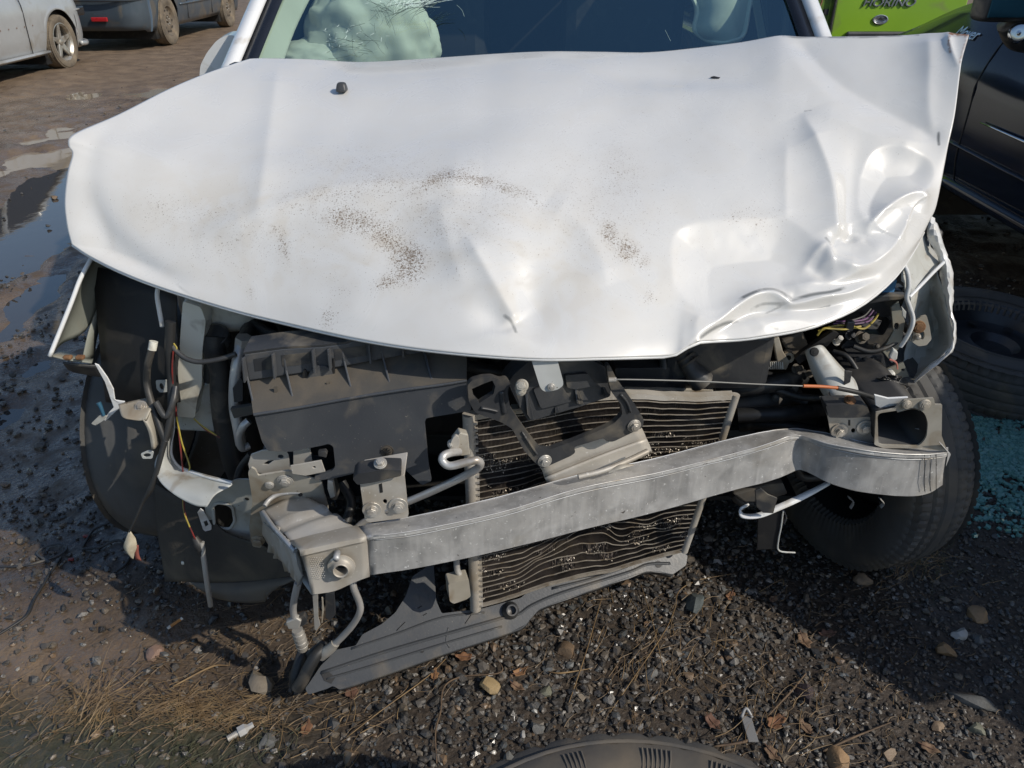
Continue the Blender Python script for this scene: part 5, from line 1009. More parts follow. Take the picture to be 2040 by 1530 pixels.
for a in ([(1490, 985), (1500, 975), (1530, 972)], [(1585, 930), (1600, 950), (1640, 950)], [(1460, 985), (1475, 1000), (1500, 1002)]): tube('bay_hose', car, M['rubber'], [(q_[0], q_[1], 1.29) for q_ in a], .009, 5, 8)
# clutter on the left, under the bonnet edge
for a, w, m_ in (([(500, 640, 1.42), (530, 660, 1.38), (560, 672, 1.34), (600, 680, 1.32)], .010, 'rubber'), ([(600, 655, 1.42), (650, 668, 1.38), (690, 676, 1.36), (740, 676, 1.36)], .007, 'black_plastic'), ([(345, 640, 1.36), (350, 680, 1.34), (346, 740, 1.33), (352, 800, 1.32)], .008, 'rubber'), ([(410, 650, 1.40), (415, 700, 1.37), (418, 760, 1.36)], .012, 'rubber'),
                 ([(500, 905, 1.24), (480, 930, 1.24), (470, 960, 1.23)], .007, 'rubber'), ([(660, 940, 1.17), (668, 975, 1.17), (664, 990, 1.17)], .008, 'rubber'), ([(680, 960, 1.25), (700, 1000, 1.23), (690, 1040, 1.2)], .010, 'rubber')): tube('bay_hose', car, M[m_], a, w, 6, 10)
plate('grommet_stub', car, M['alu_warm'], [(652, 957), (663, 960), (668, 990), (658, 994), (652, 975)], PV(1.125, 0), .012, bev=.002)
# open chassis end on the right
PO = PV(1.252, -.05)
plate('rail_end_plate', car, M['beige'], [(1745, 822), (1783, 814), (1801, 797), (1860, 793), (1863, 806), (1877, 806), (1876, 868), (1888, 900), (1832, 893), (1760, 893), (1742, 886)], PO, .004, holes=[rnd([(1748, 824), (1786, 818), (1820, 811), (1842, 822), (1849, 842), (1846, 872), (1831, 889), (1750, 886)], 9)], r=2)
ho = [PO.off(.004).hit(*p) for p in rnd([(1748, 824), (1786, 818), (1820, 811), (1842, 822), (1849, 842), (1846, 872), (1831, 889), (1750, 886)], 9)]
V_ = ho + [p + np.array((-.01, .28, .01)) for p in ho]; n_ = len(ho); solid(mk('chassis_rail', V_, [(i, (i + 1) % n_, n_ + (i + 1) % n_, n_ + i) for i in range(n_)] + [tuple(range(n_, 2 * n_))], M['dark'], car, smooth=True, angle=R(40)), .003, 1)
tube('rail_lip', car, M['alu_warm'], [(1786, 818, 1.249), (1820, 811, 1.248), (1842, 822, 1.248), (1849, 842, 1.248), (1846, 872, 1.249), (1831, 889, 1.249)], .004, 5, 8)
poly3('torn_sliver', car, M['white'], [at(1822, 854, y=1.245), at(1849, 857, y=1.24), at(1848, 861, y=1.24)], (0, .003, 0))
plate('rail_bracket', car, M['white'], [(1742, 787), (1770, 794), (1810, 792), (1784, 813), (1756, 815), (1744, 808)], PV(1.262, 0, -.3), .004); bolt(car, M['alu_warm'], PO.off(-.001).hit(1842, 806), (0, -1, .1), .008, .011, .005); bolt(car, M['alu_warm'], PO.off(-.001).hit(1806, 806), (0, -1, .1), .006, .009, .004)
# below the beam on the right: hooked white stay and dangling plates
sheet('hooked_stay', car, M['white'], [[(1650, 958, 1.27), (1600, 982, 1.25), (1550, 1005, 1.23), (1510, 1022, 1.22), (1482, 1024, 1.22), (1476, 1012, 1.225), (1492, 1004, 1.23)], [(1654, 966, 1.262), (1606, 993, 1.24), (1556, 1016, 1.22), (1514, 1032, 1.21), (1480, 1032, 1.21), (1472, 1020, 1.222), (1486, 1010, 1.235)]], .004, 6)
plate('dangling_plate', car, M['black_plastic'], [(1504, 978), (1516, 973), (1530, 985), (1549, 993), (1541, 1023), (1520, 1022), (1507, 1010)], PV(1.20, 0), .004); plate('dangling_plate', car, M['dark'], [(1510, 1024), (1560, 1018), (1562, 1040), (1552, 1060), (1552, 1094), (1508, 1096)], PV(1.26, 0), .004)
tube('plate_edge', car, M['white_inner'], [(1560, 1018, 1.257), (1556, 1050, 1.257), (1551, 1075, 1.257), (1552, 1097, 1.257), (1584, 1101, 1.26)], .0018, 4, 6)
for a in ([(1560, 1015), (1566, 1030), (1562, 1042)], [(1690, 990), (1700, 1000), (1694, 1012)], [(1752, 992), (1760, 1002), (1754, 1010)]): tube('foil_scrap', car, M['pipe'], [(p_[0], p_[1], 1.27) for p_ in a], .005, 5, 5, flat=.3)
plate('guide_block', car, M['dusty_plastic'], [(1460, 985), (1528, 966), (1560, 962), (1570, 985), (1520, 1000), (1480, 1000)], PV(1.27, 0), .03, bev=.004)

# ------------------------------------------------------------------ lower crossmember
cm = bpy.data.objects.new('lower_crossmember', None); C.objects.link(cm); cm.parent = car; cm.location = (0, 1.15 - 2.6, .15)
PM = P3((620, 1360, 1.035), (850, 1150, 1.215), (1360, 1110, 1.325))
plate('crossmember_tray', cm, M['cross_plastic'], [(614, 1384), (608, 1372), (622, 1352), (640, 1325), (657, 1309), (663, 1296), (709, 1286), (722, 1264), (761, 1243), (788, 1220), (808, 1188), (822, 1148), (864, 1120), (869, 1197), (880, 1222), (962, 1212), (1038, 1191), (1059, 1172), (1088, 1159), (1180, 1140), (1253, 1118), (1281, 1104), (1341, 1091), (1356, 1076), (1370, 1106), (1367, 1126), (1341, 1144), (1288, 1138), (1253, 1153), (1194, 1170), (1130, 1195), (1076, 1212), (1047, 1244), (1018, 1259), (900, 1297), (790, 1336), (676, 1374), (664, 1366), (652, 1372)], PM, .018, bev=.005, r=4)
def beadline(a, w, mt='cross_plastic', fl=.55, name='pressed_bead'):
    Q = [PM.off(-.0005).hit(*p) for p in a]; V_, F_ = sweep(catmull(Q, 6), w, 8, fl); return mk(name, V_, F_, M[mt], cm, smooth=True)
beadline([(640, 1340), (760, 1300), (880, 1265), (1010, 1228), (1035, 1222), (1060, 1205), (1120, 1180), (1250, 1140), (1290, 1124), (1335, 1122)], .0045); beadline([(700, 1292), (790, 1262), (880, 1230), (965, 1220)], .003); beadline([(893, 1250), (889, 1275), (895, 1290)], .0015)
beadline([(650, 1352), (720, 1332), (890, 1280), (1000, 1248)], .003); beadline([(1100, 1172), (1180, 1152), (1250, 1128)], .004)
sheet('crossmember_lip', cm, M['cross_plastic'], [[tuple(PM.hit(*p)) for p in ((676, 1374), (790, 1336), (900, 1297), (1018, 1259), (1047, 1244), (1076, 1212), (1194, 1170), (1288, 1138), (1341, 1144))], [tuple(PM.hit(*p) + np.array((0, .022, -.03))) for p in ((676, 1374), (790, 1336), (900, 1297), (1018, 1259), (1047, 1244), (1076, 1212), (1194, 1170), (1288, 1138), (1341, 1144))]], .003, 4, world=True)
q = PM.off(-.001).hit(1017, 1216); V_, F_ = lathe([(.019, 0), (.017, .010), (.012, .018), (.009, .018), (.008, .008), (.0004, .006)], -PM.normal(), q, 22); recalc(mk('rubber_foot', V_, F_, M['black_plastic'], cm, smooth=True, angle=R(40)))
for px, py, r_ in ((1312, 1124, .008), (841, 1297, .004)): V_, F_ = lathe([(.0003, 0), (r_, 0)], -PM.normal(), PM.off(-.0012).hit(px, py), 14); mk('mount_hole', V_, F_, M['dark'], cm)
V_, F_ = lathe([(.012, 0), (.012, .0015), (.0105, .0015), (.0105, 0)], -PM.normal(), PM.hit(845, 1190), 22, True); mk('moulded_ring', V_, F_, M['cross_plastic'], cm)
for a in ([(832, 1212), (840, 1207)], [(843, 1226), (850, 1222)], [(945, 1215), (928, 1240)], [(790, 1256), (806, 1240)]): beadline(a + [a[-1]], .0012, 'dark', .4, 'crack')
plate('broken_edge', cm, M['dark'], [(640, 1343), (655, 1338), (668, 1350), (660, 1362), (646, 1356)], PM.off(-.0015), .001, bev=0)
tube('lower_hose', cm, M['rubber'], [(646, 1290, 1.075), (630, 1305, 1.06), (615, 1330, 1.045), (603, 1355, 1.035), (592, 1372, 1.03)], .0125, 6, 14); tube('lower_hose', cm, M['rubber'], [(606, 1290, 1.10), (600, 1310, 1.08), (590, 1345, 1.06), (586, 1368, 1.05)], [.010, .012, .013, .011], 6, 12)
plate('hose_shield', cm, M['black_plastic'], [(610, 1300), (625, 1288), (640, 1277), (652, 1282), (640, 1300), (615, 1328), (590, 1372), (584, 1366), (596, 1330)], PV(1.09, 0, .4, .12), .006, bev=.002)
tube('refrigerant_pipe', cm, M['pipe'], [(702, 1150, 1.05), (705, 1172, 1.045), (716, 1200, 1.05), (717, 1218, 1.05), (706, 1240, 1.055), (688, 1262, 1.06), (664, 1286, 1.065)], .0066, 8, 12); tube('refrigerant_pipe', cm, M['pipe'], [(594, 1160, 1.02), (587, 1190, 1.03), (584, 1215, 1.04), (589, 1242, 1.045)], .0066, 6, 12)
tube('pipe_ferrule', cm, M['steel'], [(668, 1281, 1.064), (660, 1290, 1.064), (650, 1298, 1.065), (640, 1307, 1.066)], [.009, .0105, .0115, .0105], 4, 14); tube('pipe_ferrule', cm, M['steel'], [(592, 1254, 1.05), (598, 1272, 1.05), (603, 1292, 1.055)], [.0105, .0115, .0105], 4, 14)
for k in range(4): 
    q = at(594 + k * 2.6, 1260 + k * 8, y=1.05); V_, F_ = lathe([(.0112, -.0012), (.0125, 0), (.0112, .0012)], at(603, 1292, y=1.055) - at(592, 1254, y=1.05), q, 16); mk('crimp_ring', V_, F_, M['steel'], cm, smooth=True)
plate('pipe_clip', cm, M['steel'], [(569, 1241), (590, 1232), (600, 1238), (596, 1253), (574, 1254)], PV(1.035), .012, bev=.002); plate('pipe_clip', cm, M['black_plastic'], [(590, 1232), (606, 1226), (612, 1236), (606, 1246), (594, 1250)], PV(1.04), .012, bev=.003, r=3)
plate('stay_strip', cm, M['steel'], [(622, 1184), (633, 1182), (634, 1230), (638, 1246), (630, 1258), (626, 1254), (624, 1215)], PV(1.04), .003); plate('stay_strip', cm, M['black_plastic'], [(648, 1184), (666, 1180), (668, 1225), (658, 1238), (648, 1230)], PV(1.06), .006); tube('stay_wire', cm, M['beige'], [(642, 1190, 1.05), (643, 1215, 1.05), (641, 1240, 1.05)], .0016, 4, 6)

# ------------------------------------------------------------------ wheels of the wreck
wheel(car, (-.83, 1.66, .305), (-1, .10, 0), .305, .20, .19, M['tyre'], worn=.15)
wheel(car, (.825, 1.55, .305), (.95, .31, .05), .305, .172, .195, M['tyre'], M['dark'], blocks=84, worn=.7)
wheel(car, (-.76, 4.25, .31), (-1, 0, 0), .31, .2, .19); wheel(car, (.86, 4.25, .31), (1, 0, 0), .31, .2, .19)

# ------------------------------------------------------------------ cabin: pillars, windscreen, airbags
mglass = bpy.data.materials.new('tinted_windscreen_glass'); mglass.use_nodes = True; N, L = nodes(mglass); N.clear()
tr_ = N.new('ShaderNodeBsdfTransparent'); tr_.inputs[0].default_value = (.84, .97, .90, 1); gl_ = N.new('ShaderNodeBsdfGlossy'); gl_.inputs['Roughness'].default_value = .02; gl_.inputs[0].default_value = (.58, .90, 1, 1); fr_ = N.new('ShaderNodeFresnel'); fr_.inputs[0].default_value = 1.9
ge_ = N.new('ShaderNodeNewGeometry'); dp_ = N.new('ShaderNodeVectorMath'); dp_.operation = 'DOT_PRODUCT'; L.new(ge_.outputs['Normal'], dp_.inputs[0]); L.new(ge_.outputs['Incoming'], dp_.inputs[1])
def _gm(op, a, b):
    x = N.new('ShaderNodeMath'); x.operation = op
    for i_, v_ in enumerate((a, b)):
        if v_ is None: continue
        if isinstance(v_, float): x.inputs[i_].default_value = v_
        else: L.new(v_, x.inputs[i_])
    return x.outputs[0]
fz_ = _gm('MULTIPLY_ADD', _gm('POWER', _gm('SUBTRACT', 1.0, _gm('ABSOLUTE', dp_.outputs['Value'], None)), 5.0), .78)
fz_.node.inputs[2].default_value = .22
mx_ = N.new('ShaderNodeMixShader'); ou_ = N.new('ShaderNodeOutputMaterial'); L.new(fz_, mx_.inputs[0]); L.new(tr_.outputs[0], mx_.inputs[1]); L.new(gl_.outputs[0], mx_.inputs[2]); L.new(mx_.outputs[0], ou_.inputs[0])
def ws(x, y): return np.array((x, y, 1.07 + (y - 2.12) * .62))
G3 = []
for f in np.linspace(0, 1, 9):
    y_ = 2.10 + .78 * f; xl, xr_ = -.70 + .11 * f, .80 - .03 * f - .05 * f * f
    G3.append([tuple(ws(xl + (xr_ - xl) * g, y_ - .07 * math.sin(math.pi * g))) for g in np.linspace(0, 1, 13)])
scr_o = bpy.data.objects.new('windscreen', None); C.objects.link(scr_o); scr_o.parent = car; scr_o.location = (.05, 2.4 - 2.6, 1.2); scr_o['label'] = 'cracked windscreen with starred impact over the airbag'
A_ = np.array(G3); a, b = A_.shape[:2]; mk('glass', A_.reshape(-1, 3), [(i * b + j, i * b + j + 1, (i + 1) * b + j + 1, (i + 1) * b + j) for i in range(a - 1) for j in range(b - 1)], mglass, scr_o, smooth=True)
# cracks: raised hairlines and chips round two hits
mcr = mat('crack_glass', (.30, .40, .36), .4, 0); V_ = []; F_ = []
def wsp(px, py):
    d = ray(px, py); g = (px - 500) / 1180.0; y_ = 2.3
    for _ in range(12):
        t_ = y_ / d[1]; z = CAMH + t_ * d[2]; x_ = t_ * d[0]; f = (x_ + .7) / 1.5; y_ = .5 * y_ + .5 * (2.12 + (z - 1.07) / .62 - .07 * math.sin(math.pi * min(1, max(0, f))))
    return at(px, py, y=y_ - .003)
def crack(px0, py0, ang, ln, w=.0008):
    p_ = [np.array((px0, py0), float)]; n_ = 6
    for k in range(n_): ang += rng.normal() * .10; p_.append(p_[-1] + ln / n_ * np.array((math.cos(ang), math.sin(ang) * .8)))
    Q = [wsp(*q) for q in p_]; v2, f2 = sweep(Q, [w, w, .0003], 4); b_ = len(V_); V_.extend(v2); F_.extend([tuple(i + b_ for i in f) for f in f2])
for k in range(34): crack(765 + rng.normal() * 14, 18 + rng.normal() * 9, rng.random() * 6.3, 10 + 60 * rng.random() ** 1.6, .0004)
for k in range(22): crack(800 + rng.random() * 60, 5 + rng.random() * 14, 2.6 + rng.normal() * .25 if k % 2 else -.35 + rng.normal() * .25, 20 + 50 * rng.random(), .0006)
for k in range(44): crack(705 + rng.normal() * 24, 78 + rng.normal() * 14, rng.random() * 6.3, 8 + 50 * rng.random() ** 2, .0004)
mk('crack_web', V_, F_, mat('dark_crack', (.06, .09, .08), .4), scr_o)['kind'] = 'stuff'
V_ = []; F_ = []
for k in range(60): crack(792 + rng.normal() * 22, 6 + rng.normal() * 6, rng.random() * 6.3, 3 + 14 * rng.random(), .0006)
for k in range(30): crack(700 + rng.normal() * 26, 74 + rng.normal() * 14, rng.random() * 6.3, 2 + 9 * rng.random(), .0005)
for k in range(26): crack(800 + rng.random() * 50, 4 + rng.random() * 12, -.35 + rng.normal() * .22, 24 + 46 * rng.random(), .0004)
mk('crack_web', V_, F_, mat('bright_crack', (.75, .9, .82), .2), scr_o)['kind'] = 'stuff'
for a in ([(845, 40), (852, 55), (857, 75)], [(910, 10), (920, 20), (925, 33)], [(1325, 60), (1332, 74), (1336, 82)]):
    Q = [wsp(*q) for q in a]; v2, f2 = sweep(catmull(Q, 4), .0006, 5); mk('glass_scratch', v2, f2, mcr, scr_o)
band = mat('screen_black_band', (.012, .014, .02), .25)
for sgn in (0, 1):
    e0 = [np.array(r_[0 if sgn == 0 else -1]) for r_ in G3]; dx = -1 if sgn == 0 else 1
    rows2 = [[tuple(q + np.array((-dx * .035, -.003, .004))) for q in e0], [tuple(q + np.array((dx * .008, -.004, .004))) for q in e0]]; sheet('screen_border', scr_o, band, rows2, .003, 2, world=True)
    pil = [[tuple(q + np.array((dx * .006, -.004, .006))) for q in e0], [tuple(q + np.array((dx * .022, -.018, .012))) for q in e0], [tuple(q + np.array((dx * .048, -.012, .004))) for q in e0], [tuple(q + np.array((dx * .062, .03, -.012))) for q in e0]]
    sheet('windscreen_pillar', car, M['white'], pil, .003, 3, world=True)
ab = mat('airbag_cloth', (.72, .72, .66), .85, 0, (.60, .60, .54), 5, bump=.35, bs=40); abd = mat('dirty_airbag_cloth', (.60, .62, .58), .9, 0, (.44, .46, .43), 12, bump=.3, bs=50)
def bag(name, m, c, s, seed, fold):
    V_ = []; n1, n2 = 72, 96
    for i in range(n1 + 1):
        for j in range(n2):
            a, b = math.pi * i / n1, 2 * math.pi * j / n2; q = np.array((math.sin(a) * math.cos(b), math.sin(a) * math.sin(b), math.cos(a)))
            r_ = 1 + fold * (mnoise.noise(Vector(q * 2.1) + Vector((seed, 0, 0))) + .5 * mnoise.noise(Vector(q * 4.5) + Vector((0, seed, 0)))) - .22 * fold * (1 - abs(mnoise.noise(Vector(q * 2.6) + Vector((seed, seed, 4))))) ** 7 - .10 * fold * (1 - abs(mnoise.noise(Vector(q * 6.0) + Vector((seed, 2, 4))))) ** 8
            V_.append(np.array(c) + q * r_ * np.array(s))
    F_ = [(i * n2 + j, i * n2 + (j + 1) % n2, (i + 1) * n2 + (j + 1) % n2, (i + 1) * n2 + j) for i in range(n1) for j in range(n2)]
    return recalc(mk(name, V_, F_, m, car, smooth=True))
bag('steering_airbag', ab, at(735, 95, y=2.60), (.215, .14, .20), 3, .14); bag('steering_airbag', ab, at(650, 124, y=2.56), (.16, .10, .075), 9, .08)
G5 = [[(1372, -40, 2.60), (1420, -45, 2.56), (1470, -45, 2.54), (1497, -40, 2.56)], [(1388, 20, 2.58), (1420, 20, 2.52), (1460, 18, 2.50), (1492, 10, 2.54)], [(1384, 58, 2.56), (1415, 60, 2.50), (1455, 58, 2.49), (1482, 45, 2.52)], [(1405, 76, 2.56), (1430, 82, 2.51), (1452, 82, 2.50), (1478, 70, 2.53)]]
sheet('side_airbag', car, abd, G5, .02, 6); tube('airbag_hem', car, ab, [(1372, -20, 2.57), (1390, 20, 2.56), (1384, 58, 2.545), (1405, 78, 2.54), (1432, 86, 2.49), (1455, 84, 2.48), (1480, 70, 2.5), (1490, 20, 2.52), (1498, -20, 2.54)], .012, 6, 8, flat=.6)
trim = mat('pillar_trim', (.50, .53, .48), .7, 0, (.42, .45, .40), 6); trd = mat('dark_trim', (.06, .08, .09), .6)
sheet('curtain_airbag', car, ab, [[(500, 140, 2.40), (530, 140, 2.42), (557, 140, 2.45)], [(535, 60, 2.46), (562, 60, 2.49), (585, 60, 2.52)], [(572, -20, 2.54), (600, -20, 2.57), (624, -20, 2.6)]], .015, 5)
for a, yy, m_ in (([(1498, -10), (1512, -10), (1530, 90), (1516, 92)], 2.66, trim), ([(1516, -10), (1555, -10), (1570, 86), (1536, 92)], 2.72, trd), ([(1555, 10), (1562, 30), (1588, 84), (1574, 86)], 2.6, trim), ([(1560, -10), (1604, -10), (1646, 80), (1590, 84)], 2.64, mat('inner_pillar', (.22, .28, .32), .6))):
    plate('inner_pillar_trim', car, m_, a, PV(yy), .02, bev=.004)
for a, yy in (([(640, -10), (655, -10), (625, 60), (608, 70)], 2.9), ([(672, -10), (684, -10), (668, 40), (655, 50)], 3.0)): plate('door_frame_trim', car, trim, a, PV(yy), .02, bev=.004)
box('cabin_light_block', car, M['dark'], (.05, 4.0, 1.0), (1.40, .12, 1.0), .04); box('dashboard', car, M['dark'], (.05, 2.42, .95), (1.38, .40, .16), .04)  # tall dark box behind the seats is added to block leaking light
for x in (-.32, .42): box('seat_back', car, M['dark'], (x, 3.25, .95), (.46, .16, .62), .05); box('headrest', car, M['dark'], (x, 3.30, 1.34), (.26, .10, .16), .04)
V_, F_ = lathe([(.18, -.012), (.195, 0), (.18, .012), (.165, 0)], (0, -.9, .5), at(760, 120, y=2.66), 30, True); recalc(mk('steering_wheel', V_, F_, M['dark'], car, smooth=True))
# door mirror and body behind
Gm = [(397, 156), (399, 130), (412, 105), (432, 80), (452, 70), (468, 70), (472, 84), (450, 120), (432, 148), (410, 160)]
Q = [at(px, py, y=2.34) for px, py in rnd(Gm, 8)]; V_, F_ = prism([Q], (-.02, .11, 0)); bevel(recalc(mk('door_mirror', V_, F_, M['white'], car, smooth=True, angle=R(50))), .03, 4)

# ================================================================== car shells: a plan outline carried up from sill to belt to roof
def shell(parent, W, y0, y1, paint, belt, sill=.22, arches=(), rad=.30, tumble=.07, name='body', close=True, nz=12, step=.035, Ra=.35):
    """belt: function of y; arches: (y, z) wheel centres on both flanks; local coordinates, front towards +Y"""
    path = []; hw = W / 2
    def arc(cx, cy, a0, a1):
        for k in range(10): a = a0 + (a1 - a0) * k / 9; path.append((cx + rad * math.cos(a), cy + rad * math.sin(a), math.cos(a), math.sin(a)))
    for y_ in np.arange(y0 + rad, y1 - rad, step): path.append((hw, y_, 1, 0))
    arc(hw - rad, y1 - rad, 0, math.pi / 2)
    for x_ in np.arange(hw - rad, -hw + rad, -.06): path.append((x_, y1, 0, 1))
    arc(-hw + rad, y1 - rad, math.pi / 2, math.pi)
    for y_ in np.arange(y1 - rad, y0 + rad, -step): path.append((-hw, y_, -1, 0))
    arc(-hw + rad, y0 + rad, math.pi, 1.5 * math.pi)
    for x_ in np.arange(-hw + rad, hw - rad, .06): path.append((x_, y0, 0, -1))
    arc(hw - rad, y0 + rad, 1.5 * math.pi, 2 * math.pi)
    V_ = []
    for x_, y_, nx_, ny_ in path:
        b = sill + (.03 if abs(ny_) > .5 else 0)
        for (ay, az) in arches:
            if abs(y_ - ay) < Ra and abs(nx_) > .5: b = max(b, az + math.sqrt(max(0, Ra ** 2 - (y_ - ay) ** 2)))
        tp = belt(y_)
        for k in range(nz):
            f = k / (nz - 1); z = b + (tp - b) * f; g = (z - sill) / (tp - sill)
            ins = .045 * max(0, (.25 - g) / .25) ** 1.5 + tumble * max(0, (g - .55) / .45) ** 2
            lipo = .012 * math.exp(-((z - b) / .02) ** 2) if b > sill + .05 else 0
            ins -= lipo + .006 * math.exp(-((g - .62) / .05) ** 2)
            V_.append((x_ - nx_ * ins, y_ - ny_ * ins, z))
    n = len(path); F_ = [(i * nz + k, ((i + 1) % n) * nz + k, ((i + 1) % n) * nz + k + 1, i * nz + k + 1) for i in range(n) for k in range(nz - 1)]
    o = mk(name, V_, F_, paint, parent, smooth=True, local=True); recalc(o); solid(o, .006, -1)
    if close:
        top_ = [V_[i * nz + nz - 1] for i in range(n)]; c = len(top_); mid = [(v[0] * .55, y0 + (v[1] - y0) * .92 + (y1 - y0) * .04, belt(v[1]) + .035) for v in top_]; mid2 = [(0, v[1] * .9 + (y0 + y1) * .05, belt(v[1]) + .045) for v in top_]
        recalc(mk('upper_deck', top_ + mid + mid2, [(i, (i + 1) % c, c + (i + 1) % c, c + i) for i in range(c)] + [(c + i, c + (i + 1) % c, 2 * c + (i + 1) % c, 2 * c + i) for i in range(c)], paint, parent, smooth=True, local=True))
    return o
def cabin(parent, W, yb0, yb1, yt0, yt1, zb, zt, paint, glass, inset=.16):
    hw = W / 2 - .05; ht = W / 2 - inset
    B = [(hw, yb0), (hw, yb1), (-hw, yb1), (-hw, yb0)]; T_ = [(ht, yt0), (ht, yt1), (-ht, yt1), (-ht, yt0)]
    V_ = [(x_, y_, zb) for x_, y_ in B] + [(x_, y_, zt) for x_, y_ in T_]
    bevel(recalc(mk('window_band', V_, [(0, 1, 5, 4), (1, 2, 6, 5), (2, 3, 7, 6), (3, 0, 4, 7)], glass, parent, local=True)), .03, 3)
    V_, F_ = boxv(0, (yt0 + yt1) / 2, zt + .012, 2 * ht + .02, yt1 - yt0 + .04, .05); bevel(mk('roof', V_, F_, paint, parent, local=True), .02, 3)
    for k in range(4):
        a, b = np.array((*B[k], zb)), np.array((*T_[k], zt)); V_, F_ = sweep([a, (a + b) / 2, b], .035, 8); mk('roof_pillar', V_, F_, paint, parent, local=True, smooth=True)
    for sx in (-1, 1):
        a, b = np.array((sx * hw, (yb0 + yb1) / 2, zb)), np.array((sx * ht, (yt0 + yt1) / 2, zt)); V_, F_ = sweep([a, b], .03, 8); mk('door_pillar', V_, F_, paint, parent, local=True)
dglass = mat('dark_car_glass', (.015, .018, .022), .08, 0, coat=.5)
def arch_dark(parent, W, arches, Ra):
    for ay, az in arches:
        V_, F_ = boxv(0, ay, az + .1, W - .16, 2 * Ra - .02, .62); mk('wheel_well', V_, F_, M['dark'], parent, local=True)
def tubeL(name, parent, m, pts, r_, n=6, seg=8, flat=1.0):
    V_, F_ = sweep(catmull(np.array(pts, float), n), r_, seg, flat); return mk(name, V_, F_, m, parent, smooth=True, local=True)
mud_c = (.20, .155, .105)

# rear body of the wreck (behind the screen)
wb = bpy.data.objects.new('rear_body', None); C.objects.link(wb); wb.parent = car; wb.location = (.05, 4.0 - 2.6, 0)
shell(wb, 1.66, -1.85, 1.6, M['white'], lambda y_: 1.0, .20, [(.25, .31)], rad=.12, close=False); V_, F_ = boxv(0, .9, 1.0, 1.5, 1.3, .05); mk('rear_deck', V_, F_, M['white'], wb, local=True)
V_, F_ = boxv(0, .05, 1.585, 1.34, 2.4, .05); bevel(mk('roof', V_, F_, M['white'], wb, local=True), .02, 3)
for sx in (-1, 1):
    V_, F_ = prism([[(sx * .80, -1.75, 1.0), (sx * .80, 1.5, 1.0), (sx * .68, 1.2, 1.57), (sx * .68, -1.05, 1.57)]], (sx * .006, 0, 0)); mk('side_glass', V_, F_, dglass, wb, local=True)
V_, F_ = prism([[(-.78, 1.5, 1.0), (.78, 1.5, 1.0), (.66, 1.2, 1.57), (-.66, 1.2, 1.57)]], (0, .006, 0)); mk('rear_glass', V_, F_, dglass, wb, local=True)

# silver car parked on the far left
silver = mat('dirty_silver_paint', (.47, .48, .48), .38, .35, (.40, .405, .40), 3, coat=.4, dust=(.34, .31, .26), da=.2, ds=5)
sv = thing('parked_car', 'dusty silver car with five-spoke alloy wheel at the left edge', 'car', (-6.27, 8.64, 0), R(-1))
ar = [(1.42, .30), (-1.2, .30)]
shell(sv, 1.74, -2.1, 2.22, silver, lambda y_: .93 - .05 * max(0, y_ - .9) ** 1.6, .20, ar, rad=.42, Ra=.355); arch_dark(sv, 1.74, ar, .35)
cabin(sv, 1.74, -1.9, 1.0, -1.1, .15, .93, 1.40, silver, dglass)
silw = mat('dirty_alloy', (.55, .53, .48), .4, .7, (.40, .36, .29), 20, dust=mud_c, da=.3)
for ay, az in ar:
    for sx in (-1, 1): wheel(sv, (sx * .78, ay, .30), (sx, 0, 0), .30, .2, .205, M['tyre_mud'], silw, 'alloy', local=True, worn=.4)
for y_ in (.72, -.45): tubeL('door_gap', sv, M['dark'], [(.872, y_, .24), (.876, y_ + .01, .5), (.868, y_ + .03, .75), (.83, y_ - .02, .92)], .005)
tubeL('door_gap', sv, M['dark'], [(.862, 1.78, .35), (.872, 1.80, .5), (.86, 1.80, .66)], .004)
for k, y_ in enumerate((.86, .70, .55, .40, .25)): V_, F_ = lathe([(.0004, .0), (.008, .0)], (1, 0, 0), (.878, y_, .53), 10); mk('trim_hole', V_, F_, M['rust'], sv, local=True)
tubeL('sill_strip', sv, silver, [(.855, -1.0, .235), (.872, 0, .235), (.86, 1.05, .235)], .035, 4, 10, .5)
V_, F_ = boxv(.80, 2.02, .60, .10, .22, .12); bevel(mk('headlamp', V_, F_, dglass, sv, local=True), .03, 3)
tubeL('bumper_edge', sv, silver, [(.86, 1.82, .62), (.84, 2.0, .62), (.72, 2.16, .62), (.5, 2.21, .62)], .012, 5, 8)
tubeL('bumper_chin', sv, silver, [(.865, 1.80, .25), (.85, 1.95, .24), (.72, 2.15, .24), (.4, 2.23, .24)], .03, 5, 8)

# blue people carrier beyond it
blue = mat('grey_blue_paint', (.075, .10, .125), .35, .3, (.06, .08, .10), 3, coat=.5, dust=(.17, .145, .11), da=.3, ds=4)
mv = thing('parked_minivan', 'dark blue-grey minivan seen from behind with a red bumper reflector', 'van', (-5.96, 13.85, 0), 0)
ar = [(-1.35, .33), (1.38, .33)]
shell(mv, 1.82, -2.25, 2.25, blue, lambda y_: 1.08 - .03 * max(0, y_ - 1.3) ** 2, .24, ar, rad=.32, Ra=.39); arch_dark(mv, 1.82, ar, .38)
cabin(mv, 1.82, -2.15, 1.6, -1.9, .8, 1.08, 1.70, blue, dglass)
stw = mat('muddy_steel_wheel', (.20, .165, .125), .8, .2, (.12, .10, .08), 14, dust=mud_c, da=.5)
for ay, az in ar:
    for sx in (-1, 1): wheel(mv, (sx * .82, ay, .33), (sx, 0, 0), .33, .21, .20, M['tyre_mud'], stw, 'steel', local=True, worn=.4)
tubeL('bumper_crease', mv, blue, [(-.62, -2.30, .66), (0, -2.31, .66), (.62, -2.29, .66), (.84, -2.12, .66), (.905, -1.85, .66)], .022, 6, 8)
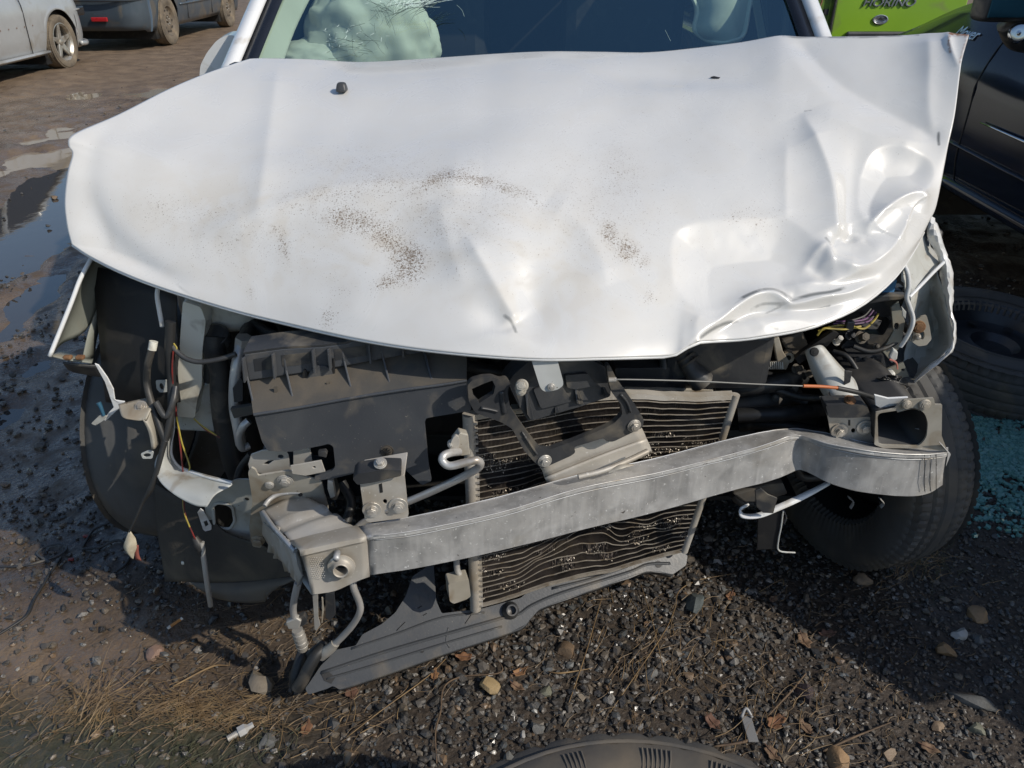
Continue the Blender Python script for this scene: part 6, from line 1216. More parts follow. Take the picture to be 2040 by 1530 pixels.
V_, F_ = boxv(.33, -2.275, .42, .22, .03, .055); bevel(mk('rear_reflector', V_, F_, mat('red_reflector', (.45, .02, .025), .3), mv, local=True), .01, 2)
V_, F_ = boxv(0, -2.255, .86, .95, .02, .34); bevel(mk('tailgate_panel', V_, F_, mat('tailgate_shade', (.05, .065, .08), .3, .2, coat=.4), mv, local=True), .02, 3)
V_, F_ = boxv(.78, -2.20, .92, .16, .12, .40); bevel(mk('tail_lamp', V_, F_, mat('clear_lamp', (.22, .25, .27), .15, coat=.5), mv, local=True), .03, 3)
for y_ in (-.55, .55): tubeL('door_gap', mv, M['dark'], [(.90, y_, .30), (.912, y_, .6), (.895, y_, .95)], .006)
tubeL('door_moulding', mv, blue, [(.912, -.85, .52), (.918, 0, .52), (.912, .9, .52)], .018, 3, 8)

# dark car close on the right: flank, shoulder, mirror
blk = mat('black_car_paint', (.004, .010, .026), .14, 0, (.005, .011, .026), 3, coat=.22, spec=.28, rv=.03, dust=(.03, .03, .032), da=.12, ds=3)
sx0 = 1.97
sv2 = thing('black_car', 'black car with door mirror and chrome door strip along the right edge', 'car', (sx0 + .95, 2.5, 0), 0)
def blkbelt(y_): return 1.08 + .06 * sstep(.6, 1.2, y_) - .26 * sstep(1.2, 2.4, y_)
ar = [(1.75, .34), (-1.2, .34)]
shell(sv2, 1.90, -2.25, 2.40, blk, blkbelt, .36, ar, rad=.28, tumble=.16, Ra=.40); arch_dark(sv2, 1.86, ar, .38)
cabin(sv2, 1.80, -2.1, 1.05, -1.9, .10, 1.09, 1.72, blk, dglass, .2)
for ay, az in ar:
    for s_ in (-1, 1): wheel(sv2, (s_ * .84, ay, .34), (s_, 0, 0), .34, .23, .21, M['tyre'], M['alu_warm'], 'steel', local=True)
chrome = mat('chrome_trim', (.60, .63, .66), .12, 1.0)
tubeL('chrome_strip', sv2, chrome, [(-.962, .83, .70), (-.964, .3, .69), (-.964, -.6, .68), (-.96, -1.4, .67)], [.004, .011, .011, .008], 5, 8, .7)
tubeL('sill_strip', sv2, blk, [(-.925, 1.2, .40), (-.935, .3, .40), (-.935, -.8, .40)], .03, 4, 8); tubeL('door_crease', sv2, blk, [(-.952, 1.2, .58), (-.956, .3, .56), (-.955, -1, .55)], .012, 4, 8, .6)
def blkx(y_, z):
    tp = blkbelt(y_); g = (z - .36) / (tp - .36); return -(.95 - (.045 * max(0, (.25 - g) / .25) ** 1.5 + .16 * max(0, (g - .55) / .45) ** 2 - .006 * math.exp(-((g - .62) / .05) ** 2)))
for y_ in (.96, -.25): tubeL('door_gap', sv2, M['dark'], [(blkx(y_, z) - .0005, y_ + .06 * (z - .7) ** 2, z) for z in np.linspace(.40, 1.075, 14)], .0035, 2)
tubeL('window_trim', sv2, chrome, [(-.80, .30, 1.115), (-.815, .78, 1.11), (-.80, .90, 1.13), (-.77, .88, 1.20), (-.71, .70, 1.42)], .011, 6, 8); tubeL('screen_rubber', sv2, M['rubber'], [(-.74, 1.16, 1.16), (-.66, .95, 1.28), (-.60, .70, 1.45)], .018, 5, 8)
mir = bpy.data.objects.new('door_mirror', None); C.objects.link(mir); mir.parent = sv2; mir.location = (-1.0, .72, 1.125)
V_, F_ = boxv(-.06, 0, .04, .22, .12, .15); subsurf(bevel(mk('mirror_housing', V_, F_, M['black_plastic'], mir, local=True, smooth=True), .03, 3), 1); V_, F_ = boxv(-.07, -.064, .04, .17, .006, .11); bevel(mk('mirror_glass', V_, F_, mat('mirror_glass_blue', (.05, .16, .22), .08, .6), mir, local=True), .02, 3)
tubeL('mirror_arm', mir, M['black_plastic'], [(-.02, .01, -.03), (.04, .02, -.09), (.14, .03, -.11)], [.05, .05, .045], 5, 10); V_, F_ = lathe([(.034, 0), (.036, .012), (.026, .02), (.012, .014), (.0005, .02)], (-.4, -1, .15), (-.01, -.045, -.07), 20); recalc(mk('mirror_lamp', V_, F_, chrome, mir, local=True, smooth=True))
def text(parent, body, size, loc, rot, m, ext=.003, shear=0.0, name='badge_lettering', sx=1.0):
    cu = bpy.data.curves.new(name, 'FONT'); cu.body = body; cu.size = size; cu.extrude = ext; cu.shear = shear; cu.align_x = 'CENTER'; cu.align_y = 'CENTER'; cu.bevel_depth = .0006
    tmp = bpy.data.objects.new('tmp', cu); C.objects.link(tmp); dg = bpy.context.evaluated_depsgraph_get(); me = bpy.data.meshes.new_from_object(tmp.evaluated_get(dg)); bpy.data.objects.remove(tmp); bpy.data.curves.remove(cu)
    me.materials.clear(); me.materials.append(m); o = bpy.data.objects.new(name, me); C.objects.link(o); o.parent = parent; o.location = loc; o.rotation_euler = rot; o.scale = (sx, 1, 1); return o
text(sv2, 'Mover', .07, (blkx(1.22, 1.0) - .004, 1.24, 1.0), (R(62), 0, R(-90)), chrome, .002, .35)

# green van behind, back doors
grn = mat('lime_green_paint', (.26, .46, .03), .32, 0, (.22, .40, .03), 2, coat=.6, dust=(.22, .22, .1), da=.15, ds=4); grd = mat('lime_green_edge', (.12, .22, .025), .5, 0, (.05, .08, .02), 12)
gv = thing('green_van', 'lime green van with a silver badge on its rear door', 'van', (2.18, 7.6, 0), 0)
ar = [(-1.1, .30), (1.3, .30)]
shell(gv, 1.72, -1.95, 1.9, grn, lambda y_: 1.0, .26, ar, rad=.12, tumble=.02, Ra=.35, close=False); arch_dark(gv, 1.72, ar, .34)
for ay, az in ar:
    for s_ in (-1, 1): wheel(gv, (s_ * .76, ay, .30), (s_, 0, 0), .30, .19, .19, M['tyre_mud'], stw, 'steel', local=True)
V_, F_ = boxv(0, -.35, 1.40, 1.62, 3.0, .84); bevel(mk('cargo_box', V_, F_, grn, gv, local=True), .08, 4); V_, F_ = boxv(0, 1.5, 1.02, 1.5, .8, .10); bevel(mk('van_bonnet', V_, F_, grn, gv, local=True), .04, 3)
def door(x0, x1, y_):
    pts_ = rnd([(x0, .62), (x1, .62), (x1, 1.76), (x0, 1.76)], .05); V_, F_ = prism([[(a, y_, b) for a, b in pts_]], (0, .04, 0)); o = bevel(recalc(mk('rear_door', V_, F_, grn, gv, local=True)), .012, 3); return o
d1 = door(-.06, .80, -2.0); d2 = door(-.80, -.20, -2.0)
V_, F_ = boxv(-.13, -1.965, 1.2, .13, .03, 1.1); mk('door_recess', V_, F_, grd, gv, local=True)
for x_, z_, s_ in ((-.15, 1.13, .05), (-.18, 1.08, .02), (-.11, .95, .03)): V_, F_ = boxv(x_, -1.985, z_, s_, .012, s_ * 1.1); mk('latch_pocket', V_, F_, M['dark'], gv, local=True)
tubeL('door_seal', gv, M['rubber'], [(-.06, -2.0, 1.7), (-.065, -2.005, 1.2), (-.07, -2.0, .64)], .010, 4, 8); tubeL('door_seal', gv, grd, [(-.195, -2.0, 1.7), (-.20, -2.005, 1.2), (-.20, -2.0, .64)], .012, 4, 8)
tubeL('hanging_strap', gv, M['rust'], [(-.15, -2.0, 1.10), (-.165, -2.02, 1.0), (-.19, -2.02, .92), (-.17, -2.02, .84)], .006, 5, 6)
V_, F_ = boxv(.05, -2.03, .60, 1.55, .14, .17); bevel(mk('rear_bumper', V_, F_, M['black_plastic'], gv, local=True), .04, 3)
V_, F_ = boxv(.35, -2.012, .81, .62, .03, .05); bevel(mk('plate_recess', V_, F_, M['black_plastic'], gv, local=True), .012, 2)
silverb = mat('silver_badge', (.42, .43, .44), .3, .8)
text(d1, 'FIORINO', .066, (.28, -2.006, 1.005), (R(90), 0, 0), silverb, .004, .25, sx=1.3)
V_, F_ = lathe([(.030, -.002), (.030, .006), (.0265, .007), (.024, .004), (.0004, .003)], (0, -1, 0), (0, 0, 0), 28); o = recalc(mk('oval_badge', [(v[0] * 1.7, v[1], v[2]) for v in V_], F_, silverb, d1, local=True, smooth=True, angle=R(40))); o.location = (.25, -2.002, .905)
V_, F_ = prism([[(-.028, 0, -.006), (-.010, 0, .004), (0, 0, .016), (.010, 0, .004), (.028, 0, -.006), (0, 0, -.001)]], (0, -.006, 0)); o = recalc(mk('badge_mark', V_, F_, M['dark'], d1, local=True)); o.location = (.25, -2.004, .905)

# ================================================================== loose things on the ground
def gz(x, y): return float(ground_h(np.array([x]), np.array([y]))[0])
def gp_(px, py):
    q = ground(px, py); q[2] = gz(q[0], q[1]); return q
# loose tyres
def loose(label, c, axis, Rt, W, rim, mt, rimmat=None, worn=.7, blocks=60):
    t_ = thing('loose_tyre', label, 'tyre', c)
    V_, F_ = tyre_mesh(Rt, W, rim, blocks=blocks, worn=worn); recalc(mk('tyre_body', orient(V_, (0, 0, 0), axis), F_, mt, t_, local=True, smooth=True, angle=R(35)))
    ax = Vector(axis).normalized()
    for s_ in (-1, 1):                                            # moulded ribs and rings on the wall
        u, v, d = frame(ax); h = s_ * W * .497; mid = rim + (Rt - rim) * .52
        for rr_ in (rim + (Rt - rim) * .22, rim + (Rt - rim) * .80):
            V2, F2 = lathe([(rr_ - .003, h * .97), (rr_, h * 1.0), (rr_ + .003, h * .97)], ax, (0, 0, 0), 72); mk('wall_ring', V2, F2, mt, t_, local=True, smooth=True)
    if rimmat:
        prof_ = [(rim + .004, W * .40), (rim + .008, W * .44), (rim - .006, W * .38), (rim - .024, W * .12), (rim - .05, W * .06), (.08, W * .16), (.06, W * .04), (.03, W * .04), (.0005, W * .02)]
        V2, F2 = lathe(prof_, ax, (0, 0, 0), 40); recalc(mk('rim', V2, F2, rimmat, t_, local=True, smooth=True, angle=R(40)))
        u, v, d = frame(ax)
        for k in range(8):
            a = k * math.pi / 4; q = (rim - .055) * (math.cos(a) * u + math.sin(a) * v) + d * W * .13; V2, F2 = lathe([(.0005, .004), (.018, .004)], d, q, 12); mk('vent_hole', V2, F2, M['dark'], t_, local=True)
    return t_
loose('flat lying tyre with dark steel rim beside the black car', (1.70, 2.42, .10), (.05, -.06, 1), .335, .20, .205, M['tyre'], mat('dark_rim', (.05, .055, .062), .4, .5, (.035, .035, .04), 10))
lt = loose('muddy worn tyre at the bottom edge, lying flat closest to the camera', (.155, .325, .335), (0.02, .05, 1), .355, .22, .22, M['tyre_worn'], None, .9, 44)
for k0, n_ in ((1.52, 7), (1.23, 5), (1.86, 5)):                 # moulded fins on the wall
    for k in range(n_):
        a = k0 - k * .020; pts_ = []
        for r_, da in ((.315, 0), (.300, 0), (.285, .006), (.262, .03)): pts_.append((r_ * math.cos(a + da), r_ * math.sin(a + da), .1075 + .002 * (r_ > .28)))
        ax = Vector((0.02, .05, 1)).normalized(); q3 = np.array(Vector((0, 0, 1)).rotation_difference(ax).to_matrix())
        V2, F2 = sweep(np.array(pts_) @ q3.T, .0016, 5); mk('moulded_fin', V2, F2, M['tyre_worn'], lt, local=True)
loose('second muddy tyre lying beneath the tyre at the bottom edge', (.15, .30, .11), (0, 0, 1), .35, .215, .22, M['tyre_mud'], None, .9, 44)

# gravel: crushed stones by the ten thousand, one object
ICO_V, ICO_F = [], []
bm = bmesh.new(); bmesh.ops.create_icosphere(bm, subdivisions=1, radius=1.0); ICO_V = np.array([v.co[:] for v in bm.verts]); ICO_F = np.array([[v.index for v in f.verts] for f in bm.faces]); bm.free()
bm = bmesh.new(); bmesh.ops.create_icosphere(bm, subdivisions=2, radius=1.0); IC2_V = np.array([v.co[:] for v in bm.verts]); IC2_F = np.array([[v.index for v in f.verts] for f in bm.faces]); bm.free()
def rock_proto(seed, base=ICO_V, cuts=7):
    g = np.random.default_rng(seed); V_ = base.copy()
    for _ in range(cuts):                                        # slice flats off a ball: broken stone
        n_ = g.normal(size=3); n_ /= np.linalg.norm(n_); c = .36 + .44 * g.random(); d = V_ @ n_; V_ = V_ - np.outer(np.maximum(0, d - c), n_)
    return V_ * np.array((1, .6 + .35 * g.random(), .5 + .3 * g.random())) * (1 + .05 * g.normal(size=(len(V_), 1)))
protos = [rock_proto(k) for k in range(40)]
OCT_V = np.array([(1, 0, 0), (-1, 0, 0), (0, 1, 0), (0, -1, 0), (0, 0, 1), (0, 0, -1), (.7, .7, .3), (-.7, .6, -.2)], float)
def scatter(name, pts, size, m, protos, PF_, zoff=.25, tint=None):
    n = len(pts); nv = len(protos[0]); VV = np.zeros((n, nv, 3)); pid = rng.integers(0, len(protos), n); ang = rng.random(n) * 6.283
    tilt = (rng.random((n, 2)) - .5) * 1.2
    for k in range(len(protos)):
        s_ = np.where(pid == k)[0]
        if len(s_) == 0: continue
        P = protos[k][None] * size[s_, None, None]
        cx, sx_ = np.cos(tilt[s_, 0])[:, None], np.sin(tilt[s_, 0])[:, None]; y_, z_ = P[..., 1] * cx - P[..., 2] * sx_, P[..., 1] * sx_ + P[..., 2] * cx
        ca, sa = np.cos(ang[s_])[:, None], np.sin(ang[s_])[:, None]
        VV[s_, :, 0] = P[..., 0] * ca - y_ * sa; VV[s_, :, 1] = P[..., 0] * sa + y_ * ca; VV[s_, :, 2] = z_
    z = ground_h(pts[:, 0], pts[:, 1]); VV += np.stack([pts[:, 0], pts[:, 1], z + size * zoff], -1)[:, None]
    FF = (PF_[None] + (np.arange(n) * nv)[:, None, None]).reshape(-1, 3)
    me = fastmesh(name, VV.reshape(-1, 3), FF, m, False); vattr(me, 'tint', np.repeat(tint if tint is not None else rng.random(n), nv))
    o = bpy.data.objects.new(name, me); C.objects.link(o); o['kind'] = 'stuff'; return o
mst = bpy.data.materials.new('gravel_stone'); mst.use_nodes = True; N, L = nodes(mst); p = N['Principled BSDF']; tc = N.new('ShaderNodeTexCoord')
cr = N.new('ShaderNodeValToRGB'); L.new(_at('tint'), cr.inputs[0]); el = cr.color_ramp; el.interpolation = 'CONSTANT'
cols = [(0, (.026, .025, .025)), (.20, (.048, .043, .039)), (.40, (.085, .074, .063)), (.54, (.038, .040, .043)), (.66, (.135, .112, .088)), (.76, (.075, .085, .09)), (.84, (.16, .13, .095)), (.91, (.21, .20, .185)), (.955, (.18, .115, .065)), (.985, (.34, .32, .29))]
el.elements[0].color = (*cols[0][1], 1); el.elements[1].position = cols[1][0]; el.elements[1].color = (*cols[1][1], 1)
for a, b in cols[2:]: e_ = el.elements.new(a); e_.color = (*b, 1)
L.new(_mx(_mr(_n(240, 4), .4, .7), cr.outputs[0], (.09, .08, .068)), p.inputs['Base Color']); L.new(_mr(_n(6, 5), .4, .65, .22, .75), p.inputs['Roughness'])
b3 = N.new('ShaderNodeBump'); b3.inputs['Strength'].default_value = .35; b3.inputs['Distance'].default_value = .001; L.new(_n(420, 4), b3.inputs['Height']); L.new(b3.outputs[0], p.inputs['Normal'])
def region(n, x0, x1, y0, y1, dens):
    P = np.stack([x0 + (x1 - x0) * rng.random(n), y0 + (y1 - y0) * rng.random(n)], -1); keep = rng.random(n) < dens(P[:, 0], P[:, 1])
    for k, W_ in PUDW: keep &= ~inpoly(P[:, 0], P[:, 1], W_)
    return P[keep]
def d_main(x, y):
    n_ = fbm(x * 3, y * 3, 3, 41); d = np.clip(.75 + 1.1 * (n_ - .25), 0, 1) * sstep(-.75, -.25, x + (n_ - .5) * .7 - .25 * (y - 1))
    return np.maximum(d, .22)
P = region(30000, -1.5, 1.5, .78, 1.75, d_main); S1 = np.clip(rng.lognormal(math.log(.0068), .40, len(P)) * (1 - .3 * sstep(.4, .9, P[:, 0])), .0025, .018); scatter('gravel', P, S1, mst, protos, ICO_F)
P = region(9000, -2.6, 2.6, 1.6, 3.4, lambda x, y: np.clip(.25 + .9 * (fbm(x * 2, y * 2, 3, 43) - .2), 0, 1)); scatter('gravel', P, np.clip(rng.lognormal(math.log(.0085), .4, len(P)), .004, .024), mst, protos, ICO_F)
P = region(5000, -8, -1.2, 3, 12, lambda x, y: np.clip(.08 + .7 * (fbm(x * 1.2, y * .6, 3, 47) - .45), 0, 1) * (1 - .6 * sstep(5, 9, y))); scatter('gravel', P, np.clip(rng.lognormal(math.log(.011), .4, len(P)), .005, .03), mst, protos, ICO_F)
P = region(2500, 1.2, 6, 3.2, 9, lambda x, y: .5 + 0 * x); scatter('gravel', P, np.clip(rng.lognormal(math.log(.011), .4, len(P)), .005, .03), mst, protos, ICO_F)

# single stones the photo lets one pick out
stc = {'pink': (.26, .17, .13), 'beige': (.24, .20, .15), 'yellow': (.40, .29, .15), 'olive': (.17, .17, .125), 'slate': (.085, .10, .10), 'brown': (.19, .13, .08), 'grey': (.12, .12, .115), 'pale': (.40, .39, .37), 'ochre': (.30, .19, .10), 'plum': (.055, .04, .042), 'tan': (.24, .17, .11), 'dark': (.06, .06, .06)}
stm = {k: mat('stone_' + k, v, .62, 0, tuple(c * .7 for c in v), 30, bump=.5, bs=220, dust=(.14, .12, .09), da=.12, ds=40) for k, v in stc.items()}
def stone(px, py, w, h, col, label, seed, cuts=7, rot=None, sink=.3, group='stones lying in front of the crashed car'):
    q = gp_(px, py); dep = q[1] * CP + (CAMH - q[2]) * SP; k = dep / FPX
    V_ = rock_proto(seed, IC2_V, cuts); V_ = V_ / np.abs(V_).max(0); a = w * k / 2; b = h * k / 2 / .82
    V_ = V_ * np.array((a, b, min(a, b) * .75)); r_ = rot if rot is not None else 0
    c_, s_ = math.cos(r_), math.sin(r_); V_ = np.stack([V_[:, 0] * c_ - V_[:, 1] * s_, V_[:, 0] * s_ + V_[:, 1] * c_, V_[:, 2]], -1)
    o = mk('stone', V_, [tuple(f) for f in IC2_F], stm[col], smooth=True, angle=R(24)); o.location = (q[0], q[1], q[2] + min(a, b) * .75 * sink)
    return tag(o, label, 'stone', group)
stone(307, 1298, 34, 34, 'pink', 'pinkish three-sided stone below the cigarette butt', 3, 4, .3); stone(519, 1357, 52, 58, 'beige', 'rough grey-beige stone beside the end of the lower hose', 8, 9, .4); stone(977, 1370, 46, 38, 'yellow', 'pale yellow rounded stone below the dark crossmember', 5, 10, -.4)
stone(1089, 1374, 32, 24, 'olive', 'small smooth olive oval pebble right of the yellow stone', 12, 14, .7); stone(1384, 1206, 40, 52, 'slate', 'dark slate-green flat stone standing among dry straws', 21, 5, -.5); stone(1132, 1294, 48, 36, 'brown', 'brown angular stone under the middle of the crossmember', 26, 6, .1)
stone(1945, 1392, 105, 34, 'grey', 'long grey stone slab lying at the lower right', 31, 5, -.55); stone(1950, 1224, 42, 36, 'ochre', 'ochre stone with a brown face at the right', 34, 6); stone(1910, 1260, 36, 26, 'pale', 'pale bluish-grey stone just below the ochre stone', 37, 8); stone(1888, 1298, 42, 34, 'ochre', 'orange-brown half-buried stone left of the pale stone', 40, 7, .4)
stone(1668, 1510, 50, 44, 'ochre', 'orange pointed stone at the bottom edge beside the muddy tyre', 44, 5, .5, .5); stone(1070, 1445, 30, 26, 'grey', 'grey block of stone above the muddy tyre', 48, 6); stone(1945, 1448, 36, 26, 'olive', 'grey-green stone below the long slab', 51, 8); stone(1872, 1446, 30, 22, 'tan', 'tan stone left of the grey-green stone', 54, 7)
stone(1010, 1515, 34, 30, 'grey', 'grey stone touching the left side of the muddy tyre', 58, 8); stone(530, 1475, 36, 30, 'grey', 'blue-grey stone right of the old spark plug', 61, 7); stone(1605, 1385, 46, 36, 'plum', 'dark plum-coloured lump below the brown leaves', 65, 9); stone(1043, 1460, 14, 16, 'pale', 'tiny white stone next to the muddy tyre', 66, 7)
stone(1660, 1452, 34, 10, 'pale', 'flat white chip of stone right of the leaf pile', 67, 6, -.15, .5); stone(1720, 1150, 46, 30, 'tan', 'tan stone in the shade under the right front wheel', 68, 7); stone(700, 1504, 40, 34, 'tan', 'brownish-grey stone at the bottom edge left of the twig', 70, 7); stone(660, 1440, 34, 26, 'dark', 'dark square stone left of centre near the bottom', 72, 5)
stone(775, 1213, 20, 16, 'beige', 'cream stone seen through the curved opening of the crossmember', 73, 6); stone(1775, 1500, 30, 26, 'tan', 'reddish-tan stone at the bottom right', 76, 7); stone(1160, 1388, 24, 18, 'beige', 'small beige square pebble right of the olive pebble', 77, 6); stone(1375, 1345, 26, 22, 'tan', 'round brown pebble among the straws', 78, 9); stone(1298, 1345, 30, 24, 'grey', 'grey pebble left of the round brown pebble', 79, 8)
stone(165, 628, 24, 12, 'dark', 'dark lump of asphalt between the two blue puddles', 81, 8); stone(108, 392, 18, 10, 'brown', 'brown stone sitting in the larger blue puddle', 82, 9); stone(95, 450, 12, 8, 'dark', 'small dark stone at the near rim of the larger blue puddle', 83, 7); stone(514, 1183, 22, 16, 'beige', 'pale stone in the shade under the beam end', 84, 7)

# dead leaves: curled, lobed
lfm = [mat('dry_leaf_%d' % k, c, .8, 0, tuple(v * .65 for v in c), 45, bump=.4, bs=120) for k, c in enumerate(((.24, .12, .06), (.30, .16, .075), (.17, .09, .06), (.22, .14, .085)))]
def leaf(px, py, w, label, seed, m, curl=.5):
    g = np.random.default_rng(seed); q = gp_(px, py); k = (q[1] * CP + 1.36 * SP) / FPX; a = w * k / 2; n1, n2 = 22, 5; V_ = [(0, 0, 0)]; th0 = g.random() * 6
    for j in range(1, n2 + 1):
        for i in range(n1):
            t_ = 2 * math.pi * i / n1; r_ = (1 - .28 * abs(math.sin(2.5 * t_)) - .12 * abs(math.sin(6 * t_ + seed))) * (1.15 if abs(math.sin(t_)) < .3 else 1) * j / n2
            x_, y_ = r_ * math.cos(t_), .75 * r_ * math.sin(t_); z_ = curl * (.55 * x_ * x_ - .35 * y_ * x_ + .35 * abs(y_)) + .10 * math.sin(7 * x_ + seed) * r_
            V_.append((x_, y_, z_))
    V_ = np.array(V_) * a; c_, s_ = math.cos(th0), math.sin(th0); V_ = np.stack([V_[:, 0] * c_ - V_[:, 1] * s_, V_[:, 0] * s_ + V_[:, 1] * c_, V_[:, 2]], -1)
    F_ = [(0, 1 + i, 1 + (i + 1) % n1) for i in range(n1)] + [(1 + j * n1 + i, 1 + (j + 1) * n1 + i, 1 + (j + 1) * n1 + (i + 1) % n1, 1 + j * n1 + (i + 1) % n1) for j in range(n2 - 1) for i in range(n1)]
    o = thing('fallen_leaf', label, 'leaf', (q[0], q[1], q[2] + .006), 0, 'dead leaves on the gravel')
    bl_ = mk('leaf_blade', V_, F_, lfm[m], o, smooth=True, local=True); solid(bl_, .0006, 0)
    st_ = np.array([(-a * 1.05 * c_, -a * 1.05 * s_, curl * a * .5), (-a * .2 * c_, -a * .2 * s_, .002), (a * .8 * c_, a * .8 * s_, curl * a * .35)]); V2, F2 = sweep(catmull(st_, 4), [.0011, .0009, .0004], 5); mk('leaf_stalk', V2, F2, lfm[2], o, local=True); return o
for a in ((925, 1312, 38, 'flat brown leaf just below the edge of the crossmember', 1, 0, .35), (866, 1346, 30, 'orange-brown ragged leaf left of the flat brown leaf', 2, 1, .5), (1036, 1342, 34, 'curled light brown leaf above the olive pebble', 3, 1, .9), (1030, 1370, 34, 'folded brown leaf between the yellow stone and the olive pebble', 4, 3, .8), (1602, 1278, 44, 'tan leaf with a folded tip in the shade at the right', 5, 3, .6),
          (1646, 1268, 36, 'purplish brown leaf right of the folded-tip leaf', 6, 2, .5), (1545, 1440, 50, 'brown leaf under crossed straws above the white chip', 7, 0, .7), (1606, 1450, 38, 'pinkish brown leaf at the right of the leaf pile', 8, 3, .5), (1540, 1500, 44, 'pale brown leaf at the bottom edge right of the muddy tyre', 9, 3, .5), (1852, 1488, 40, 'broad reddish leaf at the bottom right corner', 10, 3, .4),
          (1540, 1196, 24, 'small pinkish leaf scrap in the shade near the dangling plate', 11, 3, .4), (610, 1450, 40, 'dull brown leaf at the lower left of the gravel', 12, 0, .5), (1420, 1440, 44, 'dark wet leaf right above the muddy tyre', 13, 2, .6), (700, 1375, 46, 'dark wet leaf under the left end of the crossmember', 14, 2, .4), (1455, 1190, 30, 'crumpled leaf right of the slate-green stone', 15, 0, .8)): leaf(*a)

# twigs one can follow with the eye
twm = mat('dead_twig', (.15, .10, .06), .8, 0, (.09, .06, .04), 60); strm = mat('dry_straw', (.25, .165, .075), .6, 0, (.13, .08, .038), 25)
def twig(pts_, r_, label, m=None, lift=.008):
    Q = []
    for i, (px, py) in enumerate(pts_): q = gp_(px, py); q[2] += lift + (.004 if i % 2 else 0); Q.append(q)
    V_, F_ = sweep(catmull(np.array(Q), 6), r_, 6); o = recalc(mk('twig', np.array(V_) - Q[0], F_, m or twm, smooth=True)); o.location = Q[0]; return tag(o, label, 'twig', 'twigs on the gravel')
twig([(975, 1300), (1000, 1345), (920, 1350), (885, 1375), (878, 1420), (868, 1465), (870, 1520)], [.0012, .0018, .0016, .0018, .0014], 'thin crooked brown twig running down from the crossmember to the bottom edge')
twig([(1530, 1425), (1575, 1380), (1606, 1340)], [.0016, .0022, .0014], 'short reddish twig leaning up from the leaf pile'); twig([(1640, 1495), (1700, 1470), (1775, 1440)], [.002, .0022, .001], 'straight pale twig right of the white chip')
twig([(1420, 1488), (1490, 1478), (1520, 1440)], [.002, .003, .002], 'dark stick touching the top of the muddy tyre'); twig([(690, 1468), (760, 1420), (850, 1352), (888, 1315)], [.0008, .0014, .0009], 'long golden straw crossing the gravel below the crossmember', strm)
twig([(1130, 1410), (1165, 1310), (1200, 1190)], [.0009, .0012, .0008], 'upright golden straw right of the brown angular stone', strm); twig([(1215, 1420), (1320, 1270), (1345, 1215)], [.0008, .0012, .0006], 'curved golden straw left of the slate-green stone', strm); twig([(1180, 1330), (1118, 1345), (1090, 1340)], [.0006, .0022, .0006], 'flat straw blade below the brown angular stone', strm)
twig([(1275, 1165), (1300, 1250), (1322, 1340)], [.0007, .0011, .0008], 'slanting thin straw in the half shade', strm); twig([(1400, 1270), (1470, 1310), (1540, 1370)], [.0007, .001, .0008], 'long thin straw pointing down to the leaf pile', strm); twig([(1345, 1215), (1352, 1185), (1390, 1160), (1452, 1147)], [.0008, .0011, .0006], 'bent straw looping over the slate-green stone', strm)
twig([(345, 1370), (420, 1330), (455, 1325)], [.0018, .0026, .0012], 'thick yellow straw left of the rough grey-beige stone', strm); twig([(145, 1370), (155, 1410)], [.002, .0012], 'pale straw sticking up from the grass at the left', strm, .015); twig([(1560, 1170), (1555, 1160), (1512, 1180)], .0008, 'tiny straw in the dark below the hooked stay', strm)

# dry grass: straws lying in the mud, one mass
def straws(name, n, area, hd, m, ln=(.03, .11), lift=.006, stand=.0, w=.0008):
    V_ = []; F_ = []
    for _ in range(n):
        px, py = area(); q = ground(px, py); a = hd + rng.normal() * .62; l_ = ln[0] + (ln[1] - ln[0]) * rng.random() ** 1.5; d = np.array((math.cos(a), math.sin(a) * 1.0, 0)); s_ = np.array((-d[1], d[0], 0)); b_ = len(V_); ns = 4; bend = rng.normal() * .45; up = stand * rng.random()
        z0 = lift * rng.random(); wd = w * (.5 + rng.random())
        for k in range(ns + 1):
            f = k / ns; c = q + d * l_ * (f - .5) + s_ * bend * l_ * (f - .5) ** 2; z = gz_fast(c[0], c[1]) + .003 + z0 + up * f * l_ + .003 * math.sin(f * 3.1)
            ww = wd * (1 - .7 * f); V_ += [(c[0] - s_[0] * ww, c[1] - s_[1] * ww, z), (c[0], c[1], z + ww * .9), (c[0] + s_[0] * ww, c[1] + s_[1] * ww, z)]
        for k in range(ns):
            for j in range(2): F_.append((b_ + k * 3 + j, b_ + k * 3 + j + 1, b_ + k * 3 + j + 4, b_ + k * 3 + j + 3))
    o = mk(name, V_, F_, m); o['kind'] = 'stuff'; return o
_hx = np.linspace(-2.5, 2.5, 700); _hy = np.linspace(.6, 3, 400); _HG = ground_h(*np.meshgrid(_hx, _hy, indexing='ij'))
def gz_fast(x, y): return float(_HG[min(699, max(0, int((x + 2.5) / 5 * 699))), min(399, max(0, int((y - .6) / 2.4 * 399)))])
gr_ = mat('green_grass', (.035, .045, .018), .6, 0, (.065, .062, .028), 20); strd = mat('wet_straw', (.16, .10, .045), .55, 0, (.10, .065, .03), 30)
def ar_g(cx, cy, rx, ry): return lambda: (cx + rx * rng.normal(), cy + ry * rng.normal())
straws('dry_grass', 110, ar_g(330, 1390, 150, 30), .12, strm, (.03, .12)); straws('dry_grass', 150, ar_g(430, 1415, 70, 18), -.02, strm, (.05, .14)); straws('dry_grass', 90, ar_g(120, 1390, 90, 40), .7, strm, (.02, .07)); straws('dry_grass', 50, ar_g(190, 1400, 40, 24), 1.2, strm, (.04, .10), .02, .5)
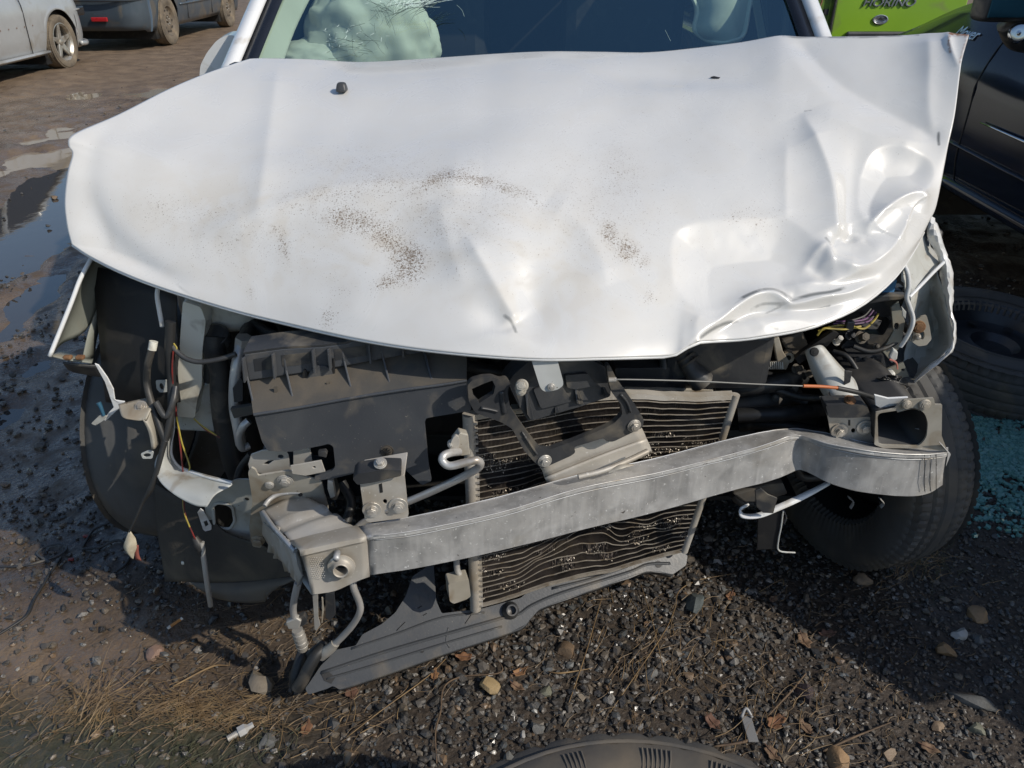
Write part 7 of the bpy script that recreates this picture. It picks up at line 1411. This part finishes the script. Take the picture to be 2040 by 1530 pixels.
straws('wet_dry_grass', 330, ar_g(540, 1290, 140, 60), .6, strd, (.015, .08)); straws('wet_dry_grass', 320, ar_g(250, 1430, 220, 50), .3, strd, (.015, .08)); straws('dry_grass', 80, ar_g(640, 1420, 80, 50), .6, strm, (.02, .09), .008, 0, .0009)
straws('dry_grass', 60, ar_g(1280, 1260, 120, 70), 1.0, strm, (.02, .08), .012, .1, .0008); straws('dry_grass', 45, ar_g(1380, 1290, 60, 50), 1.1, strm, (.02, .07), .012, .2, .0008); straws('dry_grass', 70, ar_g(1820, 1130, 50, 30), .5, strm, (.03, .10), .02, .3); straws('dry_grass', 45, ar_g(1570, 1440, 80, 50), .8, strm, (.03, .10), .02, .25, .0009)
straws('green_grass', 90, ar_g(230, 1490, 200, 40), .6, gr_, (.015, .05), .003, .25, .0010); straws('green_grass', 60, ar_g(420, 1500, 100, 30), 1.0, gr_, (.03, .10), .004, .3); straws('green_grass', 60, ar_g(1830, 1120, 50, 22), .4, gr_, (.03, .08), .01, .4); straws('wet_dry_grass', 500, ar_g(1500, 1330, 260, 120), .8, strd, (.01, .05), .006, 0, .0008); straws('dry_grass', 60, ar_g(1600, 1330, 260, 110), .8, strm, (.02, .06), .006, 0, .0007)

# crumbs of broken side window, sea-green, one heap
msh = bpy.data.materials.new('broken_safety_glass'); msh.use_nodes = True; N, L = nodes(msh); p = N['Principled BSDF']; p.inputs['Base Color'].default_value = (.22, .48, .45, 1); p.inputs['Roughness'].default_value = .08; p.inputs['Transmission Weight'].default_value = .35; p.inputs['IOR'].default_value = 1.5
CUB = np.array(boxv(0, 0, 0, 2, 2, 1.4)[0], float); CUF = np.array([[a, b, c] for f in boxv(0, 0, 0, 1, 1, 1)[1] for a, b, c in ((f[0], f[1], f[2]), (f[0], f[2], f[3]))])
cub = [CUB * (1 + .25 * np.random.default_rng(k).normal(size=(8, 3)) * .6) for k in range(12)]
P = region(60000, 1.05, 1.9, 1.55, 2.25, lambda x, y: np.exp(-(((x - 1.46) / .20) ** 2 + ((y - 1.90) / .19) ** 2)) * np.clip(.3 + 1.2 * (fbm(x * 9, y * 9, 3, 71) - .3), 0, 1)); o = scatter('glass_crumbs', P, .0032 + .0030 * rng.random(len(P)), msh, cub, CUF, 1.0)

# cigarette butt, spark plug, clips, leads
q = gp_(342, 1247); cb = thing('cigarette_butt', 'cigarette butt with orange filter on the dark mud', 'cigarette butt', (q[0], q[1], q[2] + .006)); d = np.array((.62, .75, .05)); d /= np.linalg.norm(d)
V_, F_ = sweep([-d * .003, d * .022], .0038, 12); mk('filter', V_, F_, mat('filter_paper', (.55, .26, .08), .7, 0, (.45, .2, .06), 90), cb, smooth=True, angle=R(50), local=True); V_, F_ = sweep([-d * .010, -d * .003], .0037, 12); mk('paper_end', V_, F_, mat('cigarette_paper', (.7, .68, .62), .8), cb, smooth=True, angle=R(50), local=True); V_, F_ = sweep([d * .022, d * .027], .0036, 12); mk('filter_tip', V_, F_, M['milky'], cb, smooth=True, local=True, angle=R(50))
q = gp_(487, 1453); spk = thing('spark_plug', 'old metal spark plug lying in wet grass at the lower left', 'spark plug', (q[0], q[1], q[2] + .010)); d = np.array((.83, .55, .10)); d /= np.linalg.norm(d)
V_, F_ = sweep([-d * .034, -d * .012], .0062, 14); mk('plug_thread', V_, F_, M['steel'], spk, smooth=True, angle=R(50), local=True)
for k in range(7): V_, F_ = lathe([(.0060, -.001), (.0072, 0), (.0060, .001)], d, -d * (.033 - k * .003), 14); mk('thread_ring', V_, F_, M['steel'], spk, smooth=True, local=True)
V_, F_ = lathe([(.0005, -.012), (.0115, -.012), (.0115, .002), (.008, .006), (.0062, .008), (.0060, .018), (.0005, .018)], d, (0, 0, 0), 6); recalc(mk('plug_hex', V_, F_, M['pipe'], spk, local=True))
q = gp_(1492, 1455); cl = thing('plastic_strap', 'short grey bent plastic strap standing in front of the leaf pile', 'strap', tuple(q)); V_, F_ = boxv(0, 0, .012, .020, .060, .004); V_ = [np.array(v) + np.array((0, 0, .5 * v[1] ** 2 * 10)) for v in V_]; bevel(mk('strap_body', V_, F_, mat('grey_strap', (.22, .22, .22), .4), cl, local=True), .001, 2); V_, F_ = sweep(catmull(np.array([(-.011, .022, .02), (0, .034, .032), (.011, .022, .02)]), 5), .003, 8); mk('strap_hook', V_, F_, mat('grey_strap_light', (.32, .32, .32), .35), cl, local=True, smooth=True)
def lead(pts_, r_, label, m='wire_black'):
    Q = []
    for px, py in pts_: q = gp_(px, py); q[2] += .006; Q.append(q)
    V_, F_ = sweep(catmull(np.array(Q), 7), r_, 7); o = recalc(mk('loose_cable', np.array(V_) - Q[0], F_, M[m], smooth=True)); o.location = Q[0]; tag(o, label, 'cable', 'cables lying in the mud')
lead([(-10, 1130), (40, 1128), (85, 1120), (122, 1105), (133, 1092), (120, 1086), (90, 1090), (75, 1105), (100, 1122)], .0032, 'grey cable looped on the mud at the left edge', 'black_plastic'); lead([(122, 1112), (100, 1150), (70, 1195), (55, 1225), (20, 1250), (-10, 1270)], .0032, 'black cable running down to the left edge of the mud')
lead([(165, 1090), (178, 1070), (190, 1055), (225, 1042)], .0032, 'black cable curling beside the left front tyre'); lead([(230, 1140), (250, 1125), (262, 1105), (258, 1090), (235, 1082), (200, 1092), (165, 1095)], .0035, 'thick black cable ring under the hanging cloth tag')
for px, py, lb in ((172, 1070, 'small red plastic scrap beside the left front tyre'), (142, 1116, 'small red plastic scrap under the looped grey cable')):
    q = gp_(px, py); V_, F_ = boxv(0, 0, .005, .014, .008, .006); o = bevel(mk('plastic_scrap', V_, F_, M['wire_red']), .002, 2); o.location = q; tag(o, lb, 'scrap', 'red scraps in the mud')
